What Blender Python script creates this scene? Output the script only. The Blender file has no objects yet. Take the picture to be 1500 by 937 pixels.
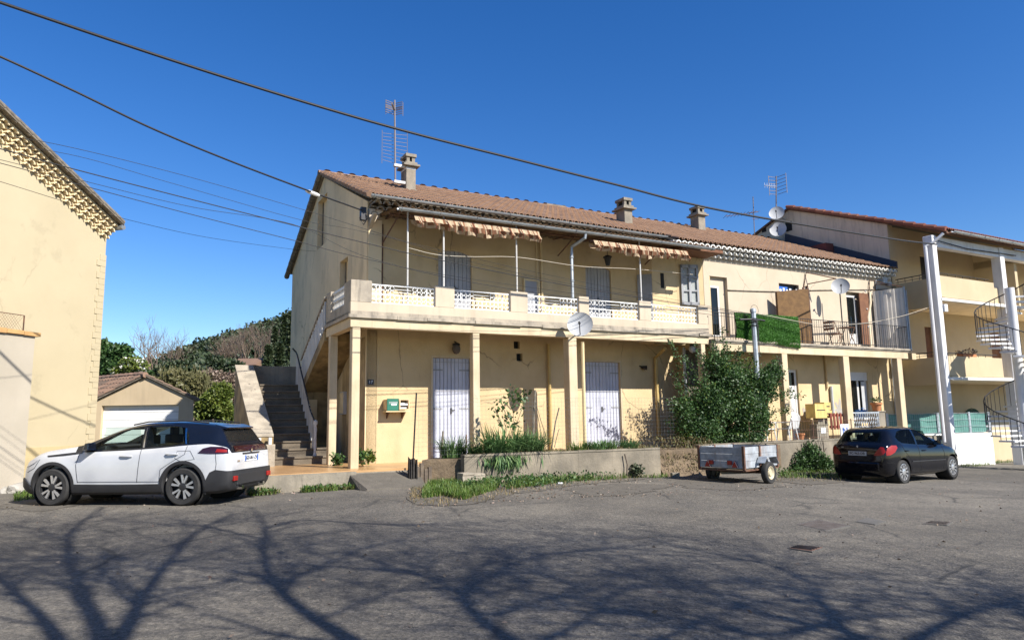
import bpy, bmesh, math, random
import numpy as np
from mathutils import Vector, Matrix
random.seed(7); RN = np.random.RandomState(11)
D = bpy.data; S = bpy.context.scene; COL = S.collection
rad = math.radians

# ------------------------------------------------------------------ camera model (also used to survey positions off the photo)
F = 1040.; CX, CY = 750., 468.5; HC = 1.6
PT, RL = rad(7.9), rad(0.9)
_f = Vector((0, math.cos(PT), math.sin(PT))); _r0 = Vector((1, 0, 0)); _u0 = Vector((0, -math.sin(PT), math.cos(PT)))
_r = _r0*math.cos(RL) - _u0*math.sin(RL); _u = _r0*math.sin(RL) + _u0*math.cos(RL)
def ray(px, py): return _f + _r*((px-CX)/F) - _u*((py-CY)/F)
def atD(px, py, dep):
    r = ray(px, py); t = dep/r.y; return Vector((r.x*t, r.y*t, HC+r.z*t))
def atZ(px, py, z):
    r = ray(px, py); t = (z-HC)/r.z; return Vector((r.x*t, r.y*t, z))
def gz(x, y=0):                                     # the yard falls gently to the right
    return .12 - .033*max(x, 0) if x < 30 else .12-.99
def atG(px, py):
    z = .1
    for i in range(8):
        p = atZ(px, py, z); z = gz(p.x)
    return p

class Fr:                                           # a building frame: u along the front, n outward, z up
    def __init__(s, o, deg):
        a = rad(deg); s.o = Vector((o[0], o[1])); s.u = Vector((math.sin(a), math.cos(a))); s.n = Vector((math.cos(a), -math.sin(a)))
    def __call__(s, u, n, z):
        p = s.o + s.u*u + s.n*n; return Vector((p.x, p.y, z))
    def loc(s, p):
        d = Vector((p[0], p[1])) - s.o; return Vector((d.dot(s.u), d.dot(s.n), p[2]))
    def on(s, px, py, n):                           # point of the plane n = const
        r = ray(px, py); q = s(0, n, 0); t = (s.n.x*q.x+s.n.y*q.y)/(r.x*s.n.x+r.y*s.n.y)
        l = s.loc((r.x*t, r.y*t, HC+r.z*t)); return l.x, l.z
    def onu(s, px, py, u):
        r = ray(px, py); q = s(u, 0, 0); t = (s.u.x*q.x+s.u.y*q.y)/(r.x*s.u.x+r.y*s.u.y)
        l = s.loc((r.x*t, r.y*t, HC+r.z*t)); return l.y, l.z
class World:
    def __call__(s, x, y, z): return Vector((x, y, z))
WD = World()
class Yaw:                                          # free standing object: x forward, y left, z up
    def __init__(s, o, d, z=0, up=None):
        s.o = Vector((o[0], o[1], z)); d = Vector((d[0], d[1], 0)).normalized(); s.x = d; s.y = Vector((-d.y, d.x, 0))
    def __call__(s, x, y, z): return s.o + s.x*x + s.y*y + Vector((0, 0, z))
G = Fr((-3.86, 18.66), 61.5)

# ------------------------------------------------------------------ object helpers
WL = {}
def tag(o, label=None, cat=None, group=None, kind=None):
    if label: o['label'] = label
    if cat: o['category'] = cat
    if group: o['group'] = group
    if kind: o['kind'] = kind
    return o
def thing(name, loc, label, cat, group=None):
    o = D.objects.new(name, None); COL.objects.link(o); o.location = loc; o.empty_display_size = .2
    WL[o.name] = Vector(loc); return tag(o, label, cat, group)
def link_mesh(name, me, mat, parent, loc=None):
    o = D.objects.new(name, me); COL.objects.link(o)
    if mat is not None: me.materials.append(mat)
    if parent is not None:
        o.parent = parent; WL[o.name] = WL[parent.name]
        me.transform(Matrix.Translation(-WL[parent.name]))
    else:
        if loc is None:
            if len(me.vertices):
                c = np.empty(len(me.vertices)*3); me.vertices.foreach_get('co', c); c = c.reshape(-1, 3)
                loc = Vector(((c[:, 0].min()+c[:, 0].max())/2, (c[:, 1].min()+c[:, 1].max())/2, c[:, 2].min()))
            else: loc = Vector((0, 0, 0))
        me.transform(Matrix.Translation(-Vector(loc))); o.location = loc; WL[o.name] = Vector(loc)
    return o

class MB:
    def __init__(s, fr=WD): s.fr = fr; s.v = []; s.f = []; s.r = []; s.cur = None
    def add(s, vs, fs, rnd=None):
        b = len(s.v); s.v += [s.fr(*p) for p in vs]; s.f += [[b+i for i in f] for f in fs]
        if rnd is None: rnd = s.cur if s.cur is not None else random.random()
        s.r += [rnd]*len(fs); return s
    def box(s, a0, a1, b0, b1, c0, c1, rnd=None):
        vs = [(a, b, c) for a in (a0, a1) for b in (b0, b1) for c in (c0, c1)]
        return s.add(vs, [(0, 1, 3, 2), (4, 6, 7, 5), (0, 4, 5, 1), (2, 3, 7, 6), (0, 2, 6, 4), (1, 5, 7, 3)], rnd)
    def hexa(s, p8, rnd=None):                      # bottom 4 then top 4
        return s.add(p8, [(0, 1, 2, 3), (4, 5, 6, 7), (0, 1, 5, 4), (1, 2, 6, 5), (2, 3, 7, 6), (3, 0, 4, 7)], rnd)
    def prism(s, poly, axis, a, b, rnd=None):       # poly in the two other axes, in order
        n = len(poly)
        def mk(p, t):
            return {0: (t, p[0], p[1]), 1: (p[0], t, p[1]), 2: (p[0], p[1], t)}[axis]
        vs = [mk(p, a) for p in poly]+[mk(p, b) for p in poly]
        return s.add(vs, [list(range(n)), list(range(n, 2*n))]+[(i, (i+1) % n, n+(i+1) % n, n+i) for i in range(n)], rnd)
    def tube(s, pts, r, seg=6, cap=True, rnd=None):
        P = [s.fr(*p) for p in pts]; rs = r if isinstance(r, (list, tuple)) else [r]*len(P)
        b = len(s.v); n = len(P); prev = None
        for i in range(n):
            t = (P[min(i+1, n-1)]-P[max(i-1, 0)])
            if t.length < 1e-9: t = Vector((0, 0, 1))
            t.normalize()
            if prev is None:
                a = t.orthogonal().normalized()
            else:
                a = (prev - t*prev.dot(t))
                if a.length < 1e-6: a = t.orthogonal()
                a.normalize()
            prev = a; c = t.cross(a)
            for k in range(seg):
                th = 2*math.pi*k/seg; s.v.append(P[i]+(a*math.cos(th)+c*math.sin(th))*rs[i])
        fs = [[b+i*seg+k, b+i*seg+(k+1) % seg, b+(i+1)*seg+(k+1) % seg, b+(i+1)*seg+k] for i in range(n-1) for k in range(seg)]
        if cap: fs += [[b+k for k in range(seg)][::-1], [b+(n-1)*seg+k for k in range(seg)]]
        if rnd is None: rnd = s.cur if s.cur is not None else random.random()
        s.f += fs; s.r += [rnd]*len(fs); return s
    def lathe(s, c, prof, seg=16, ax=(0, 0, 1), rnd=None, close=True):   # prof [(r,h)] about axis ax (local frame)
        C = s.fr(*c); A = (s.fr(c[0]+ax[0], c[1]+ax[1], c[2]+ax[2])-C).normalized(); X = A.orthogonal().normalized(); Y = A.cross(X)
        b = len(s.v); n = len(prof)
        for r, h in prof:
            for k in range(seg):
                th = 2*math.pi*k/seg; s.v.append(C+A*h+(X*math.cos(th)+Y*math.sin(th))*max(r, 1e-4))
        fs = [[b+i*seg+k, b+i*seg+(k+1) % seg, b+(i+1)*seg+(k+1) % seg, b+(i+1)*seg+k] for i in range(n-1) for k in range(seg)]
        if close: fs += [[b+k for k in range(seg)][::-1], [b+(n-1)*seg+k for k in range(seg)]]
        if rnd is None: rnd = s.cur if s.cur is not None else random.random()
        s.f += fs; s.r += [rnd]*len(fs); return s
    def ball(s, c, r, seg=10, sz=1.):
        k = 6; return s.lathe(c, [(r*math.sin(math.pi*i/k), -r*sz*math.cos(math.pi*i/k)) for i in range(k+1)], seg)
    def build(s, name, mat, parent=None, smooth=False, fix=True, loc=None, bevel=0):
        me = D.meshes.new(name); me.from_pydata(s.v, [], s.f); me.validate(clean_customdata=False)
        if len(me.polygons) == len(s.r):
            at = me.attributes.new('rnd', 'FLOAT', 'FACE'); at.data.foreach_set('value', s.r)
        if fix:
            bm = bmesh.new(); bm.from_mesh(me)
            if bevel: bmesh.ops.bevel(bm, geom=bm.edges[:], offset=bevel, segments=1, affect='EDGES', clamp_overlap=True)
            bmesh.ops.recalc_face_normals(bm, faces=bm.faces); bm.to_mesh(me); bm.free()
        if smooth:
            me.polygons.foreach_set('use_smooth', [True]*len(me.polygons))
            if smooth != 'all': me.set_sharp_from_angle(angle=rad(38))
        return link_mesh(name, me, mat, parent, loc)

def cut(o, mb, op='DIFFERENCE'):                    # boolean, applied
    c = mb.build('cutter', None); WL.pop(c.name, None)
    m = o.modifiers.new('b', 'BOOLEAN'); m.operation = op; m.object = c; m.solver = 'EXACT'
    bpy.context.view_layer.update()
    dg = bpy.context.evaluated_depsgraph_get(); me = D.meshes.new_from_object(o.evaluated_get(dg))
    o.modifiers.clear(); old = o.data; o.data = me; me.name = o.name
    D.objects.remove(c); return o

def text_mb(txt, size, bold=False):
    c = D.curves.new('t', 'FONT'); c.body = txt; c.size = size; c.align_x = 'CENTER'; c.align_y = 'CENTER'; c.extrude = .002; c.resolution_u = 2
    if bold: c.offset = size*.02
    o = D.objects.new('t', c); COL.objects.link(o); bpy.context.view_layer.update()
    me = D.meshes.new_from_object(o.evaluated_get(bpy.context.evaluated_depsgraph_get()))
    vs = [tuple(v.co) for v in me.vertices]; fs = [tuple(p.vertices) for p in me.polygons]
    D.objects.remove(o); D.meshes.remove(me); return vs, fs
def put_text(mb, txt, size, P, R, U, bold=False, off=.004):   # P centre, R right, U up (world vectors)
    vs, fs = text_mb(txt, size, bold); N = R.cross(U); fr = mb.fr; mb.fr = WD
    mb.add([tuple(P+R*v[0]+U*v[1]+N*(v[2]+off)) for v in vs], fs); mb.fr = fr

# ------------------------------------------------------------------ materials
def lin(c): return tuple(c)+(1,)
class NT:
    def __init__(s, name):
        s.m = D.materials.new(name); s.m.use_nodes = True; s.t = s.m.node_tree; s.n = s.t.nodes; s.b = s.n['Principled BSDF']; s.geo = s.n.new('ShaderNodeNewGeometry')
    def lk(s, a, b): s.t.links.new(a, b)
    def pos(s, sc=(1, 1, 1)):
        m = s.n.new('ShaderNodeMapping'); m.inputs['Scale'].default_value = sc; s.lk(s.geo.outputs['Position'], m.inputs[0]); return m.outputs[0]
    def noise(s, scale, detail=4, sc=(1, 1, 1), rough=.55):
        n = s.n.new('ShaderNodeTexNoise'); n.inputs['Scale'].default_value = scale; n.inputs['Detail'].default_value = detail; n.inputs['Roughness'].default_value = rough
        s.lk(s.pos(sc), n.inputs['Vector']); return n.outputs['Fac']
    def ramp(s, fac, stops):
        r = s.n.new('ShaderNodeValToRGB'); e = r.color_ramp.elements
        while len(e) < len(stops): e.new(.5)
        for i, (p, c) in enumerate(stops): e[i].position = p; e[i].color = lin(c) if len(c) == 3 else c
        s.lk(fac, r.inputs[0]); return r.outputs[0]
    def mix(s, fac, a, b, mode='MIX'):
        m = s.n.new('ShaderNodeMix'); m.data_type = 'RGBA'; m.blend_type = mode
        for sock, v in ((m.inputs[0], fac), (m.inputs[6], a), (m.inputs[7], b)):
            if isinstance(v, (int, float)): sock.default_value = v
            elif isinstance(v, tuple): sock.default_value = lin(v) if len(v) == 3 else v
            else: s.lk(v, sock)
        return m.outputs[2]
    def bump(s, h, st, dist=.02):
        b = s.n.new('ShaderNodeBump'); b.inputs['Strength'].default_value = st; b.inputs['Distance'].default_value = dist; s.lk(h, b.inputs['Height']); s.lk(b.outputs[0], s.b.inputs['Normal'])
    def attr(s, nm='rnd'):
        a = s.n.new('ShaderNodeAttribute'); a.attribute_name = nm; return a.outputs['Fac']
    def setp(s, **k):
        for a, v in k.items(): s.b.inputs[a.replace('_', ' ')].default_value = v
def M(name, c1, c2=None, scale=1.5, rough=.85, bump=0., bs=60, streak=0., scol=(.08, .07, .05), ssc=(3, 3, .35), metal=0., fine=0., attr=None, lo=.35, hi=.65, spec=None, peel=None, crack=0):
    t = NT(name); t.setp(Roughness=rough, Metallic=metal)
    if spec is not None: t.b.inputs['Specular IOR Level'].default_value = spec
    col = None
    if attr: col = t.ramp(t.attr(), [(i/(len(attr)-1), c) for i, c in enumerate(attr)])
    if c2 is None: c2 = tuple(x*.86 for x in c1)
    base = t.ramp(t.noise(scale, 6), [(lo, c2), (hi, c1)])
    col = base if col is None else t.mix(.35, col, base)
    if fine: col = t.mix(fine, col, t.ramp(t.noise(90, 3), [(.3, tuple(x*.55 for x in c1)), (.7, tuple(min(x*1.35, .95) for x in c1))]))
    if streak:
        f = t.ramp(t.noise(1.6, 7, ssc, .65), [(.50, (0, 0, 0)), (.72, (streak,)*3)])
        col = t.mix(f, col, scol)
    if peel:
        f = t.ramp(t.noise(peel[1], 6, (1, 1, 1), .7), [(peel[2], (0, 0, 0)), (peel[2]+.03, (1, 1, 1))]); col = t.mix(f, col, peel[0])
    if crack:
        cv = t.n.new('ShaderNodeTexVoronoi'); cv.feature = 'DISTANCE_TO_EDGE'; cv.inputs['Scale'].default_value = .75
        nn = t.n.new('ShaderNodeTexNoise'); nn.inputs['Scale'].default_value = 2.2; nn.inputs['Detail'].default_value = 7; mp = t.pos((1, 1, .6)); t.lk(mp, nn.inputs['Vector'])
        t.lk(t.mix(.35, mp, nn.outputs['Color'], 'ADD'), cv.inputs['Vector']); ck = t.ramp(cv.outputs['Distance'], [(.0, (crack,)*3), (.011, (0, 0, 0))])
        mk = t.ramp(t.noise(.55, 3), [(.52, (0, 0, 0)), (.60, (1, 1, 1))]); col = t.mix(t.mix(1., ck, mk, 'MULTIPLY'), col, tuple(x*.35 for x in c1))
        pt = t.ramp(t.noise(.8, 5, (1, 1, 1), .7), [(.60, (0, 0, 0)), (.66, (.35,)*3)]); col = t.mix(pt, col, tuple(x*.72 for x in c1))
    t.lk(col, t.b.inputs['Base Color'])
    if bump: t.bump(t.noise(bs, 4), bump)
    return t.m

MT = {}
MT['stucco'] = M('stucco_cream', (.56, .435, .255), (.47, .355, .195), .9, bump=.25, bs=35, streak=.25, scol=(.26, .19, .11), ssc=(1.2, 1.2, .6), peel=((.46, .34, .19), 2.4, .705), crack=.9)
MT['stucco_old'] = M('stucco_stained', (.55, .41, .22), (.30, .22, .12), 1.3, bump=.35, bs=30, streak=.8, scol=(.10, .075, .045), peel=((.62, .55, .42), 2.2, .66))
MT['trim'] = M('trim_cream', (.78, .66, .46), (.68, .56, .38), 1.2, bump=.15, bs=35, streak=.35, scol=(.30, .24, .16))
MT['column'] = M('column_cream', (.56, .46, .31), (.46, .37, .24), 1.5, bump=.2, bs=30, streak=.4, scol=(.26, .2, .13), peel=((.38, .33, .26), 3.5, .67))
MT['parapet'] = M('parapet_cream', (.50, .42, .315), (.42, .35, .26), .8, bump=.12, bs=30, streak=.3, scol=(.26, .22, .17))
MT['parapet_dirty'] = M('parapet_weathered', (.40, .345, .265), (.24, .21, .17), 1.8, bump=.3, bs=25, streak=.8, scol=(.09, .08, .065))
MT['gable'] = M('gable_render', (.74, .58, .35), (.60, .47, .28), .5, bump=.2, bs=30, streak=.5, scol=(.19, .155, .115), ssc=(.9, .9, .35), peel=((.16, .135, .105), 1.6, .69), crack=1.)
MT['wing'] = M('stucco_pale', (.475, .40, .30), (.42, .35, .26), .9, bump=.2, bs=35, streak=.2, scol=(.36, .3, .22), ssc=(1.5, 1.5, .7), crack=.6)
MT['lefth'] = M('stucco_lemon', (.435, .372, .245), (.405, .345, .225), .7, bump=.2, bs=45, streak=.10, scol=(.42, .35, .23), ssc=(1, 1, .6), crack=.25)
MT['leftb'] = M('stucco_plinth', (.46, .37, .205), (.40, .32, .175), 1.2, bump=.3, bs=25, streak=.4)
MT['annex'] = M('render_offwhite', (.40, .355, .285), (.35, .31, .245), .8, bump=.15, bs=30, streak=.3, scol=(.36, .32, .26))
MT['garage'] = M('render_beige', (.52, .41, .265), (.46, .36, .23), .8, bump=.15, streak=.3, scol=(.3, .24, .17))
MT['rbld'] = M('stucco_warm', (.475, .385, .245), (.43, .345, .215), .7, bump=.15, streak=.2, scol=(.34, .25, .15), ssc=(1.3, 1.3, .6))
MT['rgable'] = M('render_grey', (.60, .51, .39), (.52, .44, .33), .8, bump=.15, streak=.5, scol=(.16, .14, .12))
MT['white'] = M('white_paint', (.60, .59, .57), (.50, .49, .47), 2, rough=.5, streak=.3, scol=(.36, .33, .28))
MT['whitewall'] = M('white_wall', (.82, .82, .80), (.76, .76, .74), 1.2, bump=.1, streak=.15, scol=(.45, .42, .36))
MT['pillar'] = M('pillar_white', (.66, .66, .66), (.55, .55, .56), 1.2, streak=.4, scol=(.32, .32, .32))
MT['conc'] = M('concrete_old', (.27, .235, .18), (.14, .125, .10), 2.2, bump=.5, bs=22, streak=.7, scol=(.10, .09, .07), ssc=(3, 3, .5), fine=.25)
MT['conc2'] = M('concrete_wall', (.26, .222, .165), (.115, .10, .075), 1.6, bump=.5, bs=18, streak=.75, scol=(.13, .115, .09), ssc=(4, 4, .4), fine=.2)
MT['concrough'] = M('concrete_cracked', (.38, .33, .255), (.19, .165, .13), 3.2, bump=.7, bs=14, fine=.35, peel=((.10, .09, .07), 4.5, .63))
MT['step'] = M('step_stone', (.15, .12, .085), (.075, .06, .043), 3, bump=.4, bs=20, fine=.3, streak=.3)
MT['brownstain'] = M('wall_brown_stain', (.36, .26, .12), (.13, .09, .045), 2.0, bump=.3, bs=20, streak=.8, scol=(.09, .065, .03), ssc=(2, 2, .3))
MT['stonegrey'] = M('chimney_render', (.26, .225, .175), (.17, .15, .12), 3, bump=.4, streak=.4)
MT['tile'] = M('roof_tiles', (.27, .16, .095), (.16, .095, .065), 1.2, rough=.9, bump=.3, bs=40, attr=[(.20, .11, .065), (.27, .155, .09), (.15, .09, .06), (.30, .19, .125), (.23, .135, .085)])
MT['tilered'] = M('roof_tiles_red', (.24, .085, .055), (.15, .06, .04), 2, attr=[(.25, .085, .055), (.17, .065, .045), (.30, .14, .09)])
MT['tilelichen'] = M('roof_tiles_mossy', (.26, .17, .115), (.10, .075, .055), 3, attr=[(.22, .13, .09), (.34, .2, .13), (.13, .095, .07), (.28, .17, .12)])
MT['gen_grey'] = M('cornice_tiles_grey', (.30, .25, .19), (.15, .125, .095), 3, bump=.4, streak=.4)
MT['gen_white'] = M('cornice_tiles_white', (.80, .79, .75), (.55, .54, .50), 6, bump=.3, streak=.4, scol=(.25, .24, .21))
MT['gen_cream'] = M('cornice_tiles_cream', (.76, .63, .40), (.62, .50, .30), 4, bump=.2)
MT['zinc'] = M('zinc', (.40, .43, .45), (.28, .30, .32), 3, rough=.45, metal=.6)
MT['galv'] = M('galvanised', (.46, .50, .54), (.34, .37, .40), 8, rough=.5, metal=.45)
MT['pvc'] = M('pipe_grey', (.42, .44, .45), None, 4, rough=.5)
MT['pipecream'] = M('pipe_cream', (.62, .49, .27), None, 3, rough=.6)
MT['yellowpipe'] = M('pipe_ochre', (.46, .33, .12), None, 3, rough=.5)
MT['shutter'] = M('shutter_lilac', (.50, .515, .60), (.43, .445, .53), 3, rough=.6, streak=.25, scol=(.26, .26, .30))
MT['shutterg'] = M('shutter_grey', (.32, .325, .345), (.26, .265, .28), 3, rough=.65, streak=.3, scol=(.13, .13, .13))
MT['dark'] = M('dark_metal', (.025, .025, .028), None, 5, rough=.5, metal=.3)
MT['rust'] = M('rusty_metal', (.16, .075, .04), (.07, .04, .03), 8, rough=.85)
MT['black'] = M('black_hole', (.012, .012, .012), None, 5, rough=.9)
MT['cable'] = M('cable_black', (.012, .012, .014), None, 5, rough=.6)
MT['cablew'] = M('cable_pale', (.45, .40, .32), None, 5, rough=.6)
MT['dish'] = M('dish_grey', (.42, .43, .44), (.36, .37, .38), 4, rough=.45)
MT['alu'] = M('aluminium', (.55, .55, .56), None, 5, rough=.35, metal=.8)
MT['mast'] = M('weathered_mast', (.20, .17, .16), None, 5, rough=.6, metal=.3)
MT['charred'] = M('charred_wood', (.035, .03, .026), (.015, .013, .012), 12, rough=.9, bump=.6)
MT['grit'] = M('grit', (.115, .102, .083), (.065, .058, .047), 5, rough=.95, bump=.8, bs=40, fine=.5)
MT['board'] = M('brown_board', (.22, .12, .045), (.11, .06, .025), 9, bump=.3, fine=.4)
MT['turf'] = M('artificial_turf', (.055, .17, .02), (.02, .075, .01), 30, bump=1, bs=200)
MT['wood'] = M('raw_wood', (.32, .23, .14), (.22, .15, .09), 6, bump=.3)
MT['woodgrey'] = M('weathered_wood', (.20, .17, .13), (.10, .085, .065), 7, bump=.4)
MT['redwood'] = M('red_brown_wood', (.20, .05, .03), None, 7)
MT['brownwood'] = M('brown_wood', (.17, .075, .035), (.12, .05, .025), 7)
MT['green'] = M('green_screen', (.10, .25, .22), (.075, .20, .175), 6, rough=.7, fine=.3)
MT['greenbox'] = M('green_box', (.02, .15, .10), None, 4, rough=.4)
MT['cardboard'] = M('box_beige', (.60, .46, .28), (.5, .38, .22), 6)
MT['yellowbox'] = M('box_yellow', (.62, .47, .16), (.52, .38, .13), 5, rough=.6, streak=.4)
MT['blue'] = M('blue_plastic', (.03, .16, .5), None, 5, rough=.35)
MT['orange'] = M('terracotta', (.42, .17, .07), None, 5)
MT['plasticw'] = M('white_plastic', (.75, .75, .74), None, 5, rough=.4)
MT['plasticg'] = M('green_plastic', (.02, .09, .05), None, 5, rough=.4)
MT['sheet'] = M('corrugated_sheet', (.60, .56, .50), (.50, .46, .40), 2, rough=.6, streak=.35, scol=(.34, .3, .25))
MT['sheetunder'] = M('veranda_sheet', (.16, .095, .045), (.09, .055, .03), 4, rough=.8)
MT['soil'] = M('soil', (.16, .115, .07), (.09, .065, .04), 5, bump=1, bs=15, fine=.3)
MT['tilefloor'] = M('terrace_tiles', (.46, .28, .13), (.34, .2, .09), 1.2, rough=.32, bump=.05, streak=.0)
MT['rock'] = M('limestone', (.36, .34, .30), (.22, .205, .18), 4, bump=.8, bs=9)
MT['plank'] = M('plank_edge', (.50, .30, .12), (.40, .23, .09), 4)
MT['iron'] = M('iron_cover', (.11, .095, .085), (.07, .055, .045), 6, rough=.75, bump=.5, bs=50)
MT['ironrust'] = M('rusty_cover', (.17, .085, .055), (.09, .05, .035), 9, rough=.85)
MT['paper'] = M('plate_white', (.75, .77, .80), None, 3, rough=.4)
MT['plateblue'] = M('plate_blue', (.03, .12, .45), None, 3, rough=.4)
MT['inkdark'] = M('ink_dark', (.02, .02, .03), None, 3, rough=.5)
MT['flower'] = M('flower_white', (.75, .74, .68), None, 5)
def leafm(name, cols, rough=.55, tr=.25):
    t = NT(name); t.setp(Roughness=rough); c = t.ramp(t.attr(), [(i/(len(cols)-1), x) for i, x in enumerate(cols)])
    c = t.mix(t.ramp(t.noise(1.7, 2), [(.35, (0, 0, 0)), (.65, (.45,)*3)]), c, cols[0]); t.lk(c, t.b.inputs['Base Color'])
    tl = t.n.new('ShaderNodeBsdfTranslucent'); t.lk(c, tl.inputs['Color']); mx = t.n.new('ShaderNodeMixShader'); mx.inputs[0].default_value = tr
    out = t.n['Material Output']; t.lk(t.b.outputs[0], mx.inputs[1]); t.lk(tl.outputs[0], mx.inputs[2]); t.lk(mx.outputs[0], out.inputs['Surface']); return t.m
MT['leaf'] = leafm('leaves_green', [(.018, .045, .012), (.035, .085, .018), (.06, .13, .03), (.10, .18, .05)])
MT['leafdark'] = leafm('leaves_dark', [(.014, .028, .012), (.028, .048, .018), (.045, .065, .022), (.075, .085, .033)], tr=.12)
MT['leafyel'] = leafm('leaves_yellowgreen', [(.06, .10, .012), (.11, .15, .02), (.15, .19, .03), (.20, .22, .05)])
MT['leafolive'] = leafm('leaves_olive', [(.09, .09, .035), (.14, .13, .05), (.20, .18, .08), (.11, .12, .04)])
MT['leafbrown'] = leafm('twigs_brown', [(.13, .095, .065), (.20, .15, .11), (.26, .2, .15), (.17, .10, .08)], tr=.1)
MT['daff'] = leafm('leaf_blades', [(.045, .10, .035), (.08, .17, .055), (.13, .24, .075), (.22, .31, .11)])
MT['grass'] = leafm('grass_blades', [(.05, .10, .014), (.085, .16, .02), (.13, .21, .03), (.20, .22, .07)])
MT['dry'] = leafm('dry_grass', [(.20, .15, .07), (.28, .21, .10), (.16, .12, .06), (.12, .14, .05)])
MT['bark'] = M('bark', (.15, .115, .08), (.08, .06, .045), 6, bump=.6, bs=20)
MT['barkpale'] = M('bark_pale', (.30, .25, .20), (.2, .165, .13), 6)
MT['rubber'] = M('rubber', (.028, .027, .026), (.018, .018, .018), 9, rough=.8)
MT['plastic'] = M('black_plastic', (.022, .022, .024), None, 9, rough=.6)
MT['rim'] = M('rim_silver', (.55, .55, .56), None, 9, rough=.3, metal=.7)
MT['rimdark'] = M('rim_dark', (.02, .02, .022), None, 9, rough=.4)
MT['creamrim'] = M('rim_cream', (.50, .44, .30), None, 9, rough=.6)
def paint(name, c, rough=.18, coat=.8, met=0, fl=.0):
    t = NT(name); t.setp(Roughness=rough, Metallic=met); t.b.inputs['Coat Weight'].default_value = coat; t.b.inputs['Coat Roughness'].default_value = .04
    t.lk(t.ramp(t.noise(2.5, 5), [(.3, tuple(x*.90 for x in c)), (.7, c)]), t.b.inputs['Base Color'])
    t.lk(t.ramp(t.noise(14, 5), [(.35, (rough,)*3), (.7, (rough+.05,)*3)]), t.b.inputs['Roughness']); return t.m
MT['carwhite'] = paint('paint_white', (.50, .51, .525), .3)
MT['carblack'] = paint('paint_black', (.004, .0045, .007), .06, .3)
MT['carblack'].node_tree.nodes['Principled BSDF'].inputs['Specular IOR Level'].default_value = .32
MT['carnavy'] = paint('paint_roof_black', (.006, .008, .014), .12, .3)
MT['lampred'] = paint('lens_red', (.27, .007, .005), .35, .0)
MT['lampdark'] = paint('lens_dark', (.03, .006, .008), .1)
MT['lampclear'] = paint('lens_clear', (.5, .5, .52), .1)
MT['chrome'] = M('chrome', (.7, .7, .7), None, 5, rough=.12, metal=1)
def glassm(name, tint=(.55, .65, .62), f=.62, rough=.02, base=(.01, .012, .012)):
    t = NT(name); t.setp(Roughness=rough); t.b.inputs['Base Color'].default_value = lin(base); t.b.inputs['Specular IOR Level'].default_value = .6
    tr = t.n.new('ShaderNodeBsdfTransparent'); tr.inputs[0].default_value = lin(tint); mx = t.n.new('ShaderNodeMixShader'); mx.inputs[0].default_value = f
    t.lk(t.b.outputs[0], mx.inputs[1]); t.lk(tr.outputs[0], mx.inputs[2]); t.lk(mx.outputs[0], t.n['Material Output'].inputs['Surface']); return t.m
MT['glass'] = glassm('window_glass', f=.35)
MT['carglass'] = glassm('car_glass', tint=(.75, .86, .82), f=.86)
MT['cargdark'] = glassm('car_glass_dark', f=.25)
MT['clearglass'] = glassm('clear_glass', tint=(.95, .96, .96), f=.85)
MT['tint'] = paint('privacy_glass', (.008, .009, .010), .25, .1)
MT['tint'].node_tree.nodes['Principled BSDF'].inputs['Specular IOR Level'].default_value = .25
MT['bare'] = M('bare_cement', (.36, .34, .30), (.28, .26, .23), 6)
def mat_asphalt():
    t = NT('asphalt'); t.setp(Roughness=.92)
    big = t.ramp(t.noise(.16, 6, (1, 1, 1), .6), [(.34, (.076, .069, .059)), (.5, (.106, .097, .084)), (.66, (.150, .138, .118))])
    mid = t.ramp(t.noise(1.1, 7, (1, 1, 1), .65), [(.32, (.62, .62, .62)), (.64, (1.18, 1.15, 1.08))])
    col = t.mix(.8, big, mid, 'MULTIPLY')
    col = t.mix(.7, col, t.ramp(t.noise(16, 4, (1, 1, 1), .7), [(.36, (.68,)*3), (.62, (1.26, 1.24, 1.2))]), 'MULTIPLY'); v = t.n.new('ShaderNodeTexVoronoi'); v.inputs['Scale'].default_value = 38; t.lk(t.geo.outputs['Position'], v.inputs['Vector'])
    g = t.ramp(v.outputs['Color'], [(.0, (.45, .45, .45)), (.55, (1, 1, 1)), (1, (1.9, 1.85, 1.75))]); col = t.mix(.75, col, g, 'MULTIPLY')
    col = t.mix(t.ramp(t.noise(130, 2), [(.60, (0, 0, 0)), (.68, (.5, .5, .5))]), col, (.42, .40, .36))
    # cracks
    cv = t.n.new('ShaderNodeTexVoronoi'); cv.feature = 'DISTANCE_TO_EDGE'; cv.inputs['Scale'].default_value = .38
    nn = t.n.new('ShaderNodeTexNoise'); nn.inputs['Scale'].default_value = 1.3; nn.inputs['Detail'].default_value = 6
    mp = t.pos(); t.lk(mp, nn.inputs['Vector']); ad = t.mix(.28, mp, nn.outputs['Color'], 'ADD'); t.lk(ad, cv.inputs['Vector'])
    ck = t.ramp(cv.outputs['Distance'], [(.0, (.9,)*3), (.016, (0, 0, 0))]); mk = t.ramp(t.noise(.3, 3), [(.52, (0, 0, 0)), (.58, (1, 1, 1))])
    col = t.mix(t.mix(1., ck, mk, 'MULTIPLY'), col, (.035, .033, .03))
    st = t.ramp(t.noise(.45, 5, (1, 1, 1), .7), [(.62, (0, 0, 0)), (.70, (.5,)*3)]); col = t.mix(st, col, (.085, .08, .072))
    t.lk(col, t.b.inputs['Base Color']); t.bump(v.outputs['Distance'], .55, .012); return t.m
MT['asphalt'] = mat_asphalt()
MT['asphpatch'] = M('asphalt_patch', (.115, .11, .10), (.085, .08, .075), 3, rough=.95, bump=.6, bs=60, fine=.4)
MT['ground'] = M('dirt_grass', (.16, .15, .075), (.10, .11, .045), .5, bump=.6, bs=8)
MT['hill'] = M('hill_ground', (.07, .075, .04), (.045, .05, .028), .05)
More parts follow.
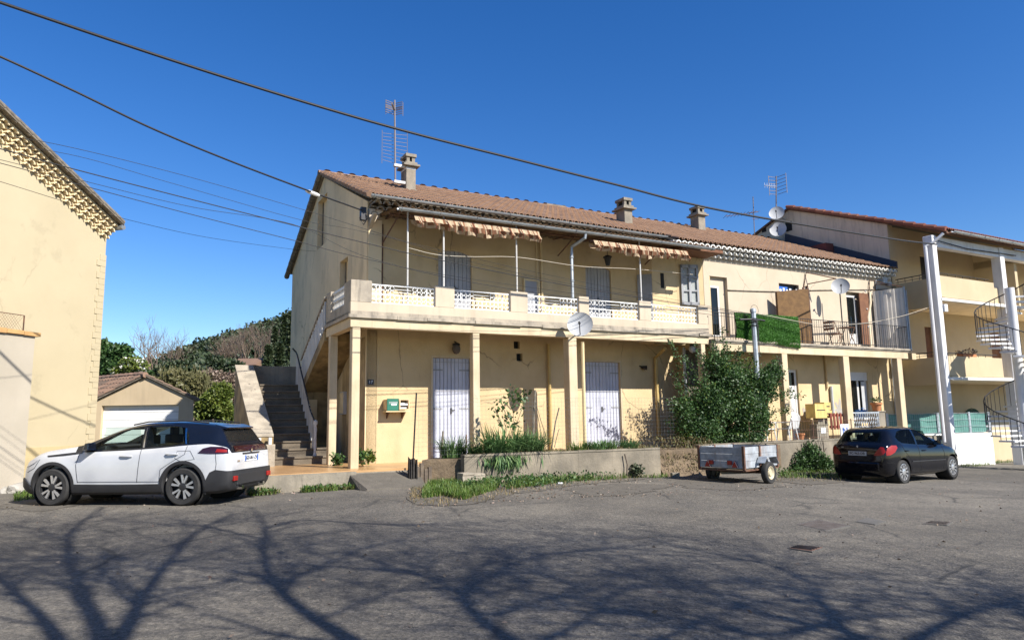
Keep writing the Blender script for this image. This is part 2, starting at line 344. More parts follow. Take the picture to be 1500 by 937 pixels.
def stripe_mat():
    t = NT('awning_cloth'); t.setp(Roughness=.9); c = t.ramp(t.attr(), [(0, (.56, .43, .29)), (.49, (.54, .41, .27)), (.51, (.30, .14, .075)), (1, (.28, .13, .07))])
    t.lk(c, t.b.inputs['Base Color']); tl = t.n.new('ShaderNodeBsdfTranslucent'); t.lk(c, tl.inputs[0]); mx = t.n.new('ShaderNodeMixShader'); mx.inputs[0].default_value = .3
    t.lk(t.b.outputs[0], mx.inputs[1]); t.lk(tl.outputs[0], mx.inputs[2]); t.lk(mx.outputs[0], t.n['Material Output'].inputs['Surface']); return t.m
MT['cloth'] = stripe_mat()

# ------------------------------------------------------------------ foliage
def quads(name, mat, P, size, parent=None, flat=.0, asp=.6, rnd=None, dirs=None, label=None, cat=None, group=None, kind=None, loc=None):
    P = np.asarray(P, float); n = len(P)
    if dirs is None:
        a = RN.normal(size=(n, 3)); a[:, 2] *= (1-flat); a /= np.linalg.norm(a, axis=1)[:, None]+1e-9
    else: a = np.asarray(dirs, float); a /= np.linalg.norm(a, axis=1)[:, None]+1e-9
    b = RN.normal(size=(n, 3)); b -= a*(a*b).sum(1)[:, None]; b /= np.linalg.norm(b, axis=1)[:, None]+1e-9
    s = np.asarray(size)*np.ones(n)*RN.uniform(.6, 1.35, n); L = a*s[:, None]; Wd = b*(s*asp*.5)[:, None]
    c = np.cross(a, b)*(s*.12)[:, None]
    V = np.stack([P, P+L*.45+Wd+c, P+L, P+L*.45-Wd+c], 1).reshape(-1, 3)
    me = D.meshes.new(name); me.vertices.add(4*n); me.vertices.foreach_set('co', V.ravel())
    me.loops.add(4*n); me.loops.foreach_set('vertex_index', np.arange(4*n)); me.polygons.add(n); me.polygons.foreach_set('loop_start', np.arange(n)*4)
    at = me.attributes.new('rnd', 'FLOAT', 'FACE'); at.data.foreach_set('value', RN.uniform(0, 1, n) if rnd is None else np.asarray(rnd, float)); me.update(calc_edges=True)
    o = link_mesh(name, me, mat, parent, loc); return tag(o, label, cat, group, kind)
def clumps(cs, n, shell=.55):                       # cs: list of (centre, (rx,ry,rz), weight)
    w = np.array([c[2] for c in cs], float); w /= w.sum(); out = []
    for (c, r, _), k in zip(cs, (w*n).astype(int)):
        d = RN.normal(size=(k, 3)); d /= np.linalg.norm(d, axis=1)[:, None]+1e-9; rr = RN.uniform(shell, 1.0, k)**.7
        out.append(np.array(c)+d*rr[:, None]*np.array(r))
    return np.concatenate(out)
def blades(name, mat, P, h, w=.012, lean=.35, parent=None, ctr=None, **kw):
    P = np.asarray(P, float); n = len(P); hh = np.asarray(h)*np.ones(n)*RN.uniform(.45, 1.3, n)
    th = RN.uniform(0, 2*math.pi, n)
    if ctr is not None:
        dd = P[:, :2]-np.asarray(ctr)[None, :2]; th = np.arctan2(dd[:, 1], dd[:, 0])+RN.normal(size=n)*.6
    ln = RN.uniform(.1, lean, n)*hh; dx = np.stack([np.cos(th), np.sin(th), th*0], 1)
    pr = np.stack([-np.sin(th), np.cos(th), th*0], 1)*np.asarray(w)
    up = np.zeros((n, 3)); up[:, 2] = 1; R = [P]; drop = np.clip(ln/hh, 0, 1.6)
    for f in (.35, .7, 1.): R.append(P+up*(hh*(f-.42*drop*f**3))[:, None]+dx*(ln*f**1.8)[:, None])
    ws = (1, .95, .75, .12); V = []
    for k in range(3): V += [R[k]-pr*ws[k], R[k]+pr*ws[k], R[k+1]+pr*ws[k+1], R[k+1]-pr*ws[k+1]]
    V = np.stack(V, 1).reshape(-1, 3); me = D.meshes.new(name); me.vertices.add(12*n); me.vertices.foreach_set('co', V.ravel())
    me.loops.add(12*n); me.loops.foreach_set('vertex_index', np.arange(12*n)); me.polygons.add(3*n); me.polygons.foreach_set('loop_start', np.arange(3*n)*4)
    at = me.attributes.new('rnd', 'FLOAT', 'FACE'); at.data.foreach_set('value', np.repeat(RN.uniform(0, 1, n), 3)); me.update(calc_edges=True)
    o = link_mesh(name, me, mat, parent); return tag(o, **kw)
def branch(mb, p, d, L, r, depth, spread=.6, n=3, seg=5, up=.1, tips=None, wig=.12):
    p = Vector(p); d = Vector(d).normalized(); pts = [p.copy()]; q = p.copy(); dd = d.copy()
    for i in range(3):
        dd = (dd+Vector((random.uniform(-wig, wig), random.uniform(-wig, wig), random.uniform(-wig, wig)+up*.3))).normalized(); q = q+dd*L/3; pts.append(q.copy())
    mb.tube([tuple(x) for x in pts], [r, r*.85, r*.7, r*.55], seg, cap=depth == 0)
    if depth == 0:
        if tips is not None: tips.append(q.copy())
        return
    for k in range(n):
        t = random.choice(pts[1:]) if k else pts[-1]
        nd = (dd+Vector((random.gauss(0, spread), random.gauss(0, spread), random.gauss(0, spread)+up))).normalized()
        branch(mb, t, nd, L*random.uniform(.6, .85), r*.55, depth-1, spread, n, max(3, seg-1), up, tips, wig)
# ================================================================== the ground
def grid_sheet(name, mat, x0, x1, y0, y1, nx, ny, dz=0, zf=gz, kind='structure', par=None):
    vs = []; fs = []
    for j in range(ny+1):
        for i in range(nx+1):
            x = x0+(x1-x0)*i/nx; y = y0+(y1-y0)*j/ny; vs.append((x, y, zf(x, y)+dz))
    for j in range(ny):
        for i in range(nx): a = j*(nx+1)+i; fs.append((a, a+1, a+nx+2, a+nx+1))
    b = MB(); b.add(vs, fs); o = b.build(name, mat, par, smooth='all'); return tag(o, kind=kind)
grid_sheet('ground', MT['ground'], -420, 420, -120, 700, 140, 120, dz=-.30)
def yard_z(x, y): return gz(x)+.012*math.sin(x*.9+y*.5)*math.sin(y*.7)
o = grid_sheet('parking_yard', MT['asphalt'], -16, 46, -14, 32, 124, 92, zf=yard_z)
# patches and worn repairs in the asphalt
def flat_poly(name, mat, pxs, dz, th=.004, kind=None, **kw):
    b = MB(); P = [atG(x, y) for x, y in pxs]; n = len(P)
    vs = [(p.x, p.y, yard_z(p.x, p.y)+dz) for p in P]+[(p.x, p.y, yard_z(p.x, p.y)+dz-.03) for p in P]
    b.add(vs, [list(range(n))]+[(i, (i+1) % n, n+(i+1) % n, n+i) for i in range(n)]); o = b.build(name, mat); return tag(o, kind=kind, **kw)


def blob(name, mat, pxs, dz, amp=.12, n=10):
    P = [atG(x, y) for x, y in pxs]; out = []; k = len(P)
    for i in range(k):
        a, b_ = P[i], P[(i+1) % k]
        for j in range(n):
            q = a.lerp(b_, j/n); out.append((q.x+random.uniform(-amp, amp), q.y+random.uniform(-amp, amp)))
    b = MB(); vs = [(x, y, yard_z(x, y)+dz) for x, y in out]; c = (sum(x for x, y in out)/len(out), sum(y for x, y in out)/len(out)); bm = bmesh.new(); V = [bm.verts.new(v) for v in vs]; bm.faces.new(V); bmesh.ops.triangulate(bm, faces=bm.faces[:], ngon_method='EAR_CLIP')
    bm.verts.index_update(); me = D.meshes.new(name); bm.to_mesh(me); bm.free(); o = link_mesh(name, me, mat, None); return tag(o, kind='structure')
blob('verge_soil', MT['grit'], [(604, 738), (600, 712), (650, 698), (700, 704), (940, 688), (985, 692), (930, 704), (850, 710), (760, 722), (700, 737), (650, 741)], .008, .10)
blob('verge_soil', MT['grit'], [(380, 706), (390, 696), (515, 700), (512, 713), (450, 716)], .008, .07)
blob('verge_soil', MT['grit'], [(1138, 705), (1150, 686), (1245, 690), (1240, 706), (1190, 710)], .008, .08)
blob('gritty_patch', MT['grit'], [(985, 708), (1010, 700), (1120, 706), (1150, 712), (1080, 718), (1010, 716)], .006, .10)
blob('gritty_patch', MT['grit'], [(830, 716), (900, 708), (985, 712), (930, 724), (860, 727)], .0075, .12)
blob('gritty_patch', MT['grit'], [(-10, 742), (40, 733), (120, 738), (60, 750)], .006, .12)
def cover(pxs, mat, label, bars=0):
    P = [atG(x, y) for x, y in pxs]; c = sum(P, Vector())/4
    t = thing('drain_cover', (c.x, c.y, yard_z(c.x, c.y)), label, 'drain cover', 'iron covers set into the asphalt')
    def q(s, dz0, dz1, m, nm):
        b = MB(); R = [c+(p-c)*s for p in P]; z = yard_z(c.x, c.y)
        b.hexa([(p.x, p.y, z+dz0) for p in R]+[(p.x, p.y, z+dz1) for p in R]); return b.build(nm, m, t)
    q(1.0, -.03, .014, MT['asphpatch'], 'frame'); q(.88, .0, .018, mat, 'lid')
    if bars:
        b = MB(); z = yard_z(c.x, c.y)
        for k in range(bars):
            f = (k+.5)/bars; a = P[0].lerp(P[1], f); d = P[3].lerp(P[2], f); a = c+(a-c)*.8; d = c+(d-c)*.8
            b.tube([(a.x, a.y, z+.02), (d.x, d.y, z+.02)], .012, 4)
        b.build('bar', MT['iron'], t)
cover([(1163, 768), (1198, 762), (1246, 772), (1210, 778)], MT['iron'], 'dark iron plate set in pale asphalt, largest and leftmost of the covers')
cover([(1153, 803), (1166, 799), (1209, 804), (1190, 809)], MT['ironrust'], 'rusty slotted cover in the asphalt nearest the camera', 4)
cover([(1350, 766), (1362, 763), (1396, 765), (1388, 769)], MT['iron'], 'small dark cover at the right of the yard', 3)
cover([(1252, 763), (1270, 758), (1297, 764), (1282, 768)], MT['asphpatch'], 'pale worn cover half buried in the asphalt')

# ================================================================== MAIN HOUSE
d = 1.55; ZT = .5; ZF = 4.22
house = thing('apartment_house', G(5, -3, .1), 'long cream two storey house with columned balcony, outside stairs and brown tiled roof', 'house')
HP = house
UR = 21.6                                           # right end
NW = .65                                            # front of the right wing
UJ = G.on(1030, 400, NW)[0]                         # where the wing begins upstairs
SL = .43
def wall(name, mat, u0, u1, n0, n1, z0, z1, holes=(), parent=None):
    b = MB(G); b.box(u0, u1, n0, n1, z0, z1); o = b.build(name, mat, parent or house)
    if holes:
        c = MB(G)
        for (a, bb, e, f) in holes: c.box(a, bb, max(n0, n1)-.22, max(n0, n1)+.2, e, f)
        cut(o, c)
    return o
def door_rect(x0, y0, x1, yb, n, zb):
    u0, z1 = G.on(x0, y0, n); u1, _ = G.on(x1, y0, n); return u0, u1, zb, z1
# ground floor and upper wall (the doors are 12 cm deep openings)
D1 = (G.on(634, 600, 0)[0], G.on(690, 600, 0)[0], ZT, G.on(660, 524, 0)[1])
D2 = (G.on(857, 600, 0)[0], G.on(910, 600, 0)[0], ZT, G.on(884, 530, 0)[1])
U1 = (G.on(642, 400, 0)[0], G.on(691, 400, 0)[0], ZF, G.on(667, 367, 0)[1])
U2 = (G.on(858, 410, 0)[0], G.on(895, 410, 0)[0], ZF, G.on(877, 389, 0)[1])
UH = (G.on(768, 420, 0)[0], G.on(787, 420, 0)[0], ZF+.5, G.on(777, 412, 0)[1])
ub = G.on(931, 380, 0)[0]
UG = 10.7                                           # right end of the main ground floor wall
vents = [(G.on(x, y, 0)) for x, y in ((757, 505), (761, 523))]
wall('wall', MT['stucco'], .012, UG, -.3, 0, .3, 3.98, [D1, D2]+[(u-.1, u+.1, z-.11, z+.11) for u, z in vents])
wall('wall', MT['stucco'], .012, ub, -.3, 0, 3.98, 7.45, [U1, U2])
for u, z in vents:
    b = MB(G); b.box(u-.1, u+.1, -.2, -.12, z-.11, z+.11); b.build('vent', MT['black'], house)
# upstairs pilaster at the corner
b = MB(G); b.box(.01, G.on(559, 380, .06)[0], .0, .06, ZF, 7.0); b.build('pilaster', MT['gable'], house)
b = MB(G); u = G.on(559, 380, .06)[0]; b.tube([(u+.03, .04, ZF), (u+.03, .04, 6.9)], .022, 6); b.build('pipe', MT['rust'], house)
# lit fascia block at the top corner
b = MB(G); u0 = 0; b.prism([(.02, 7.02), (.02, 6.72), (.55, 7.02)], 0, -.0, .1); b.prism([(0.0, 6.95), (.46, 7.05), (0.0, 7.2), (.42, 7.2)][:3], 1, .01, .05)
b.build('corner_bracket', MT['parapet'], house)
b = MB(G)
ux, zx = G.on(540, 305, .12); uy, zy = G.on(561, 309, .12)
b.prism([(0.0, zx), (uy, zx), (uy, zx-.06), (0.06, zx-.48), (0.0, zx-.48)], 1, .03, .14); b.build('corner_fascia', MT['parapet'], house)
# gable (left side wall): pentagon with two shuttered openings
NB = -9.9; ZR = 9.88; NR = -5.0
ob = MB(G); ob.prism([(0, .2), (0, 7.50), (NR, ZR-.13), (NB, 7.6), (NB, .2)], 0, -.012, .3, 0)
gw = ob.build('gable_wall', MT['gable'], house)
def gwin(px):                                       # rectangle on u = 0 plane from its four screen corners
    q = [G.onu(x, y, -.012) for x, y in px]; return min(a[0] for a in q), max(a[0] for a in q), min(a[1] for a in q), max(a[1] for a in q)
w1 = gwin([(466, 297), (478, 292), (466, 362), (478, 354)]); w2 = gwin([(498, 384), (509, 380), (500, 420), (509, 420)])
c = MB(G)
for w in (w1, w2): c.box(-.3, .2, w[0], w[1], w[2], w[3])
cut(gw, c)
for w in (w1, w2):
    b = MB(G); b.box(.17, .23, w[0], w[1], w[2], w[3]); t = b.build('window_panel', MT['gable'], house)
    b = MB(G); b.box(.14, .17, w[0]+.03, w[0]+.09, w[2], w[3]); b.box(.14, .17, w[1]-.09, w[1]-.03, w[2], w[3]); b.build('window_frame', MT['woodgrey'], t)
# back and right closing walls (not seen from here but real)
wall('back_wall', MT['gable'], .3, UR, NB, NB+.3, 0, 7.6)
b = MB(G); b.prism([(NW-.1, .2), (NW-.1, 7.2), (NR, ZR-.13), (NB, 7.6), (NB, .2)], 0, UR-.25, UR-.02, 0); b.build('gable_wall', MT['rbld'], house)
# ---- doors
def boards(name, r, n, mat, nb, parent, arch=0., thick=.035, bars=0, split=True):
    u0, u1, z0, z1 = r; b = MB(G); w = (u1-u0)/nb
    for i in range(nb):
        a = u0+i*w+.006; e = u0+(i+1)*w-.006; ca = ((a+e)/2-(u0+u1)/2)/((u1-u0)/2); top = z1-arch*ca*ca
        if split and i == nb//2: a += .01
        b.box(a, e, n, n+thick, z0+.01, top-.005)
    b.box(u0+.01, u1-.01, n-.02, n, z0, z1-arch); p = b.build(name, mat, parent)
    if bars:
        c = MB(G)
        for k in range(bars):
            z = z0+(z1-z0)*(k+.35)/bars; c.box(u0+.03, u1-.03, n+thick, n+thick+.018, z, z+.06)
        c.build('cross_bar', mat, p)
    c = MB(G); um = (u0+u1)/2; zm = z0+(z1-z0)*.45; c.box(um-.02, um+.02, n+thick, n+thick+.03, zm, zm+.16); c.tube([(um, n+thick+.03, zm+.1), (um+.1, n+thick+.05, zm+.1)], .012, 5); c.build('handle', MT['dark'], p)
    return p
dd1 = boards('door', D1, -.11, MT['shutter'], 10, house)
dd2 = boards('door', D2, -.11, MT['shutter'], 11, house)
for r, p in ((D1, dd1), (D2, dd2)):
    for f_ in (.12, .5, .88):
        for (ua, ub_) in ((r[0]+.02, r[0]+.32), (r[1]-.32, r[1]-.02)):
            z_ = r[2]+(r[3]-r[2])*f_; g = MB(G); g.box(ua, ub_, -.072, -.062, z_-.022, z_+.022); g.build('hinge', MT['shutterg'], p)
    for (ua, ub_, za, zb_) in ((r[0]-.05, r[0], r[2], r[3]+.05), (r[1], r[1]+.05, r[2], r[3]+.05), (r[0], r[1], r[3], r[3]+.05)):
        g = MB(G); g.box(ua, ub_, .002, .014, za, zb_); g.build('door_trim', MT['column'], p)
for r, p in ((D1, dd1), (D2, dd2)):                 # thin security grille in front of each door
    g = MB(G); n = int((r[1]-r[0])/.11)
    for i in range(n+1):
        u = r[0]+.03+(r[1]-r[0]-.06)*i/n; g.tube([(u, -.045, r[2]+.03), (u, -.045, r[3]-.03)], .004, 4)
    for z in (r[2]+.25, r[2]+1.9, r[3]-.12): g.tube([(r[0]+.02, -.045, z), (r[1]-.02, -.045, z)], .007, 4)
    g.build('grille', MT['shutterg'], p)
for r in (U1, U2):
    r2 = (r[0], r[1], r[2], r[3]); boards('shutter', r2, -.10, MT['shutterg'], 8, house, arch=.0)
    b = MB(G)                                       # segmental head over the shutters
    n = 10; um = (r[0]+r[1])/2; hw = (r[1]-r[0])/2
    poly = [(r[0]-.0, r[3]+.0)]+[(r[0]+2*hw*i/n, r[3]-.12*((i/n*2-1)**2)) for i in range(n+1)]+[(r[1], r[3])]
    b.prism([(r[0], r[3]+.001)]+[(r[0]+2*hw*i/n, r[3]-.002-.12*((i/n*2-1)**2)) for i in range(n+1)]+[(r[1], r[3]+.001)], 1, -.2, -.004); b.build('door_head', MT['stucco'], house)
b = MB(G); b.box(UH[0], UH[1], 0.002, .05, UH[2], UH[3]); h = b.build('hatch', MT['shutterg'], house)
b = MB(G); b.box(UH[0]-.05, UH[0], .002, .07, UH[2], UH[3]+.05); b.box(UH[1], UH[1]+.05, .002, .07, UH[2], UH[3]+.05); b.box(UH[0], UH[1], .002, .07, UH[3], UH[3]+.05); b.build('frame', MT['pipecream'], h)
# stepped little room at the right end of the upstairs gallery
NC = .35; uc0 = G.on(955, 400, NC)[0]; uc1 = G.on(990, 400, NC)[0]
zc = G.on(955, 365, NC)[1]
b = MB(G); b.prism([(ub, -.3), (ub, 0), (uc0, NC), (uc1, NC), (UJ, NW-.01), (UJ+.3, NW-.01), (UJ+.3, -.3)], 2, ZF-.3, 5.0)
b.build('gallery_wall', MT['stucco'], house)
b = MB(G); b.prism([(ub, -.3), (ub, 0), (uc0, NC), (uc1, NC), (uc1+.01, -.3)], 2, 5.0, zc); b.build('gallery_wall', MT['stucco'], house)
b = MB(G); b.prism([(ub, -.3), (ub, -.05), (uc1, -.05), (uc1, -.3)], 2, zc, 7.4); b.build('gallery_wall', MT['stucco'], house)
b = MB(G); b.prism([(uc1, -.3), (uc1, NC), (UJ, NW-.01), (UJ+.3, NW-.01), (UJ+.3, -.3)], 2, 5.0, 7.4); b.build('gallery_wall', MT['stucco'], house)
us, zs = G.on(970, 411, NC); b = MB(G); b.box(us-.07, us+.07, NC+.0, NC+.012, zs-.25, zs+.25); b.build('vent', MT['black'], house)
# shuttered opening on the slanted left cheek, glazed window on the right cheek
def cheek(name, A, B, t0, t1, z0, z1, mat, parent, off=.02, th=.03, mbo=None):
    A = Vector(A); B = Vector(B); dv = (B-A); nn = Vector((-dv.y, dv.x)).normalized()
    if nn.x > 0: nn = -nn
    p = A+dv*t0; q = A+dv*t1; b = mbo or MB(G); o0 = nn*off; o1 = nn*(off+th)
    b.hexa([(*(p+o0), z0), (*(q+o0), z0), (*(q+o1), z0), (*(p+o1), z0), (*(p+o0), z1), (*(q+o0), z1), (*(q+o1), z1), (*(p+o1), z1)])
    return None if mbo else b.build(name, mat, parent)
A1, B1 = (ub, 0), (uc0, NC); zt = G.on(945, 402, .2)[1]
sh = cheek('shutter', A1, B1, .05, .97, ZF+.3, zt, MT['shutterg'], house)
m = MB(G)
for k in range(5): cheek('', A1, B1, .08+.17*k, .22+.17*k, ZF+.35, zt-.05, None, None, .051, .012, m)
m.build('slat', MT['shutterg'], sh)
A2, B2 = (uc1, NC), (UJ, NW-.01); zw0 = 5.25; zw1 = G.on(1010, 388, .5)[1]
fr_ = MB(G)
for (a, e, z0, z1) in ((.15, .22, zw0, zw1), (.72, .79, zw0, zw1), (.43, .51, zw0, zw1), (.15, .79, zw1-.12, zw1), (.15, .79, zw0, zw0+.1)): cheek('', A2, B2, a, e, z0, z1, None, None, .02, .05, fr_)
for k in (1, 2): z = zw0+(zw1-zw0)*k/3; cheek('', A2, B2, .2, .75, z, z+.05, None, None, .022, .04, fr_)
wf = fr_.build('window', MT['shutterg'], house)
cheek('pane', A2, B2, .2, .75, zw0+.05, zw1-.05, MT['clearglass'], wf, .018, .006)
cheek('curtain', A2, B2, .2, .75, zw0+.05, zw1-.05, MT['whitewall'], wf, .002, .01)
# ---- wing walls
WD1 = (G.on(1040, 430, NW)[0], G.on(1066, 430, NW)[0], ZF, G.on(1050, 405, NW)[1])
WW = (G.on(1141, 420, NW)[0], G.on(1170, 420, NW)[0], G.on(1150, 450, NW)[1], G.on(1156, 416, NW)[1])
WD2 = (G.on(1240, 440, NW)[0], G.on(1266, 440, NW)[0], ZF, G.on(1252, 428, NW)[1])
wall('wing_wall', MT['wing'], UJ, UR, NW-.3, NW, 3.98, 7.3, [WD1, WW, WD2])
b = MB(G); ul = G.on(980, 355, NW)[0]; b.box(ul, UJ, NW-.3, NW-.004, 6.92, 7.3); b.build('lintel', MT['wing'], house)
GD1 = (G.on(1158, 600, NW)[0], G.on(1172, 600, NW)[0], .62, G.on(1165, 541, NW)[1])
GD2 = (G.on(1247, 600, NW)[0], G.on(1275, 600, NW)[0], 1.42, G.on(1260, 545, NW)[1])
GWn = (G.on(1115, 600, NW)[0], G.on(1126, 600, NW)[0], 1.3, G.on(1120, 570, NW)[1])
GLn = (G.on(1008, 560, NW)[0], G.on(1030, 560, NW)[0], .6, G.on(1010, 512, NW)[1])
wall('wing_wall', MT['stucco'], UG, UR, NW-.3, NW-.002, .3, 3.98, [GD1, GD2, GWn, GLn])
b = MB(G); b.box(UG, UG+.3, 0, NW-.3, .3, 3.98); b.build('wing_wall', MT['stucco'], house)
def framed(name, r, n, fm, gm, w=.07, mull=(), trans=(), par=None, panel=0):
    u0, u1, z0, z1 = r; b = MB(G)
    b.box(u0, u0+w, n-.03, n+.03, z0, z1); b.box(u1-w, u1, n-.03, n+.03, z0, z1); b.box(u0+w, u1-w, n-.028, n+.028, z1-w, z1); b.box(u0+w, u1-w, n-.028, n+.028, z0, z0+w)
    for m_ in mull: um = u0+(u1-u0)*m_; b.box(um-w/2, um+w/2, n-.026, n+.026, z0+w, z1-w)
    for t_ in trans: zm = z0+(z1-z0)*t_; b.box(u0+w, u1-w, n-.024, n+.024, zm-w/2, zm+w/2)
    if panel: b.box(u0+w, u1-w, n-.015, n+.015, z0+w, z0+(z1-z0)*panel)
    o = b.build(name, fm, par or house); g = MB(G); g.box(u0+w, u1-w, n-.004, n+.004, z0+w, z1-w); g.build('pane', gm, o)
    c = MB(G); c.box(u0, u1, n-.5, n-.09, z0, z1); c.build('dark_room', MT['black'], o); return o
framed('balcony_door', (WD1[0], WD1[1]-.28, WD1[2], WD1[3]-.3), NW-.16, MT['white'], MT['glass'])
b = MB(G); b.box(WD1[1]-.28, WD1[1], NW-.22, NW-.13, WD1[2], WD1[3]); b.box(WD1[0], WD1[1]-.28, NW-.22, NW-.13, WD1[3]-.3, WD1[3]); b.build('door_surround', MT['wing'], house)
framed('window', WW, NW-.14, MT['dark'], MT['glass'], mull=(.5,))
b = MB(G); b.box(WW[0]+.04, (WW[0]+WW[1])/2, NW-.1, NW-.07, WW[3]-.5, WW[3]-.1); b.build('curtain', MT['plateblue'], house)
b = MB(G)
for k in range(7): b.box(WW[0]+.1+.17*k, WW[0]+.2+.17*k, NW-.069, NW-.065, WW[3]-.45+.04*(k % 2), WW[3]-.2+.05*(k % 2))
b.build('curtain_print', MT['paper'], house)
wd = framed('balcony_door', (WD2[0], WD2[0]+(WD2[1]-WD2[0])*.62, WD2[2], WD2[3]-.12), NW-.14, MT['white'], MT['glass'], panel=.22)
b = MB(G); b.box(WD2[0]+(WD2[1]-WD2[0])*.64, WD2[1]+.15, NW+.02, NW+.07, WD2[2], WD2[3]-.02); s_ = b.build('shutter', MT['brownwood'], house)
for k in range(3): b = MB(G); b.ball((WD2[1]+.0, NW+.08, WD2[2]+.7+.7*k), .035, 8); b.build('shutter_knob', MT['white'], s_)
gd = framed('door', (GD1[0], GD1[1], GD1[2], GD1[3]), NW-.1, MT['white'], MT['glass'], w=.1, panel=.78)
b = MB(G)
for k in range(2): b.box(GD1[0]+.15, GD1[1]-.15, NW-.085, NW-.075, GD1[2]+.2+k*.9, GD1[2]+.9+k*.9)
b.build('door_panel', MT['white'], gd)
gw2 = framed('window', GD2, NW-.12, MT['white'], MT['glass'], w=.1, mull=(.55,))
b = MB(G); b.box(GD2[1]-.35, GD2[1]-.08, NW-.08, NW-.06, GD2[2]+.1, GD2[3]-.35); b.build('curtain', MT['dish'], gw2)
b = MB(G); b.box(GD2[0]-.12, GD2[1]+.1, NW-.0, NW+.12, GD2[2]-.08, GD2[2]); b.build('sill', MT['white'], gw2)
b = MB(G); b.box(GD2[0], GD2[1], NW-.06, NW-.03, GD2[3]-.32, GD2[3]); b.build('shutter_box', MT['white'], gw2)
framed('window', GWn, NW-.12, MT['dark'], MT['glass'])
b = MB(G); b.box(GLn[0], GLn[1], NW-.2, NW-.15, GLn[2], GLn[3]); b.build('door', MT['woodgrey'], house)
# peeled grey render patches on the wing wall
for (x, y, w, h) in ((1229, 600, .30, .42), (1180, 606, .2, .3)):
    u, z = G.on(x, y, NW); b = MB(G)
    pts = []
    for k in range(18):
        a = 2*math.pi*k/18; r_ = random.uniform(.35, 1.15); pts.append((u+w*r_*math.cos(a), z+h*r_*math.sin(a)))
    b.prism(pts, 1, NW-.02, NW+.003); b.build('bare_render', MT['bare'], house)

# ---- roof: one slope of curved tiles, longer over the wing
def eave(u): return 1.05 if u > 9.95 else .45
def roof_z(n): return ZR + (n-NR)*(-SL) if n > NR else ZR + (n-NR)*((ZR-7.55)/(NR-NB))
def roof_hit(px, py):                               # where a sight line meets the front slope
    best = None
    for i in range(600):
        n = 1.0-6.0*i/600; u, z = G.on(px, py, n); e = abs(z-roof_z(n)-.02)
        if best is None or e < best[0]: best = (e, Vector((u, n, z)))
    return best[1]
def tiles(fr, name, mat, u0, u1, nr, zr, nef, slope, parent, w=.215, L=.36, sign=1, r=.085, ridge=False):
    vs, fs, rn = [], [], []; cols = int(abs(u1-u0)/w); seg = 5
    for i in range(cols):
        u = u0+w*(i+.5); ne = nef(u) if callable(nef) else nef
        rows = int(abs(ne-nr)/L)+1; base = random.random()
        for j in range(rows):
            n0 = nr+sign*abs(ne-nr)*j/rows; n1 = nr+sign*(abs(ne-nr)*(j+1)/rows+.05); rr = random.random()*.6+base*.4; ju = random.uniform(-.008, .008)
            for (nn, dz) in ((n0, 0.0), (n1, .035)):
                z = zr-abs(nn-nr)*slope+dz
                for k in range(seg+1):
                    a = math.pi*k/seg; vs.append((u+ju+math.cos(a)*r*1.08, nn, z+math.sin(a)*r))
            b = len(vs)-2*(seg+1)
            for k in range(seg): fs.append((b+k, b+k+1, b+seg+2+k, b+seg+1+k)); rn.append(rr)
            for (nn, dz) in ((n1, .0),):             # open lower lip
                pass
            # pan tile between covers
            up = u+w/2
            b = len(vs); z0 = zr-abs(n0-nr)*slope; z1 = zr-abs(n1-nr)*slope+.03
            vs += [(up-.05, n0, z0+.01), (up+.05, n0, z0+.01), (up+.05, n1, z1+.0), (up-.05, n1, z1+.0)]; fs.append((b, b+1, b+2, b+3)); rn.append(rr*.5)
            # small lip under the cover at the low end so that the course reads
            b = len(vs); vs += [(u+ju+math.cos(math.pi*k/seg)*r*1.08, n1, z1+math.sin(math.pi*k/seg)*r) for k in range(seg+1)]+[(u+ju+math.cos(math.pi*k/seg)*r*.84, n1, z1+math.sin(math.pi*k/seg)*r*.74) for k in range(seg+1)]
            for k in range(seg): fs.append((b+k, b+k+1, b+seg+2+k, b+seg+1+k)); rn.append(rr*.3)
    m = MB(fr); m.v = [fr(*p) for p in vs]; m.f = [list(f) for f in fs]; m.r = rn
    if ridge:
        k = 0; u = u0-.1
        while u < u1:
            m.cur = random.random(); seg_pts = []
            for (uu, r_) in ((u, .115), (u+.42, .12)): seg_pts.append((uu, nr, zr-.02, r_))
            b = len(m.v)
            for (uu, nn, zz, r_) in seg_pts:
                for q in range(7): a = math.pi*q/6; m.v.append(fr(uu, nn+math.cos(a)*r_, zz+math.sin(a)*r_))
            m.f += [[b+q, b+q+1, b+8+q, b+7+q] for q in range(6)]; m.r += [m.cur]*6; u += .38
        m.cur = None
    return m.build(name, mat, parent, fix=False)
rf = tiles(G, 'roof', MT['tile'], -.12, UR-.05, NR, ZR, eave, SL, house, ridge=True)
b = MB(G)                                           # solid deck below the tiles
b.prism([(NR, ZR-.02), (.40, roof_z(.40)-.02), (.40, roof_z(.40)-.10), (NR, ZR-.12), (NB-.25, 7.38), (NB-.25, 7.48)], 0, -.1, 9.95)
b.prism([(NR, ZR-.02), (1.0, roof_z(1.0)-.02), (1.0, roof_z(1.0)-.10), (NR, ZR-.12), (NB-.25, 7.38), (NB-.25, 7.48)], 0, 9.95, UR-.06)
b.build('roof_deck', MT['woodgrey'], house)
tiles(G, 'roof_back', MT['tile'], -.12, UR-.05, NR, ZR, -10.2, .46, house, sign=-1, w=.43, L=.7, r=.17)
b = MB(G)                                           # dark verge edge tiles on the back slope of the gable
n_ = NR
while n_ > NB-.25: b.tube([(-.14, n_, roof_z(n_)+.0), (-.14, n_-.45, roof_z(n_-.42)-.03)], [.085, .1], 6); n_ -= .38
b.build('verge', MT['woodgrey'], house)
b = MB(G); n_ = NR+.1
while n_ < .3: b.tube([(-.13, n_, roof_z(n_)+.02), (-.13, n_+.4, roof_z(n_+.4)+.045)], [.075, .09], 6); n_ += .36
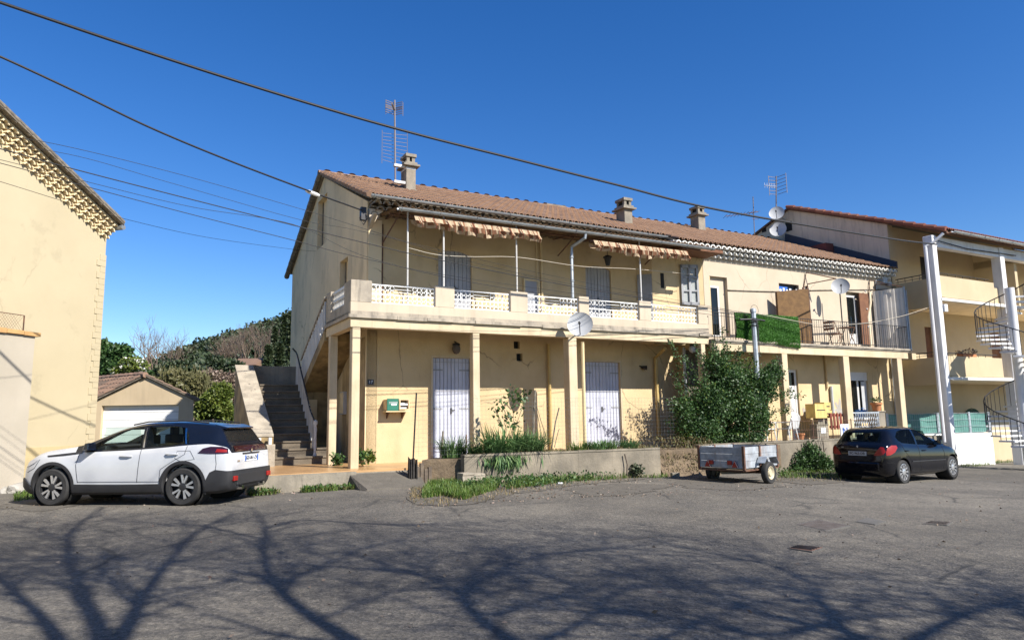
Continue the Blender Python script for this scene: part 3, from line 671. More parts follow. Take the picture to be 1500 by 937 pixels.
b.build('verge', MT['tile'], house)
# slabs of missing / slipped tiles read as a few darker steps
b = MB(G)
for (x, y, L_) in ((800, 296, .9), (1010, 331, 1.1)):
    l = roof_hit(x, y)
    b.box(l.x, l.x+L_, l.y-.1, l.y+.05, roof_z(l.y)+.02, roof_z(l.y)+.13)
b.build('slipped_tile', MT['woodgrey'], house)
# ---- genoise (rows of half round tiles under the eaves)
def genoise(fr, name, mat, u0, u1, nw, ztop, rows, parent, w=.25, step=.14, h=.125, rr=.112, skew=0):
    vs, fs, rn = [], [], []; seg = 5
    for j in range(rows):
        z = ztop-h*(j+1); n1 = nw+step*(rows-j); off = w/2*(j % 2); k = 0; u = u0+off+w/2
        while u < u1:
            b = len(vs); ju = random.uniform(-.006, .006)
            for nn in (nw, n1):
                for q in range(seg+1): a = math.pi*q/seg; vs.append((u+ju+math.cos(a)*rr, nn, z+math.sin(a)*rr*1.05))
            for nn in (n1,):
                for q in range(seg+1): a = math.pi*q/seg; vs.append((u+ju+math.cos(a)*rr*.72, nn, z+math.sin(a)*rr*.74))
            for q in range(seg+1): a = math.pi*q/seg; vs.append((u+ju+math.cos(a)*rr*.60, nw+step*(rows-j-1)+.03, z+math.sin(a)*rr*.62))
            s1 = seg+1; t = random.random()
            for q in range(seg): fs += [(b+q, b+q+1, b+s1+q+1, b+s1+q), (b+s1+q, b+s1+q+1, b+2*s1+q+1, b+2*s1+q), (b+2*s1+q, b+2*s1+q+1, b+3*s1+q+1, b+3*s1+q)]; rn += [t]*3
            u += w
        b = len(vs); n2 = n1-.12; vs += [(u0, nw, z+rr*.8), (u1, nw, z+rr*.8), (u1, n2, z+rr*.8), (u0, n2, z+rr*.8), (u0, nw, z+h), (u1, nw, z+h), (u1, n2, z+h), (u0, n2, z+h)]
        fs += [(b, b+1, b+2, b+3), (b+4, b+5, b+6, b+7), (b+2, b+3, b+7, b+6), (b, b+4, b+7, b+3), (b+1, b+5, b+6, b+2)]; rn += [.5]*5
    m = MB(fr); m.v = [fr(*p) for p in vs]; m.f = [list(f) for f in fs]; m.r = rn; return m.build(name, mat, parent, fix=False)
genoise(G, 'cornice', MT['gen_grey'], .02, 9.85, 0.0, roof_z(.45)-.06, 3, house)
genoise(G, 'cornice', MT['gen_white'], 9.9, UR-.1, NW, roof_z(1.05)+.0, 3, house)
# ---- gutters and the tin veranda roof
def gutter(fr, name, pts, parent, r=.075, mat=None):
    m = MB(fr); P = pts; seg = 6; vs = []
    for (u, n, z) in P:
        for q in range(seg+1): a = math.pi+math.pi*q/seg; vs.append((u, n+math.cos(a)*r, z+math.sin(a)*r))
        for q in range(seg+1): a = 2*math.pi-math.pi*q/seg; vs.append((u, n+math.cos(a)*(r-.012), z+math.sin(a)*(r-.012)))
    k = 2*(seg+1); fs = []
    for i in range(len(P)-1): fs += [(i*k+q, i*k+(q+1) % k, (i+1)*k+(q+1) % k, (i+1)*k+q) for q in range(k)]
    m.add(vs, fs); m.add(vs[:k], [list(range(k))]); m.add(vs[-k:], [list(range(k))])
    L = P[-1][0]-P[0][0]; nj = int(L/1.0)
    for i in range(nj+1):
        u = P[0][0]+.1+L*i/max(nj, 1)*.98; z = P[0][2]+(P[-1][2]-P[0][2])*i/max(nj, 1)
        m.tube([(u, P[0][1]+math.cos(math.pi+math.pi*q/8)*(r+.008), z+math.sin(math.pi+math.pi*q/8)*(r+.008)) for q in range(9)], .011, 4)
    return m.build(name, mat or MT['zinc'], parent, smooth=True)
gutter(G, 'gutter', [(G.on(543, 281, .53)[0], .53, roof_z(.5)+.02), (G.on(987, 346, .53)[0], .53, roof_z(.5)-.02)], house)
gl0, gz0 = G.on(583, 304, 1.75); gl1, gz1 = G.on(1046, 364, 1.75)
gutter(G, 'gutter', [(gl0, 1.75, gz0), (gl1, 1.75, gz1)], house, r=.07)
zw = 7.05
b = MB(G); nn_ = 60; vs = []; fs = []               # corrugated sheet
for i in range(nn_*4+1):
    u = .25+(gl1-.3-.25)*i/(nn_*4); zz = .02*math.sin(i*math.pi/2)
    t = (u-gl0)/(gl1-gl0); ze = gz0+(gz1-gz0)*t+.06; n0 = .0 if u < ub else .0
    vs += [(u, .01, zw+.1+zz), (u, 1.72, ze+zz), (u, .01, zw+.088+zz), (u, 1.72, ze+zz-.012)]
for i in range(nn_*4): a = i*4; fs += [(a, a+4, a+5, a+1), (a+2, a+3, a+7, a+6), (a+1, a+5, a+7, a+3)]
m_ = b.add(vs, fs).build('veranda_roof', MT['sheetunder'], house, fix=False)
b = MB(G)
for k in range(12):
    u = .5+k*(gl1-1.0)/11; t = (u-gl0)/(gl1-gl0); ze = gz0+(gz1-gz0)*t
    b.tube([(u, .02, zw+.02), (u, 1.70, ze)], .022, 4)
for (nn2, dz) in ((.9, .0), (1.66, -.03)):
    f = nn2/1.7; b.tube([(.3, nn2, zw+(gz0-zw)*f+dz), (gl1-.35, nn2, zw+(gz1-zw)*f+dz)], .028, 4)
b.tube([(G.on(560, 330, .06)[0], .08, 6.35), (.55, 1.1, 6.98)], .02, 5)
b.tube([(9.3, .08, 6.5), (9.3, 1.2, 7.0)], .02, 5); b.tube([(6.0, .08, 6.55), (6.0, 1.2, 7.0)], .02, 5)
b.build('veranda_frame', MT['rust'], house)
ur0 = G.on(992, 366, 1.2)[0]
b = MB(G); b.box(ur0, UJ+.1, NW+.0, 1.5, 6.86, 6.96); b.build('veranda_beam', MT['brownwood'], house)
# thin posts standing on the parapet
for x in (597, 650, 757, 938):
    u, _ = G.on(x, 400, d-.12); b = MB(G); z0 = 4.95 if x != 597 else 4.4
    b.tube([(u, d-.12, z0), (u, d-.12, 6.93)], .022, 6); p = b.build('post', MT['white'], house)
    b = MB(G); b.tube([(u, d-.12, 6.35), (u, d-.12, 6.95)], .018, 5); b.lathe((u, d-.12, z0), [(.05, 0), (.05, .02), (.03, .03)], 8); b.build('post_sleeve', MT['rust'], p)
# ---- rain pipe with swan neck, and pipes on the ground floor
ud = G.on(848, 440, d+.02)[0]
b = MB(G); b.tube([(ud+.2, 1.74, 6.9), (ud+.16, 1.74, 6.72), (ud+.02, d-.3, 6.55), (ud, d-.3, 6.3), (ud, d-.3, 4.95)], .048, 8); b.build('rain_pipe', MT['zinc'], house, smooth=True)
for z in (6.2, 5.5):
    b = MB(G); b.lathe((ud, d-.3, z), [(.055, 0), (.062, .01), (.062, .06), (.055, .07)], 10); b.build('pipe_collar', MT['zinc'], house)
b = MB(G); up_ = G.on(850, 560, d)[0]; b.tube([(up_+.1, d+.02, 3.72), (up_+.1, d+.0, .6)], .05, 8); b.build('rain_pipe', MT['pipecream'], house, smooth=True)
b = MB(G); uy_ = G.on(806, 600, .08)[0]; b.tube([(uy_, .08, 3.8), (uy_, .08, 2.2), (uy_, .08, .6)], .045, 8); b.build('rain_pipe', MT['yellowpipe'], house, smooth=True)
b = MB(G); u9 = G.on(962, 560, .12)[0]; b.tube([(u9-.25, .9, 3.72), (u9, .12, 3.5), (u9, .12, 1.0), (u9+.15, .2, .85)], .06, 8); b.build('rain_pipe', MT['yellowpipe'], house, smooth=True)
b = MB(G); u9 = G.on(793, 380, .06)[0]
b.tube([(u9, .06, ZF), (u9, .06, 6.95)], .035, 6); b.tube([(u9-.16, .05, 5.2), (u9-.16, .05, 6.95)], .015, 5); b.build('rain_pipe', MT['pipecream'], house, smooth=True)
b = MB(G); u9 = G.on(1003, 540, NW+.06)[0]; b.tube([(u9, NW+.06, 3.8), (u9, NW+.06, .6)], .05, 8); b.build('rain_pipe', MT['pvc'], house, smooth=True)
b = MB(G); u9 = G.on(1217, 560, NW+.07)[0]; b.tube([(u9, NW+.07, 2.6), (u9, NW+.07, 1.5)], .055, 8); b.build('rain_pipe', MT['pvc'], house, smooth=True)
b = MB(G); u9 = G.on(1210, 540, NW+.05)[0]; b.tube([(u9, NW+.05, 3.9), (u9, NW+.05, 2.5)], .04, 6); b.build('rain_pipe', MT['stucco'], house)
b = MB(G); u9 = G.on(1309, 570, NW+.05)[0]; b.tube([(u9, NW+.08, 3.9), (u9, NW+.08, .8)], .05, 6); b.tube([(u9+.2, NW+.08, 3.9), (u9+.2, NW+.08, .8)], .03, 6); b.build('rain_pipe', MT['pvc'], house)
# ---- balcony of the main house
bal = house
US0 = -.86; UE = G.on(1037, 460, d)[0]; NS = -.85
b = MB(G); b.prism([(US0, NS), (US0, d), (UE, d), (UE, .0), (.0, .0), (.0, NS)], 2, 4.12, 4.24); b.build('balcony_floor', MT['parapet_dirty'], house)
b = MB(G)                                           # moulded slab edge, broken in places
u = US0-.04
while u < UE:
    L_ = random.uniform(.5, 1.4); dz = random.uniform(-.012, .012); dn = random.uniform(-.015, .02)
    b.box(u, min(u+L_-.004, UE+.04), d-.1, d+.06+dn, 4.07+dz, 4.15); u += L_
b.box(US0-.06, US0+.05, NS, d+.05, 4.072, 4.149); b.build('slab_edge', MT['parapet_dirty'], house)
def beam(n0, n1, u0, u1, z0, z1, mat): b = MB(G); b.box(u0, u1, n0, n1, z0, z1); return b.build('beam', mat, house)
beam(d-.24, d+.0, US0, UE-.02, 3.84, 4.068, MT['column'])
b = MB(G); b.box(US0+.0, US0+.2, NS, d-.245, 3.84, 4.066); b.build('beam', MT['column'], house)
for x in (850, 1033): pass
zs0, zs1 = 4.15, 4.46                               # low solid part; posts up to 5.0
ZP = 5.0
px_posts = [(514, 545), (638, 666), (748, 773), (848, 862.5), (936, 953), (1021.5, 1036)]
Uposts = [(G.on(a, 430, d)[0], G.on(e, 430, d)[0]) for a, e in px_posts]
for i, (a, e) in enumerate(Uposts):
    b = MB(G); b.box(a, e, d-.16, d, zs1+.0, ZP+.012*i); b.build('parapet_post', MT['parapet_dirty'] if i == 0 else MT['parapet'], house, bevel=.008)
b = MB(G); b.box(Uposts[0][0]+.0, UE, d-.16, d-.002, zs0, zs1); b.build('parapet', MT['parapet'], house)
b = MB(G); b.box(US0, US0+.15, NS, d-.16, zs0, zs1); b.build('parapet', MT['parapet_dirty'], house)
b = MB(G); b.box(US0, US0+.15, d-.62, d-.16, zs1, ZP); b.build('parapet_post', MT['parapet_dirty'], house)
b = MB(G); b.box(US0, US0+.15, NS, NS+.45, zs1, ZP+.02); b.build('parapet_post', MT['parapet_dirty'], house)
def ring(m, c, r, ax, rr=.008, n=10, a0=0, a1=2*math.pi):
    pts = []
    for k in range(n+1):
        a = a0+(a1-a0)*k/n
        pts.append((c[0]+math.cos(a)*r, c[1], c[2]+math.sin(a)*r) if ax == 1 else (c[0], c[1]+math.cos(a)*r, c[2]+math.sin(a)*r))
    m.tube(pts, rr, 4, cap=False)
def scroll_panel(u0, u1, n, z0, z1, parent):
    m = MB(G); zm = (z0+z1)/2
    for z in (z0+.02, zm, z1): m.box(u0, u1, n-.012, n+.012, z-.011, z+.011)
    for k in range(4): u = u0+(u1-u0)*(k+.5)/4; (m.box(u-.01, u+.01, n-.01, n+.01, zm, z1) if k % 3 == 0 else None)
    m.box((u0+u1)/2-.01, (u0+u1)/2+.01, n-.01, n+.01, z0, zm); m.box(u0, u0+.015, n-.01, n+.01, z0, z1); m.box(u1-.015, u1, n-.01, n+.01, z0, z1)
    p = m.build('railing', MT['whitewall'], parent)
    s = MB(G); h = (zm-z0); r_ = h*.23; k = max(3, int((u1-u0)/(2.1*r_)))
    for row, zc_ in enumerate((z0+h*.28, z0+h*.74, zm+h*.27, zm+h*.73)):
        for i in range(k):
            uc = u0+(u1-u0)*(i+.5)/k
            if row >= 2 and .35 < (i+.5)/k < .62: continue
            ring(s, (uc, n, zc_), r_, 1, .009, 8, .6*(i % 2), 5.6+.6*(i % 2))
    for i in range(k):
        if .35 < (i+.5)/k < .62: uc = u0+(u1-u0)*(i+.5)/k; s.box(uc-.03, uc+.03, n-.005, n+.005, zm+h*.28, zm+h*.31)
    s.box(u0+(u1-u0)*.35, u0+(u1-u0)*.62, n-.008, n+.008, zm+h*.6, zm+h*.64); s.box(u0+(u1-u0)*.35, u0+(u1-u0)*.62, n-.008, n+.008, zm+h*.3, zm+h*.34)
    s.build('scrollwork', MT['whitewall'], p); return p
for i in range(5): scroll_panel(Uposts[i][1], Uposts[i+1][0], d-.08, zs1, 4.93+.012*i, house)
m = MB(G); n0, n1 = NS+.45, d-.62                     # pale pierced panel in the side parapet
for z in (zs1+.03, (zs1+ZP)/2, ZP-.05): m.box(US0+.05, US0+.11, n0, n1, z-.035, z+.035)
for k in range(9):
    nn2 = n0+(n1-n0)*(k+.5)/9
    m.tube([(US0+.08, nn2-.05, zs1+.05), (US0+.08, nn2+.05, (zs1+ZP)/2-.03)], .02, 5); m.tube([(US0+.08, nn2-.05, (zs1+ZP)/2+.03), (US0+.08, nn2+.05, ZP-.08)], .02, 5)
m.build('railing', MT['white'], house)
# columns
def column(x0, x1, n, w=.2, z0=ZT, z1=3.84, mat='column', h=None):
    u0 = G.on(x0, 600, n)[0]; u1 = G.on(x1, 600, n)[0]; b = MB(G); b.box(u0, u1, n-w, n, z0-.1, z1); return b.build('column', MT[mat], house, bevel=.012)
column(514.5, 526.5, d-.01, .22); column(693.5, 703.5, d-.01); column(835.5, 847.5, d-.01, .3); column(1032, 1038, d-.01)
u0 = US0+.0; b = MB(G); nn2 = -.35; b.box(u0, u0+.2, nn2-.2, nn2, .4, 3.84); b.build('column', MT['column'], house, bevel=.012)
# ---- wing balcony
NWB = 1.75; zb = G.on(1173, 502.5, NWB)[1]; ue2 = G.on(1335, 511.7, NWB)[0]; us2 = UE+.03
b = MB(G); b.box(us2, ue2, NW, NWB, zb-.12, zb); b.box(us2, ue2+.02, NWB, NWB+.04, zb-.07, zb-.01); b.build('balcony_floor', MT['parapet_dirty'], house)
b = MB(G); b.box(us2, ue2-.2, NWB-.22, NWB-.03, zb-.37, zb-.122); b.build('beam', MT['column'], house)
for x0, x1 in ((1052, 1058), (1148, 1156), (1238, 1246.5), (1317, 1324)):
    u0 = G.on(x0, 560, NWB-.04)[0]; u1 = G.on(x1, 560, NWB-.04)[0]; b = MB(G); b.box(u0, u1, NWB-.26, NWB-.04, .3, zb-.37); b.build('column', MT['column'], house, bevel=.01)
b = MB(G); b.box(UR-.35, UR-.1, NW, NWB-.3, zb-.36, zb-.12); b.build('beam', MT['column'], house)
# black railing
rl = MB(G); zr1 = G.on(1172, 466, NWB-.05)[1]
rl.box(us2, ue2-.05, NWB-.065, NWB-.035, zr1-.02, zr1); rl.box(us2, ue2-.05, NWB-.06, NWB-.04, zb+.07, zb+.09)
k = 0; u = us2+.05
while u < ue2-.05: rl.tube([(u, NWB-.05, zb), (u, NWB-.05, zr1)], .008 if k % 8 else .016, 4); u += .115; k += 1
rl.box(ue2-.07, ue2-.05, NW, NWB-.05, zr1-.02, zr1); n_ = NW+.1
while n_ < NWB-.1: rl.tube([(ue2-.06, n_, zb), (ue2-.06, n_, zr1)], .008, 4); n_ += .12
rl.build('railing', MT['dark'], house)
# ---- chimneys (sub-parts of the roof)
def chimney(x0, x1, xc, ytop, ybase, dep, bands, left=.55):
    # right/front face between px xc..x1, left face x0..xc; base on the roof
    l = roof_hit(xc, ybase)
    u0, n1 = l.x, l.y; u1 = G.on(x1, ybase, n1)[0]; zt = G.on(xc, ytop, n1)[1]; w = .5
    b = MB(G); b.box(u0, u1, n1-w, n1, roof_z(n1)-.5, zt-.42); p = b.build('chimney', MT['stonegrey'], house, bevel=.01)
    b = MB(G); b.box(u0-.11, u1+.11, n1-w-.11, n1+.11, zt-.42, zt-.36); b.box(u0-.04, u1+.04, n1-w-.04, n1+.04, zt-.36, zt-.28)
    for (a, e) in ((u0+.02, u0+.12), (u1-.12, u1-.02)):
        for (f, g_) in ((n1-w+.02, n1-w+.12), (n1-.12, n1-.02)): b.box(a, e, f, g_, zt-.28, zt-.1)
    b.box(u0-.02, u1+.02, n1-w-.02, n1+.02, zt-.1, zt); b.box(u0+.1, u1-.1, n1-w+.1, n1-.1, zt, zt+.04); b.build('chimney_cap', MT['stonegrey'], p)
    b = MB(G); b.box(u0+.08, u1-.08, n1-w+.08, n1-.08, zt-.28, zt-.11); b.build('flue', MT['black'], p)
    if bands:
        b = MB(G)
        for z in bands: b.box(u0-.006, u1+.006, n1-w-.006, n1+.006, z*1.0+zt-.06, zt+z)
        b.build('band', MT['white'], p)
    b = MB(G); b.prism([(u0-.1, n1+.1), (u1+.1, n1+.1), (u1+.1, n1-w-.1), (u0-.1, n1-w-.1)], 2, 0, 0) if False else None
    b = MB(G); q0 = roof_z(n1+.15)+.02; q1 = roof_z(n1-w)+.05
    b.add([(u0-.12, n1+.15, q0+.06), (u1+.12, n1+.15, q0+.06), (u1+.12, n1-w-.1, q1+.1), (u0-.12, n1-w-.1, q1+.1)], [(0, 1, 2, 3)]); b.build('flashing', MT['stonegrey'], p)
    return u0, n1, zt
ch1 = chimney(588, 609, 595, 224, 280, 0, (-.46, -1.2)); ch2 = chimney(905, 927, 915.5, 289, 329, 0, ()); ch3 = chimney(1013, 1034, 1024, 301, 338, 0, ())
# ---- terrace and floor
b = MB(G); b.prism([(-3.1, -1.0), (-3.1, 2.2), (.8, 2.2), (1.0, 1.75), (UG+.2, 1.75), (UG+.2, -.2), (0, -.2), (-.2, -1.0)], 2, .0, ZT); b.build('terrace', MT['tilefloor'], house)
b = MB(G); b.box(-3.2, -.9, 2.2, 2.36, .0, ZT-.02); b.box(-.9, .8, 2.2, 2.3, 0, ZT-.05); b.build('terrace_kerb', MT['conc'], house)
b = MB(G); b.hexa([(-1.1, 2.3, .05), (.62, 2.3, .05), (.5, 3.3, .02), (-1.0, 3.3, .02), (-1.05, 2.3, ZT-.07), (.55, 2.3, ZT-.07), (.42, 3.25, .16), (-.92, 3.25, .17)]); b.build('ramp', MT['grit'], house)
b = MB(G); b.box(UG+.2, UR+.1, NW-.1, 2.2, .2, .72); b.build('terrace', MT['conc'], house)
# ---- outside stairs
st = house; u_l, u_r = -2.12, -1.0; nf0 = -1.0; tr = .245; rs = .2
SM = MB(G)
NSTEP = 11
for i in range(NSTEP):
    ur = (-.52 if i == 0 else (-.62 if i == 1 else u_r)); n0 = nf0-tr*i; z = ZT+rs*(i+1)
    SM.box(u_l, ur, n0-(tr if i < NSTEP-1 else 1.1), n0, max(ZT-.1, z-1.2 if i > 5 else ZT-.1)+.001*i, z-.045)
stairs = SM.build('stairs', MT['step'], house)
T = MB(G)
for i in range(NSTEP):
    ur = (-.49 if i == 0 else (-.59 if i == 1 else u_r+.0)); n0 = nf0-tr*i; z = ZT+rs*(i+1)
    T.box(u_l+.002, ur, n0-(tr if i < NSTEP-1 else 1.05)+.0, n0+.03, z-.045, z+random.uniform(-.004, .004))
T.build('tread', MT['step'], stairs, bevel=.006)
nb0 = nf0-tr*NSTEP; zl = ZT+rs*NSTEP                # landing
b = MB(G); b.box(-2.6, .0, nb0-1.25, nb0-1.0, .2, 3.33); b.build('landing_wall', MT['conc2'], house)
b = MB(G); b.box(-1.0, 0, nb0-1.0, nb0+.0, zl-.25, zl); b.build('landing', MT['step'], house)
# sloping side wall on the left
qb = [G.onu(345, 540, -2.75), G.onu(385, 640, -2.45)]
nA = nb0-1.0; zA = 3.3; nBf = -.95; zB = 1.24
b = MB(G); ws0, ws1 = -2.62, u_l-.004
b.hexa([(ws0, nA, .2), (ws1, nA, .2), (ws1, nBf, .2), (ws0, nBf, .2), (ws0, nA, zA), (ws1, nA, zA), (ws1, nBf, zB), (ws0, nBf, zB)]); sw = b.build('side_wall', MT['brownstain'], house)
b = MB(G); e = .006
b.hexa([(ws0-.03, nA-.02, zA), (ws1+.0, nA-.02, zA), (ws1+.0, nBf+.02, zB), (ws0-.03, nBf+.02, zB), (ws0-.03, nA-.02, zA+.05), (ws1+.0, nA-.02, zA+.05), (ws1+.0, nBf+.02, zB+.05), (ws0-.03, nBf+.02, zB+.05)]); b.build('coping', MT['concrough'], sw)
b = MB(G); b.box(ws0-.02, ws1, nBf+.0, nBf+.28, .2, 1.05); b.build('end_block', MT['concrough'], sw)
b = MB(G)
for uu in (ws0+.12, ws1-.12): b.box(uu-.035, uu+.035, nBf+.1, nBf+.26, 1.05, 1.22)
b.box(ws0, ws1, nBf+.02, nBf+.26, 1.22, 1.28) if False else None
b.build('bracket', MT['white'], sw)
# upper flight against the gable
UFm = MB(G); nU0 = nb0-.0; nU1 = NS; zU0 = zl; zU1 = 4.15; ns_ = 8
for i in range(ns_):
    a = nU0+(nU1-nU0)*i/ns_; e_ = nU0+(nU1-nU0)*(i+1)/ns_; z = zU0+(zU1-zU0)*(i+1)/ns_
    UFm.box(-.85, 0-.014, a, e_, z-.2, z)
uf = UFm.build('upper_flight', MT['step'], house)
b = MB(G); b.hexa([(-.9, nU0-.1, zU0-.42), (-.02, nU0-.1, zU0-.42), (-.02, nU1, zU1-.4), (-.9, nU1, zU1-.4), (-.9, nU0-.1, zU0-.12), (-.02, nU0-.1, zU0-.12), (-.02, nU1, zU1-.08), (-.9, nU1, zU1-.08)]); b.build('flight_slab', MT['brownstain'], uf)
b = MB(G); b.box(-.75, -.02, -3.6, -3.4, ZT, 3.1); b.build('store_wall', MT['brownstain'], house)
b = MB(G); b.box(-.98, -.5, -3.3, -3.22, ZT, G.on(465, 585, -3.3)[1]); b.build('store_panel', MT['stucco'], house)
b = MB(G); b.box(-.03, -.015, -2.2, -.05, ZT, 3.8); b.build('stained_dado', MT['stucco_old'], house)
# balusters of the upper flight: pale concrete posts
m = MB(G); nbal = 17
for i in range(nbal):
    t = (i+.5)/nbal; nn2 = nU0+(nU1-nU0)*t; z0 = zU0+(zU1-zU0)*t-.05; z1 = zU0+.78+(zU1+.72-zU0-.78)*t
    m.tube([(-.87, nn2, z0), (-.87, nn2, z1)], .028, 5)
rlu = m.build('railing', MT['white'], house)
m = MB(G); m.hexa([(-.92, nU0, zU0+.74), (-.82, nU0, zU0+.74), (-.82, nU1, zU1+.74), (-.92, nU1, zU1+.74), (-.92, nU0, zU0+.8), (-.82, nU0, zU0+.8), (-.82, nU1, zU1+.8), (-.92, nU1, zU1+.8)]); m.build('handrail', MT['parapet_dirty'], rlu)
# iron rail of the lower flight
m = MB(G); ur = u_r-.03; pts_ = []
for i in range(1, NSTEP+1):
    nn2 = nf0-tr*i+.12; z = ZT+rs*i
    for dn in (0, .13): m.tube([(ur, nn2-dn, z-.02), (ur, nn2-dn, z+.78+dn*.7)], .011, 5)
m.tube([(ur, nf0-tr*1+.16, ZT+rs*1.0), (ur, nf0-tr*1+.16, ZT+rs+.85)], .034, 8)
rll = m.build('railing', MT['white'], house)
m = MB(G); m.tube([(ur, nf0-.08, ZT+rs+.86), (ur, nf0-.25, ZT+rs+.95), (ur, nf0-.7, ZT+rs*2.6+.87), (ur, nb0+.1, zl+.88), (ur, nb0-.12, zl+1.0), (ur-.1, nb0-.16, zl+1.12)], .024, 6); m.build('handrail', MT['dark'], rll)
m = MB(G)
m.lathe((ur, nf0-tr+.16, ZT+rs), [(.05, 0), (.05, .05), (.03, .1), (.045, .3), (.03, .5), (.045, .7), (.03, .8), (.06, .85), (.05, .92), (.01, .95)], 10); m.build('newel', MT['white'], rll, smooth=True)
# ================================================================== things fixed to the house
def dish(P, nrm, r, label, arm_to=None, mat='dish', lnbside=-1):
    N = Vector(nrm).normalized(); t = thing('satellite_dish', P, label, 'satellite dish', 'satellite dishes on the houses')
    X = N.cross(Vector((0, 0, 1))).normalized(); Y = X.cross(N)
    b = MB(); k = 7; prof = [(r*i/k, .22*r*(i/k)**2) for i in range(k+1)]
    b.lathe(tuple(P), [(a, h) for a, h in prof]+[(r*1.02, .22*r+.004), (r*1.0, .22*r-.012)]+[(a, h-.012) for a, h in prof[::-1]], 28, tuple(N), close=False)
    b.build('reflector', MT[mat], t, smooth=True)
    m = MB(); lo = P-Y*r*.98+N*.1; tip = P+N*r*1.05-Y*r*.25
    m.tube([tuple(P-Y*r*.9+N*.02), tuple(P-Y*r*.8+N*r*.5), tuple(tip)], .014, 5); m.build('feed_arm', MT['dark'], t)
    m = MB(); m.lathe(tuple(tip), [(.03, -.05), (.035, 0), (.03, .06)], 8, tuple(N)); m.build('receiver', MT['plastic'], t)
    if arm_to is not None:
        m = MB(); q = Vector(arm_to); m.tube([tuple(P-N*.02), tuple(P-N*.12), tuple(q)], .022, 6); m.tube([tuple(P-N*.12-Y*.1), tuple(P-N*.12+Y*.1)], .04, 6); m.build('bracket', MT['galv'], t)
    return t
def gp(px, py, n): u, z = G.on(px, py, n); return G(u, n, z)
sundir = Vector((.846, -.679, .88)).normalized()
dish(gp(850, 476, d+.55), (-.16, -1, .26), .345, 'grey satellite dish fixed to the balcony slab above the middle column', G(G.on(850, 495, d)[0]-.1, d, 3.95))
p = gp(1231, 420, 1.35)
dish(p, (-.38, -1, .25), .31, 'pale satellite dish on a thin mast standing on the right balcony')
b = MB(); q = G.loc(p+Vector((.02, .12, 0))); m = MB(G); m.tube([(q.x, q.y, zb), (q.x, q.y, q.z)], .022, 6); m.build('mast', MT['dark'], D.objects['satellite_dish.001'])
# the two dishes beside the roof of the far building, on a mast with an antenna
RS = 21.75
nd = G.onu(1150, 335, RS-.15)[0]
def ru(px, py, u): n, z = G.onu(px, py, u); return G(u, n, z)
dish(ru(1138, 313, RS-.6), (-.5, -1, .35), .34, 'white satellite dish just above the roof ridge, upper of the two by the far gable', ru(1150, 322, RS-.02))
dish(ru(1140, 337, RS-.6), (-.5, -1, .35), .37, 'grey satellite dish half in shade, lower of the two by the far gable', ru(1152, 340, RS-.02))
def yagi(base, top, label, kind):
    t = thing('television_antenna', base, label, 'antenna', 'aerials on the roofs')
    m = MB(); m.tube([tuple(base), tuple(top)], .028 if kind < 2 else .02, 6); m.build('mast', MT['mast'], t)
    H = (Vector(top)-Vector(base)).length
    if kind == 0:
        g = MB(); c = Vector(top)
        X = Vector((.96, .28, 0))
        for (z0, z1, w) in ((-.50, -.04, .27),):
            for s in (-1, 1):
                g.tube([tuple(c+X*s*w+Vector((0, 0, z0))), tuple(c+X*s*w+Vector((0, 0, z1)))], .012, 4)
            for k in range(4): 
                for zz in (z0+.04+.07*k, z1-.04-.07*k): g.tube([tuple(c-X*w+Vector((0, -.12, zz))), tuple(c+Vector((0, .08, zz))), tuple(c+X*w+Vector((0, -.12, zz)))], .012, 4)
        g.tube([tuple(c+Vector((0, -.5, -.35))), tuple(c+Vector((0, .1, -.33)))], .03, 5); g.build('reflector', MT['mast'], t)
        g = MB(); c2 = c+Vector((0, 0, -1.1))
        for k in range(9): g.tube([tuple(c2-X*.38+Vector((0, .1, -.11*k))), tuple(c2+X*.38+Vector((0, .1, -.13*k)))], .007, 4)
        for s in (-1, 1): g.tube([tuple(c2+X*s*.4+Vector((0, .1, .1))), tuple(c2+X*s*.4+Vector((0, .1, -1.0 if s < 0 else -1.25)))], .01, 4)
        g.build('dipole_grid', MT['mast'], t)
    elif kind == 1:
        g = MB(); c = Vector(top)
        for s in (-1, 1):
            for k in range(6):
                zz = -.05-.17*k; g.tube([tuple(c+Vector((s*.02, .05, zz))), tuple(c+Vector((s*.42-.05, -.25, zz+.06*s)))], .012, 4)
            g.tube([tuple(c+Vector((s*.42-.05, -.25, .06*s))), tuple(c+Vector((s*.42-.05, -.25, -.98+.06*s)))], .014, 4)
        g.build('reflector', MT['mast'], t)
        g = MB(); g.tube([tuple(c+Vector((0, .05, -.5))), tuple(c+Vector((-.75, -.5, -.62)))], .02, 4)
        for k in range(5): q = c+Vector((-.75, -.5, -.62))*(.35+.15*k); q = c+Vector((-.15*k-.15, -.1*k-.05, -.5-.024*k)); g.tube([tuple(q+Vector((0, 0, -.12))), tuple(q+Vector((0, 0, .12)))], .01, 4)
        g.build('boom', MT['alu'], t)
    else:
        g = MB(); c = Vector(top)-Vector((0, 0, .8)); e = Vector((-1.5, -.3, -.25)); g.tube([tuple(c-e*.15), tuple(c+e)], .014, 4)
        for k in range(9): q = c+e*(k/8); g.tube([tuple(q+Vector((.05, -.18, .05))), tuple(q-Vector((.05, -.18, .05)))], .008, 4)
        g.tube([tuple(c+Vector((-.3, -.15, -.05))), tuple(c+Vector((.35, .12, .1)))], .01, 4); g.tube([tuple(c+Vector((-.2, -.15, -.35))), tuple(c+Vector((.25, .12, -.3)))], .01, 4); g.build('boom', MT['rust'], t)
    return t
u_, n_c, zt_ = ch1
bs_ = G(G.on(579, 270, n_c-.1)[0], n_c-.1, G.on(579, 268, n_c-.1)[1]); tp_ = G(G.on(578, 150, n_c-.1)[0], n_c-.1, G.on(578, 147, n_c-.1)[1])
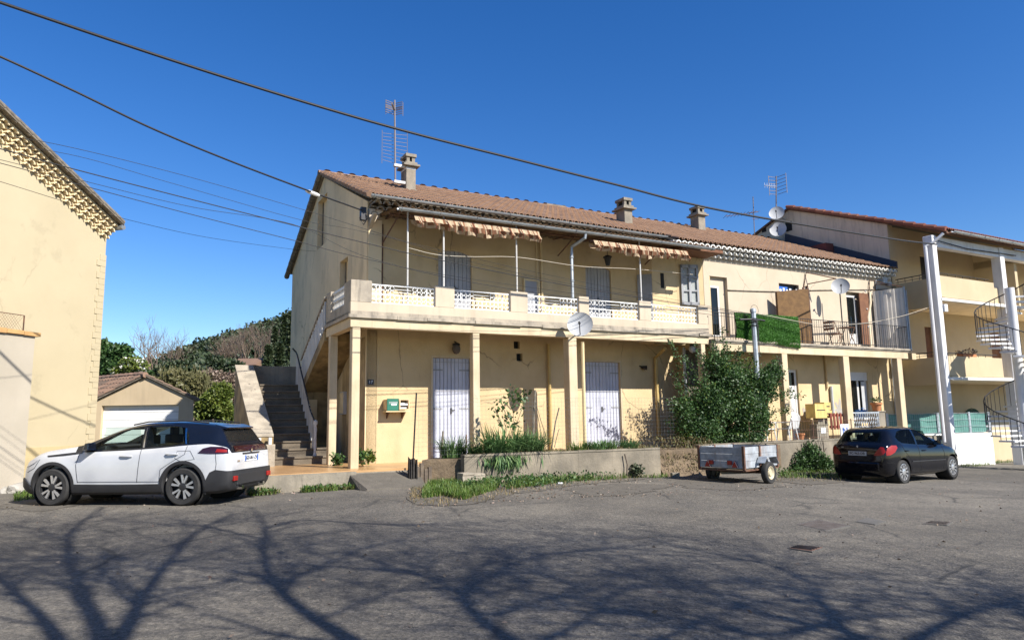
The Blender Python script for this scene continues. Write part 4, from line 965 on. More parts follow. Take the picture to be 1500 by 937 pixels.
t0 = yagi(bs_, tp_, 'tall rusty aerial mast strapped to the leftmost chimney', 0)
m = MB(G)
for y in (242, 266): a = G.on(577, y, n_c-.1); m.box(a[0], u_+.02, n_c-.16, n_c-.04, a[1]-.04, a[1]+.04)
m.build('strap', MT['white'], t0)
yagi(ru(1137, 303, RS-.3), ru(1137, 258, RS-.3), 'small grid aerial on a thin mast above the upper roof dish', 1)
yagi(ru(1105, 347, RS-.9)-Vector((0, 0, .5)), ru(1103, 288, RS-.9), 'thin dark aerial with a long boom standing behind the roof ridge', 2)

# ---- rolled striped awnings hanging from the veranda roof
def awning(x0, y0, x1, y1, drop0, drop1, label):
    N0 = 1.56; u0, z0 = G.on(x0, y0, N0); u1, z1 = G.on(x1, y1, N0)
    t = thing('awning', G((u0+u1)/2, N0, (z0+z1)/2), label, 'awning', 'rolled cloth awnings')
    b = MB(G); n = int((u1-u0)/.055); ph = random.random()*9
    pr = None
    for i in range(n+1):
        f = i/n; u = u0+(u1-u0)*f; z = z0+(z1-z0)*f
        sag = .27+.05*math.sin(f*9+ph)+.015*math.sin(i*1.3)+.05*(abs((f*5+.3) % 1-.5))
        lean = .12*math.sin(i*.9)+.1
        row = [(u, N0+.12, z+.02), (u+.03, N0+.16+.03*math.sin(i*1.7), z-.12), (u+.06+lean*.3, N0+.1+.05*math.sin(i*.8), z-sag*.75), (u+.1+lean*.3, N0+.02+.05*math.cos(i*.7), z-sag), (u+.03, N0-.12, z-sag*.55), (u, N0-.15, z-.02)]
        if pr:
            for k in range(5): b.add([pr[k], row[k], row[k+1], pr[k+1]], [(0, 1, 2, 3)], rnd=(.9 if i % 5 == 0 or (k == 1 and i % 3) else .1))
        pr = row
    b.build('cloth', MT['cloth'], t, smooth='all', fix=False)
    m = MB(G); m.tube([(u0-.05, N0-.02, z0+.03), (u1+.05, N0-.02, z1+.03)], .035, 6); m.tube([(u0, N0+.1, z0-.1), (u1, N0+.1, z1-.1)], .02, 5); m.build('roller', MT['rust'], t)
    k = int((u1-u0)/.34)
    for i in range(k): m = MB(G); u = u0+(u1-u0)*(i+.5)/k; z = z0+(z1-z0)*(i+.5)/k; m.tube([(u-.05, N0+.17, z), (u+.02, N0+.2, z-.14), (u+.05, N0+.14, z-.28)], .012, 4); m.build('lath', MT['redwood'], t)
awning(604, 318, 786, 341, .3, .3, 'cream cloth awning with brown stripes rolled up under the left half of the veranda')
awning(866, 354, 1003, 370, .2, .25, 'ragged striped awning rolled up under the right half of the veranda')
# ---- lamps
def wall_lamp(px, py, n, label):
    P = gp(px, py, n); t = thing('wall_lamp', P, label, 'lamp'); l = G.loc(P); m = MB(G)
    m.ball((l.x, l.y+.02, l.z), .12, 12, 1.25); m.build('globe', MT['iron'], t, smooth=True)
    m = MB(G); m.lathe((l.x, l.y+.02, l.z+.12), [(.11, -.02), (.1, .03), (.02, .07)], 10); m.tube([(l.x, 0, l.z+.22), (l.x, l.y, l.z+.2)], .015, 5); m.build('cap', MT['dark'], t)
wall_lamp(668, 511, .12, 'round caged bulkhead lamp above the left grey door')
P = gp(943, 538, .1); t = thing('spotlight', P, 'small dark spotlight on the cream wall right of the second door', 'lamp'); l = G.loc(P)
m = MB(G); m.lathe((l.x, l.y, l.z), [(.03, -.1), (.06, 0), (.075, .1)], 10, (.6, .8, -.2)); m.build('head', MT['dark'], t); m = MB(G); m.tube([(l.x-.1, 0, l.z+.06), (l.x, l.y, l.z)], .014, 5); m.build('arm', MT['dark'], t)
P = gp(890, 381, .75); t = thing('hanging_lantern', P, 'small dark lantern hanging under the veranda roof before the shutters', 'lantern'); l = G.loc(P)
m = MB(G); m.lathe((l.x, l.y, l.z-.17), [(.06, 0), (.11, .24), (.14, .25), (.13, .29), (.04, .33)], 6); m.build('body', MT['dark'], t); m = MB(G); m.tube([(l.x, l.y, l.z+.15), (l.x, l.y, 7.0)], .01, 4); m.build('chain', MT['dark'], t)
P = gp(1015, 511, 1.2); t = thing('wall_lamp', P, 'pale globe lamp under the right end of the balcony beam', 'lamp'); l = G.loc(P)
m = MB(G); m.ball((l.x, l.y, l.z), .13, 12); m.build('globe', MT['dish'], t, smooth=True); m = MB(G); m.lathe((l.x, l.y, l.z+.1), [(.1, 0), (.09, .1), (.03, .2)], 8); m.tube([(l.x, l.y, l.z+.3), (l.x, l.y, 3.85)], .012, 4); m.build('cap', MT['dark'], t)
# house number plate, electric box on the gable, small bits on the wall
P = gp(543, 559.5, .012); l = G.loc(P); t = thing('house_number', P, 'tiny dark number plate on the cream corner by the left columns', 'sign')
m = MB(G); m.box(l.x-.08, l.x+.08, .001, .016, l.z-.07, l.z+.07); m.build('plate', MT['inkdark'], t)
m = MB(); put_text(m, '17', .11, G(l.x, .016, l.z), Vector((*G.u, 0)), Vector((0, 0, 1))); m.build('digits', MT['paper'], t, fix=False)
l1 = G.onu(505, 590, -.03); t = thing('meter_box', G(-.03, l1[0], l1[1]), 'flat grey meter box on the stained side wall behind the columns', 'meter box')
m = MB(G); m.box(-.12, -.016, l1[0]-.2, l1[0]+.2, l1[1]-.32, l1[1]+.32); m.build('case', MT['dish'], t); m = MB(G); m.box(-.135, -.12, l1[0]-.17, l1[0]+.17, l1[1]-.29, l1[1]+.29); m.build('lid', MT['gen_cream'], t)
# mail boxes on the wall
u0, z0 = G.on(562, 601, .0); 
NBX = .33
a0, zb0 = G.on(567, 601.5, NBX); a1, zb1 = G.on(584, 601, NBX); a2, _ = G.on(600, 600, NBX); zt0 = G.on(575, 584, NBX)[1]
t = thing('mailbox', G((a0+a1)/2, .1, zb0), 'green metal letter box fixed to the sunlit cream wall', 'mailbox', 'letter boxes on the cream wall')
m = MB(G); m.box(a0, a1, .02, NBX-.03, zb0+.02, zt0-.01); m.build('case', MT['cardboard'], t)
m = MB(G); m.box(a0+.005, a1-.005, NBX-.03, NBX, zb0+.01, zt0+.01); dm = m.build('door', MT['greenbox'], t)
m = MB(G); m.box(a1-.2, a1-.06, NBX, NBX+.004, zb0+.14, zb0+.19); m.build('name_label', MT['paper'], dm)
m = MB(G); 
for k in range(2): m.box(a0+.05, a1-.03, NBX, NBX+.003, zt0-.09-.035*k, zt0-.075-.035*k)
m.build('lettering', MT['dish'], dm)
t = thing('mailbox', G((a1+a2)/2, .1, zb0), 'open beige letter box right beside the green one', 'mailbox', 'letter boxes on the cream wall')
m = MB(G); m.box(a1+.02, a2, .02, .06, zb0+.02, zt0); m.box(a1+.02, a2, .06, NBX, zb0+.02, zb0+.05); m.box(a1+.02, a2, .06, NBX-.02, zt0-.03, zt0); m.box(a1+.02, a1+.05, .06, NBX, zb0+.05, zt0-.03); m.box(a2-.03, a2, .06, NBX, zb0+.05, zt0-.03); m.build('case', MT['cardboard'], t)
m = MB(G); m.box(a1+.06, a2-.05, .1, NBX-.08, zb0+.06, zb0+.1); m.box(a1+.06, a2-.05, .12, NBX-.02, zb0+.14, zb0+.19); m.box(a1+.05, a2-.1, .12, NBX-.1, zb0+.2, zt0-.1); m.build('letters', MT['paper'], t)
t = thing('shelf', G((a0+a2)/2, .1, zb0-.03), 'thin ochre shelf under the two letter boxes', 'shelf'); m = MB(G); m.box(a0-.02, a2+.02, .004, NBX-.01, zb0-.03, zb0+.0); m.build('board', MT['pipecream'], t); m = MB(G)
for u in (a0+.1, a2-.1): m.prism([(.004, zb0-.03), (.22, zb0-.03), (.004, zb0-.2)], 0, u-.012, u+.012)
m.build('bracket', MT['rust'], t)

# ================================================================== right balcony contents
uA, zA_ = G.on(1139, 425, 1.0)
def gt(px, py, n): return G.on(px, py, n)
# brown board set across the balcony
a = G.on(1139, 460, .95); e = G.on(1186, 460, 1.5)
zt = G.on(1139, 428, .95)[1]; zt2 = G.on(1183, 423.5, 1.5)[1]
t = thing('privacy_board', G((a[0]+e[0])/2, 1.1, zb), 'tall brown board with pale left edge standing across the right balcony', 'board')
m = MB(G); m.hexa([(a[0], .95, zb), (e[0], 1.5, zb), (e[0], 1.54, zb), (a[0]-.0, .99, zb), (a[0], .95, zt), (e[0], 1.5, zt2), (e[0], 1.54, zt2), (a[0], .99, zt)]); m.build('panel', MT['board'], t)
m = MB(G)
for (p1, p2) in (((a[0], .93, zb), (a[0], .93, zt)), ((e[0], 1.52, zb), (e[0], 1.52, zt2)), ((a[0], .94, zt), (e[0], 1.5, zt2))): m.tube([p1, p2], .025, 4)
m.build('frame', MT['rust'], t)
# turf rug over the railing
q = [G.on(x, y, NWB+.03) for x, y in ((1076, 457), (1169, 464), (1171, 510), (1077, 494))]
t = thing('turf_rug', G(q[0][0]+1, NWB, zb), 'bright green artificial turf rug hung over the black railing', 'rug')
m = MB(G); N_ = 40; vs = []; fs = []
for i in range(N_+1):
    f = i/N_; u = q[0][0]+(q[1][0]-q[0][0])*f; zt = q[0][1]+(q[1][1]-q[0][1])*f; zl_ = q[3][1]+(q[2][1]-q[3][1])*f+.012*math.sin(f*23)
    for k in range(9): g = k/8; vs.append((u+.01*g, NWB+.03+.03*math.sin(g*3)+.012*math.sin(f*17+g*2), zt+(zl_-zt)*g))
    for k in range(9): g = k/8; vs.append((u+.01*g, NWB+.0+.03*math.sin(g*3)+.012*math.sin(f*17+g*2), zt+(zl_-zt)*g))
for i in range(N_):
    for k in range(8): s_ = i*18+k; fs += [(s_, s_+1, s_+19, s_+18), (s_+9, s_+27, s_+28, s_+10)]
    fs += [(i*18, i*18+18, i*18+27, i*18+9), (i*18+8, i*18+17, i*18+35, i*18+26)]
m.add(vs, fs); m.build('mat', MT['turf'], t, smooth='all')
n = 9000; P_ = []
U_ = RN.uniform(0, 1, n); V_ = RN.uniform(0, 1, n)
for f, g in zip(U_, V_):
    u = q[0][0]+(q[1][0]-q[0][0])*f; zt = q[0][1]+(q[1][1]-q[0][1])*f; zl_ = q[3][1]+(q[2][1]-q[3][1])*f; p = G(u, NWB+.03+.03*math.sin(g*3)+.012*math.sin(f*17+g*2), zt+(zl_-zt)*g); P_.append(tuple(p))
dr = RN.normal(size=(n, 3))*.5+np.array([G.n.x, G.n.y, -.6]); quads('pile', MT['grass'] if False else MT['turfpile'] if 'turfpile' in MT else leafm('turf_pile', [(.03, .11, .01), (.05, .17, .015), (.08, .24, .03), (.12, .28, .05)]), P_, .045, t, dirs=dr, asp=.35)
# carved laundry frames (bent grey tubes)
def frame_thing(pts, label, name='clothes_bracket'):
    P0 = G(*pts[0][0]); t = thing(name, P0, label, 'bracket'); m = MB(G)
    for seg in pts: m.tube(seg, .02, 5)
    m.build('tube', MT['rust'], t); m = MB(G)
    for seg in pts: m.box(seg[0][0]-.04, seg[0][0]+.04, NW+.001, NW+.03, seg[0][2]-.06, seg[0][2]+.06)
    m.build('wall_plate', MT['rust'], t)
def gl(px, py, n): u, z = G.on(px, py, n); return (u, n, z)
frame_thing([[gl(1177, 423, NW+.02), gl(1181, 399, NW+.05), gl(1225, 408, 1.5)], [gl(1182, 421, NW+.02), gl(1183, 416, NW+.1), gl(1225, 408, 1.5)]], 'bent tube bracket on the wall beside the brown board')
frame_thing([[gl(1270, 460, NW+.02), gl(1274, 410, NW+.05), gl(1321, 420, 1.6)], [gl(1281, 425, NW+.02), gl(1283, 416, NW+.1), gl(1300, 417, 1.1)]], 'bent tube bracket on the wall beside the corrugated screen')
# corrugated screen
c0 = G.on(1277, 430, NW+.06); c1 = G.on(1323, 424, NWB-.2); z_b = zb
t = thing('corrugated_screen', G(c0[0]+.5, 1.2, zb), 'upright beige corrugated screen closing the right end of the balcony', 'screen')
m = MB(G); vs = []; fs = []; K = 72
zt0_ = G.on(1277, 427, NW+.06)[1]; zt1_ = G.on(1323, 421, NWB-.2)[1]
for i in range(K+1):
    f = i/K; u = c0[0]+(c1[0]-c0[0])*f; nn2 = NW+.1+(NWB-.2-NW-.1)*f; o = .05*math.sin(f*math.pi*2*8)
    for z in (z_b+.02, zt0_+(zt1_-zt0_)*f): vs += [(u+o*.4, nn2+o, z), (u+o*.4-.004, nn2+o-.008, z)]
for i in range(K): s_ = i*4; fs += [(s_, s_+4, s_+6, s_+2), (s_+1, s_+3, s_+7, s_+5)]
m.add(vs, fs); m.build('sheet', MT['sheet'], t, smooth='all', fix=False)
m = MB(G); m.tube([(c1[0]+.05, NWB-.2, zb), (c1[0]+.05, NWB-.2, zt1_+.05)], .03, 6); m.box(c1[0]+.09, c1[0]+.13, NW+.1, NWB-.15, zb+.0, zt1_-.1); m.build('post', MT['galv'], t)
u_, _ = G.on(1272, 470, NW+.05)
m = MB(G); z1_ = G.on(1278, 428, NW+.06)[1]; m.tube([(u_+.22, NW+.06, z1_), (u_+.2, NW+.06, z1_-.45), (u_-.0, NW+.06, z1_-1.0), (u_, NW+.06, zb)], .05, 8); m.build('rain_pipe', MT['trim'], house, smooth=True)
# folding chair and little table
def folding(P, label, name, tbl):
    t = thing(name, G(*P), label, 'chair' if not tbl else 'table', None); u, n, z = P; m = MB(G); h = .7 if tbl else .45
    for s in (-.2, .2):
        m.tube([(u-.22, n+s, z), (u+.2, n+s, z+h)], .014, 4); m.tube([(u+.22, n+s, z), (u-.2, n+s, z+h if tbl else z+.92)], .014, 4)
    m.build('leg', MT['brownwood'], t); m = MB(G)
    for k in range(5): m.box(u-.24, u+.24, n-.22+.09*k, n-.15+.09*k, z+h, z+h+.02)
    m.build('top' if tbl else 'seat', MT['brownwood'], t)
    if not tbl:
        m = MB(G)
        for k in range(3): m.box(u-.26, u-.2, n-.2, n+.2, z+.6+.12*k, z+.68+.12*k)
        m.build('backrest', MT['brownwood'], t)
folding((G.on(1222, 500, 1.3)[0], 1.3, zb), 'brown folding chair on the right balcony left of the glazed door', 'folding_chair', False)
folding((G.on(1241, 500, 1.4)[0], 1.4, zb), 'small brown folding table beside the glazed balcony door', 'folding_table', True)
# cable box on the right corner of the wing
P = gp(1296, 412, NW+.1); l = G.loc(P); t = thing('junction_box', P, 'grey junction boxes at the top right corner of the pale wall', 'junction box')
m = MB(G); m.box(l.x-.15, l.x+.12, NW, NW+.14, l.z-.1, l.z+.15); m.box(l.x+.2, l.x+.42, NW, NW+.12, l.z-.15, l.z+.0); m.build('case', MT['pvc'], t); m = MB(G); m.tube([(l.x-.5, NW+.05, l.z-.35), (l.x-.5, NW+.05, l.z), (l.x-.1, NW+.06, l.z+.05)], .03, 6); m.build('conduit', MT['pvc'], t)

# ================================================================== terrace things of the wing
zt_w = .72
def plastic_chair(P, yaw, mat, label, zoff=0):
    t = thing('plastic_chair', P, label, 'chair'); f = Yaw(P, (math.cos(yaw), math.sin(yaw)), P[2])
    m = MB(f); m.box(-.22, .22, -.23, .23, .40, .43); m.build('seat', mat, t, bevel=.01)
    m = MB(f); 
    for k in range(7): y = -.2+.4*k/6; m.hexa([(-.24, y-.022, .43), (-.21, y-.022, .43), (-.21, y+.022, .43), (-.24, y+.022, .43), (-.36, y-.03, .86-.5*y*y*2), (-.33, y-.03, .86-.5*y*y*2), (-.33, y+.03, .86-.5*y*y*2), (-.36, y+.03, .86-.5*y*y*2)])
    m.tube([(-.23, -.25, .43), (-.33, -.24, .74), (-.35, -.14, .86), (-.355, 0, .9), (-.35, .14, .86), (-.33, .24, .74), (-.23, .25, .43)], .022, 5); m.build('backrest', mat, t)
    for sx in (-1, 1):
        for sy in (-1, 1): m = MB(f); m.tube([(.19*sx, .21*sy, .41), (.25*sx, .25*sy, 0)], [.022, .016], 5); m.build('leg', mat, t)
    m = MB(f)
    for sy in (-1, 1): m.tube([(-.26, .25*sy, .62), (.2, .27*sy, .62), (.21, .24*sy, .41)], .018, 5)
    m.build('armrest', mat, t)
pc = G.on(1132, 630, 1.6)[0]
plastic_chair(tuple(G(pc-.3, 1.55, zt_w)), 0.6, MT['plasticw'], 'white plastic garden chair nearest the big bush on the terrace')
plastic_chair(tuple(G(pc+.5, 1.75, zt_w)), 2.2, MT['plasticw'], 'white plastic armchair on the terrace turned to show its side')
# yellow letter boxes on a low stand
u0 = G.on(1194, 600, 1.5)[0]; u1 = G.on(1222, 600, 1.5)[0]; z0 = G.on(1205, 612, 1.5)[1]; z1 = G.on(1205, 589, 1.5)[1]
t = thing('mailbox_stand', G((u0+u1)/2, 1.4, zt_w), 'cluster of faded yellow letter boxes on a low post behind the terrace fence', 'mailboxes')
m = MB(G); um = (u0+u1)/2+.1
m.box(u0, um, 1.1, 1.5, z0+.0, z1-.05); m.build('case', MT['yellowbox'], t)
m = MB(G); m.box(um+.02, u1, 1.0, 1.4, z0+.0, (z0+z1)/2-.01); m.box(um+.02, u1-.04, 1.0, 1.4, (z0+z1)/2+.01, z1); m.build('case', MT['yellowbox'], t)
m = MB(G); m.box(um+.12, u1-.1, 1.4, 1.405, (z0+z1)/2-.14, (z0+z1)/2-.1); m.box(um+.12, u1-.1, 1.4, 1.405, z1-.16, z1-.12); m.box(u0+.08, um-.08, 1.5, 1.505, (z0+z1)/2-.01, (z0+z1)/2+.02); m.build('slot', MT['inkdark'], t)
m = MB(G); m.box(um-.3, um+.2, 1.15, 1.35, zt_w, z0); m.build('post', MT['conc'], t)
# blue tub, flower pot on pier, pallet, boxes
u, z = G.on(1264, 608, NW+.15); t = thing('blue_tub', G(u, NW+.12, GD2[2]+.0), 'bright blue plastic tub standing on the terrace window sill', 'tub')
m = MB(G); zz = GD2[2]; m.lathe((u, NW+.08, zz), [(.16, 0), (.2, .26), (.22, .27), (.22, .3), (.19, .3), (.15, .03)], 14); m.build('bowl', MT['blue'], t, smooth=True); m = MB(G); m.tube([(u-.2, NW+.08, zz+.27), (u-.1, NW+.15, zz+.36), (u+.1, NW+.15, zz+.36), (u+.2, NW+.08, zz+.27)], .01, 4); m.build('handle', MT['blue'], t)
u, z = G.on(1291, 603, 1.5); t = thing('pier', G(u, 1.4, zt_w), 'low square concrete pier carrying the flower pot', 'pier'); m = MB(G); m.box(u-.2, u+.2, 1.15, 1.5, .7, z); m.build('shaft', MT['conc'], t); m = MB(G); m.box(u-.23, u+.23, 1.12, 1.53, z, z+.04); m.build('cap', MT['conc'], t)
t = thing('flower_pot', G(u, 1.32, z+.04), 'terracotta pot with a small plant on top of the low pier', 'flower pot'); m = MB(G); m.lathe((u, 1.32, z+.04), [(.13, 0), (.17, .22), (.21, .23), (.21, .3), (.18, .3), (.17, .24)], 14); m.build('pot', MT['orange'], t, smooth=True)
Pq = clumps([((tuple(G(u, 1.32, z+.42))), (.16, .16, .1), 1)], 60); quads('plant', MT['leaf'], Pq, .09, t)
for k, (x, lab) in enumerate(((1170, 'small orange pot at the edge of the terrace by the white door'),)):
    u = G.on(x, 630, 1.8)[0]; t = thing('flower_pot', G(u, 1.85, zt_w), lab, 'flower pot'); m = MB(G); m.lathe((u, 1.85, zt_w), [(.09, 0), (.13, .2), (.15, .2), (.15, .25), (.12, .25)], 12); m.build('pot', MT['orange'], t, smooth=True); m = MB(G); m.lathe((u, 1.85, zt_w), [(.1, .2), (.11, .22)], 10); m.build('soil', MT['soil'], t)
u = G.on(1229, 612, 1.55)[0]; t = thing('wood_pallet', G(u, 1.5, 1.1), 'red brown slatted pallet leaning by the yellow letter boxes', 'pallet'); m = MB(G)
for k in range(5): m.box(u-.42+.17*k, u-.33+.17*k, 1.5, 1.53, 1.05, 1.62)
m.build('slat', MT['redwood'], t); m = MB(G); m.box(u-.44, u+.44, 1.47, 1.5, 1.5, 1.58); m.box(u-.44, u+.44, 1.47, 1.5, 1.1, 1.18); m.build('rail', MT['redwood'], t)
u, z = G.on(1229, 604, 1.9); z = .95
t = thing('sign_board', G(u, 2.1, zt_w), 'white square board with a blue letter N on the terrace', 'sign')
m = MB(G); m.box(u-.22, u+.22, 2.05, 2.08, zt_w, zt_w+.52); m.build('panel', MT['paper'], t); m = MB(); put_text(m, 'N', .36, G(u, 2.08, zt_w+.27), Vector((*G.u, 0)), Vector((0, 0, 1)), True); m.build('letter', MT['plateblue'], t, fix=False)
u = G.on(1200, 632, 1.9)[0]; t = thing('crate', G(u, 1.9, zt_w), 'grey weathered box with a pale label below the yellow letter boxes', 'box'); m = MB(G); m.box(u-.28, u+.28, 1.75, 2.05, zt_w, zt_w+.5); m.build('case', MT['conc'], t, bevel=.01); m = MB(G); m.box(u-.1, u+.14, 2.05, 2.06, zt_w+.54-.3, zt_w+.42); m.build('label', MT['paper'], t); m = MB(G); m.box(u-.3, u+.3, 1.73, 2.07, zt_w+.5, zt_w+.53); m.build('lid', MT['conc2'], t)
# lattice balustrade below the window
u0 = G.on(1245, 610, 1.6)[0]; u1 = G.on(1287, 610, 1.6)[0]; t = thing('lattice_panel', G((u0+u1)/2, 1.6, zt_w), 'grey lattice panel below the terrace window with the blue tub', 'lattice')
m = MB(G); zt2_ = G.on(1260, 604, 1.6)[1]
k = 0; u = u0
while u < u1: m.tube([(u, 1.6, zt_w+.02), (min(u+.35, u1), 1.6, zt2_-.02)], .012, 4); m.tube([(min(u+.35, u1), 1.62, zt_w+.02), (u, 1.62, zt2_-.02)], .012, 4); u += .13
m.build('lattice', MT['galv'], t); m = MB(G); m.box(u0, u1, 1.58, 1.64, zt2_-.03, zt2_+.02); m.box(u0, u1, 1.58, 1.64, zt_w, zt_w+.04); m.build('rail', MT['galv'], t)

# ================================================================== garden walls and fences in front
def rw(px, n): return G.on(px, 660, n)[0]
NR1 = 3.0
def gwall(name, label, u0, u1, n0, n1, z1a, z1b, mat='conc2', zb0=-.5):
    t = thing(name, G((u0+u1)/2, n1, zb0+.3), label, 'wall'); b = MB(G); N_ = max(2, int((u1-u0)/.5)); 
    for i in range(N_):
        a = u0+(u1-u0)*i/N_; e = u0+(u1-u0)*(i+1)/N_; za = z1a+(z1b-z1a)*i/N_+random.uniform(-.012, .012); ze = z1a+(z1b-z1a)*(i+1)/N_
        b.box(a, e, n0, n1+random.uniform(0, .006), zb0, za)
    b.build('wall_body', MT[mat], t); b = MB(G)
    for i in range(N_):
        a = u0+(u1-u0)*i/N_; e = u0+(u1-u0)*(i+1)/N_; za = z1a+(z1b-z1a)*i/N_
        b.box(a+.003, e-.003, n0-.01, n1+.02, za+.0, za+.045+random.uniform(-.01, .01))
    b.build('coping', MT[mat], t); return t
gwall('garden_wall', 'low stained concrete wall holding the flower bed before the columns', G.on(680, 680, NR1)[0], G.on(967, 670, NR1)[0], NR1-.2, NR1, .74, .72)
b = MB(G); b.prism([(1.2, 1.76), (UG+1.4, 1.76), (UG+1.4, NR1-.2), (1.55, NR1-.2), (.6, 2.5)], 2, .0, .68); o = b.build('flower_bed', MT['soil'], None); tag(o, kind='structure')
b = MB(G); b.hexa([(7.3, NR1-.3, -.3), (9.4, NR1-.3, -.3), (9.4, NR1+.25, -.3), (7.3, NR1+.1, -.3), (7.3, NR1-.3, .6), (9.4, NR1-.3, .6), (9.4, NR1-.05, .05), (7.3, NR1+.0, .1)]); o = b.build('earth_bank', MT['soil'], None); tag(o, kind='structure')
gwall('garden_wall', 'weathered terrace wall behind the trailer carrying the wire fence', 9.0, 17.6, 2.35, 2.6, .74, .74)
# short low wall returning at the ramp
gwall('garden_wall', 'tiny broken concrete edging where the flower bed meets the ramp', 1.2, 1.75, 3.15, 3.45, .36, .32, 'concrough', -.2)
# wire fence on the terrace wall
t = thing('wire_fence', G(13, 2.45, .8), 'thin rusty wire fence with slim posts along the terrace edge', 'fence'); u = 11.2
while u < 17.5: m = MB(G); m.tube([(u, 2.45, .74), (u, 2.45, 1.42)], .016, 5); m.build('post', MT['rust'], t); u += .95
m = MB(G)
for z in (.85, 1.1, 1.38): m.tube([(11.2, 2.45, z), (17.5, 2.45, z)], .006, 4)
u = 11.2
while u < 17.5: m.tube([(u, 2.45, .78), (u, 2.45, 1.38)], .004, 3); u += .12
m.build('wire', MT['rust'], t)
# welded wire fence of the flower bed
t = thing('wire_fence', G(4, 2.6, .8), 'thin welded mesh fence through the flower bed with a dark post at its left end', 'fence')
ul_, zl_ = G.on(604, 668, 2.45); zt_l = G.on(610, 575, 2.45)[1]
m = MB(G); m.tube([(ul_, 2.45, .3), (G.on(610, 575, 2.45)[0], 2.45, zt_l)], .02, 6); 
m.build('post', MT['dark'], t)
m = MB(G); ue_ = 8.3; z_lo = .78; z_hi = zt_l-.12; uu = ul_+.15
while uu < ue_: m.tube([(uu, 2.45, z_lo), (uu, 2.45, z_hi)], .0018, 3, cap=False); uu += .11
for k in range(14): z = z_lo+(z_hi-z_lo)*k/13; m.tube([(ul_, 2.45, z), (ue_, 2.45, z)], .0018, 3, cap=False)
m.build('mesh', MT['galv'], t)
# charred stump post at the left end and leaning poles
P = gp(605, 700, 2.75); t = thing('wood_post', P, 'short charred wooden post at the left end of the flower bed', 'post')
l = G.loc(P); zt__ = G.on(605, 668, 2.75)[1]; m = MB(G)
for k in range(7): a_ = l.x-.1+.026*k; b_ = 2.66+.05*math.sin(k*2.3); m.hexa([(a_, b_, .1), (a_+.034, b_, .1), (a_+.034, b_+.12, .1), (a_, b_+.12, .1), (a_+.012, b_, zt__-.07*abs(math.sin(k*1.9))), (a_+.03, b_, zt__-.07*abs(math.sin(k*1.9))-.02), (a_+.03, b_+.1, zt__-.06), (a_+.01, b_+.1, zt__-.09)])
m.build('shaft', MT['charred'], t)
for i in range(4): m = MB(G); a_ = l.x+.1+.1*i; m.box(a_, a_+.08, 2.62, 2.7, .1, .55+.08*math.sin(i*2)); m.build('stub', MT['bark'], t)
for i, (x0, y0, x1, y1, lab) in enumerate(((644, 678, 649, 631, 'pale weathered stake leaning in the daffodil leaves'), (779, 625, 784, 571, 'tall grey pole leaning in the middle of the flower bed'), (806, 640, 819, 597, 'slim bare stick leaning right near the ochre pipe'), (681, 660, 683, 636, 'short dark stake by the right edge of the grey door'))):
    a = G.on(x0, y0, 2.3); e = G.on(x1, y1, 2.3); P = G(a[0], 2.3, .66); m = MB(G); r_ = .03 if i < 2 else .02
    m.tube([(a[0], 2.3, min(a[1], .66)), ((a[0]+e[0])/2+.01, 2.32, (a[1]+e[1])/2), (e[0], 2.3, e[1])], [r_, r_*.95, r_*.85], 6); o = m.build('garden_stake', MT['woodgrey' if i != 3 else 'rust'], None); tag(o, lab, 'stake', 'stakes in the flower bed')
# ================================================================== FAR RIGHT BUILDING
rb = thing('balcony_building', G(27, 0, -.5), 'cream building at the far right with white pillars and deep open balconies', 'building')
nW = G.onu(1300, 340, RS)[0]; nF = 2.62; nRg, zRg = G.onu(1155, 304, RS); zE = G.onu(1375, 340, RS)[1]; RE = 36
slr = (zRg-zE)/(nF+.35-nRg)
def rz(n): return zRg-slr*(n-nRg) if n > nRg else zRg-(nRg-n)*.36
b = MB(G); b.prism([(nW, -1), (nW, rz(nW)-.12), (nRg, zRg-.12), (nRg-7, rz(nRg-7)-.12), (nRg-7, -1)], 0, RS, RS+.3, 0); gwr = b.build('gable_wall', MT['rgable'], rb)
q = [G.onu(x, y, RS) for x, y in ((1155, 331),)][0]; 
for (px, py, w, h) in ((1158, 331, .28, .22), (1121, 336, .2, .12)):
    n_, z_ = G.onu(px, py, RS); m = MB(G); m.box(RS-.012, RS-.0, n_-w, n_+w*.3, z_-h, z_+h); m.build('opening', MT['black'], rb)
# front wall set back behind the balconies
def rpx(px, py, n=None): return G.on(px, py, nW if n is None else n)
holes = []
for (x0, x1, yt, zb_) in ((1347, 1362, 374, 5.9), (1354, 1366, 478, 2.85), (1450, 1466, 486, 2.85)):
    a = rpx(x0, yt); e = rpx(x1, yt); holes.append((a[0], e[0], zb_, a[1]))
b = MB(G); b.box(RS+.3, RE, nW-.3, nW, -1, rz(nW)-.2); fw = b.build('front_wall', MT['rbld'], rb)
c = MB(G)
for h in holes: c.box(h[0], h[1], nW-.2, nW+.2, h[2], h[3])
cut(fw, c)
for h in holes: m = MB(G); m.box(h[0], h[1], nW-.2, nW-.12, h[2], h[3]); m.build('door', MT['dark'] if h[2] > 5 else MT['brownwood'], rb)
b = MB(G); b.box(RS-.01, RS+.31, nW, nW+.02, -1, rz(nW)-.14); b.build('corner_strip', MT['rbld'], rb)
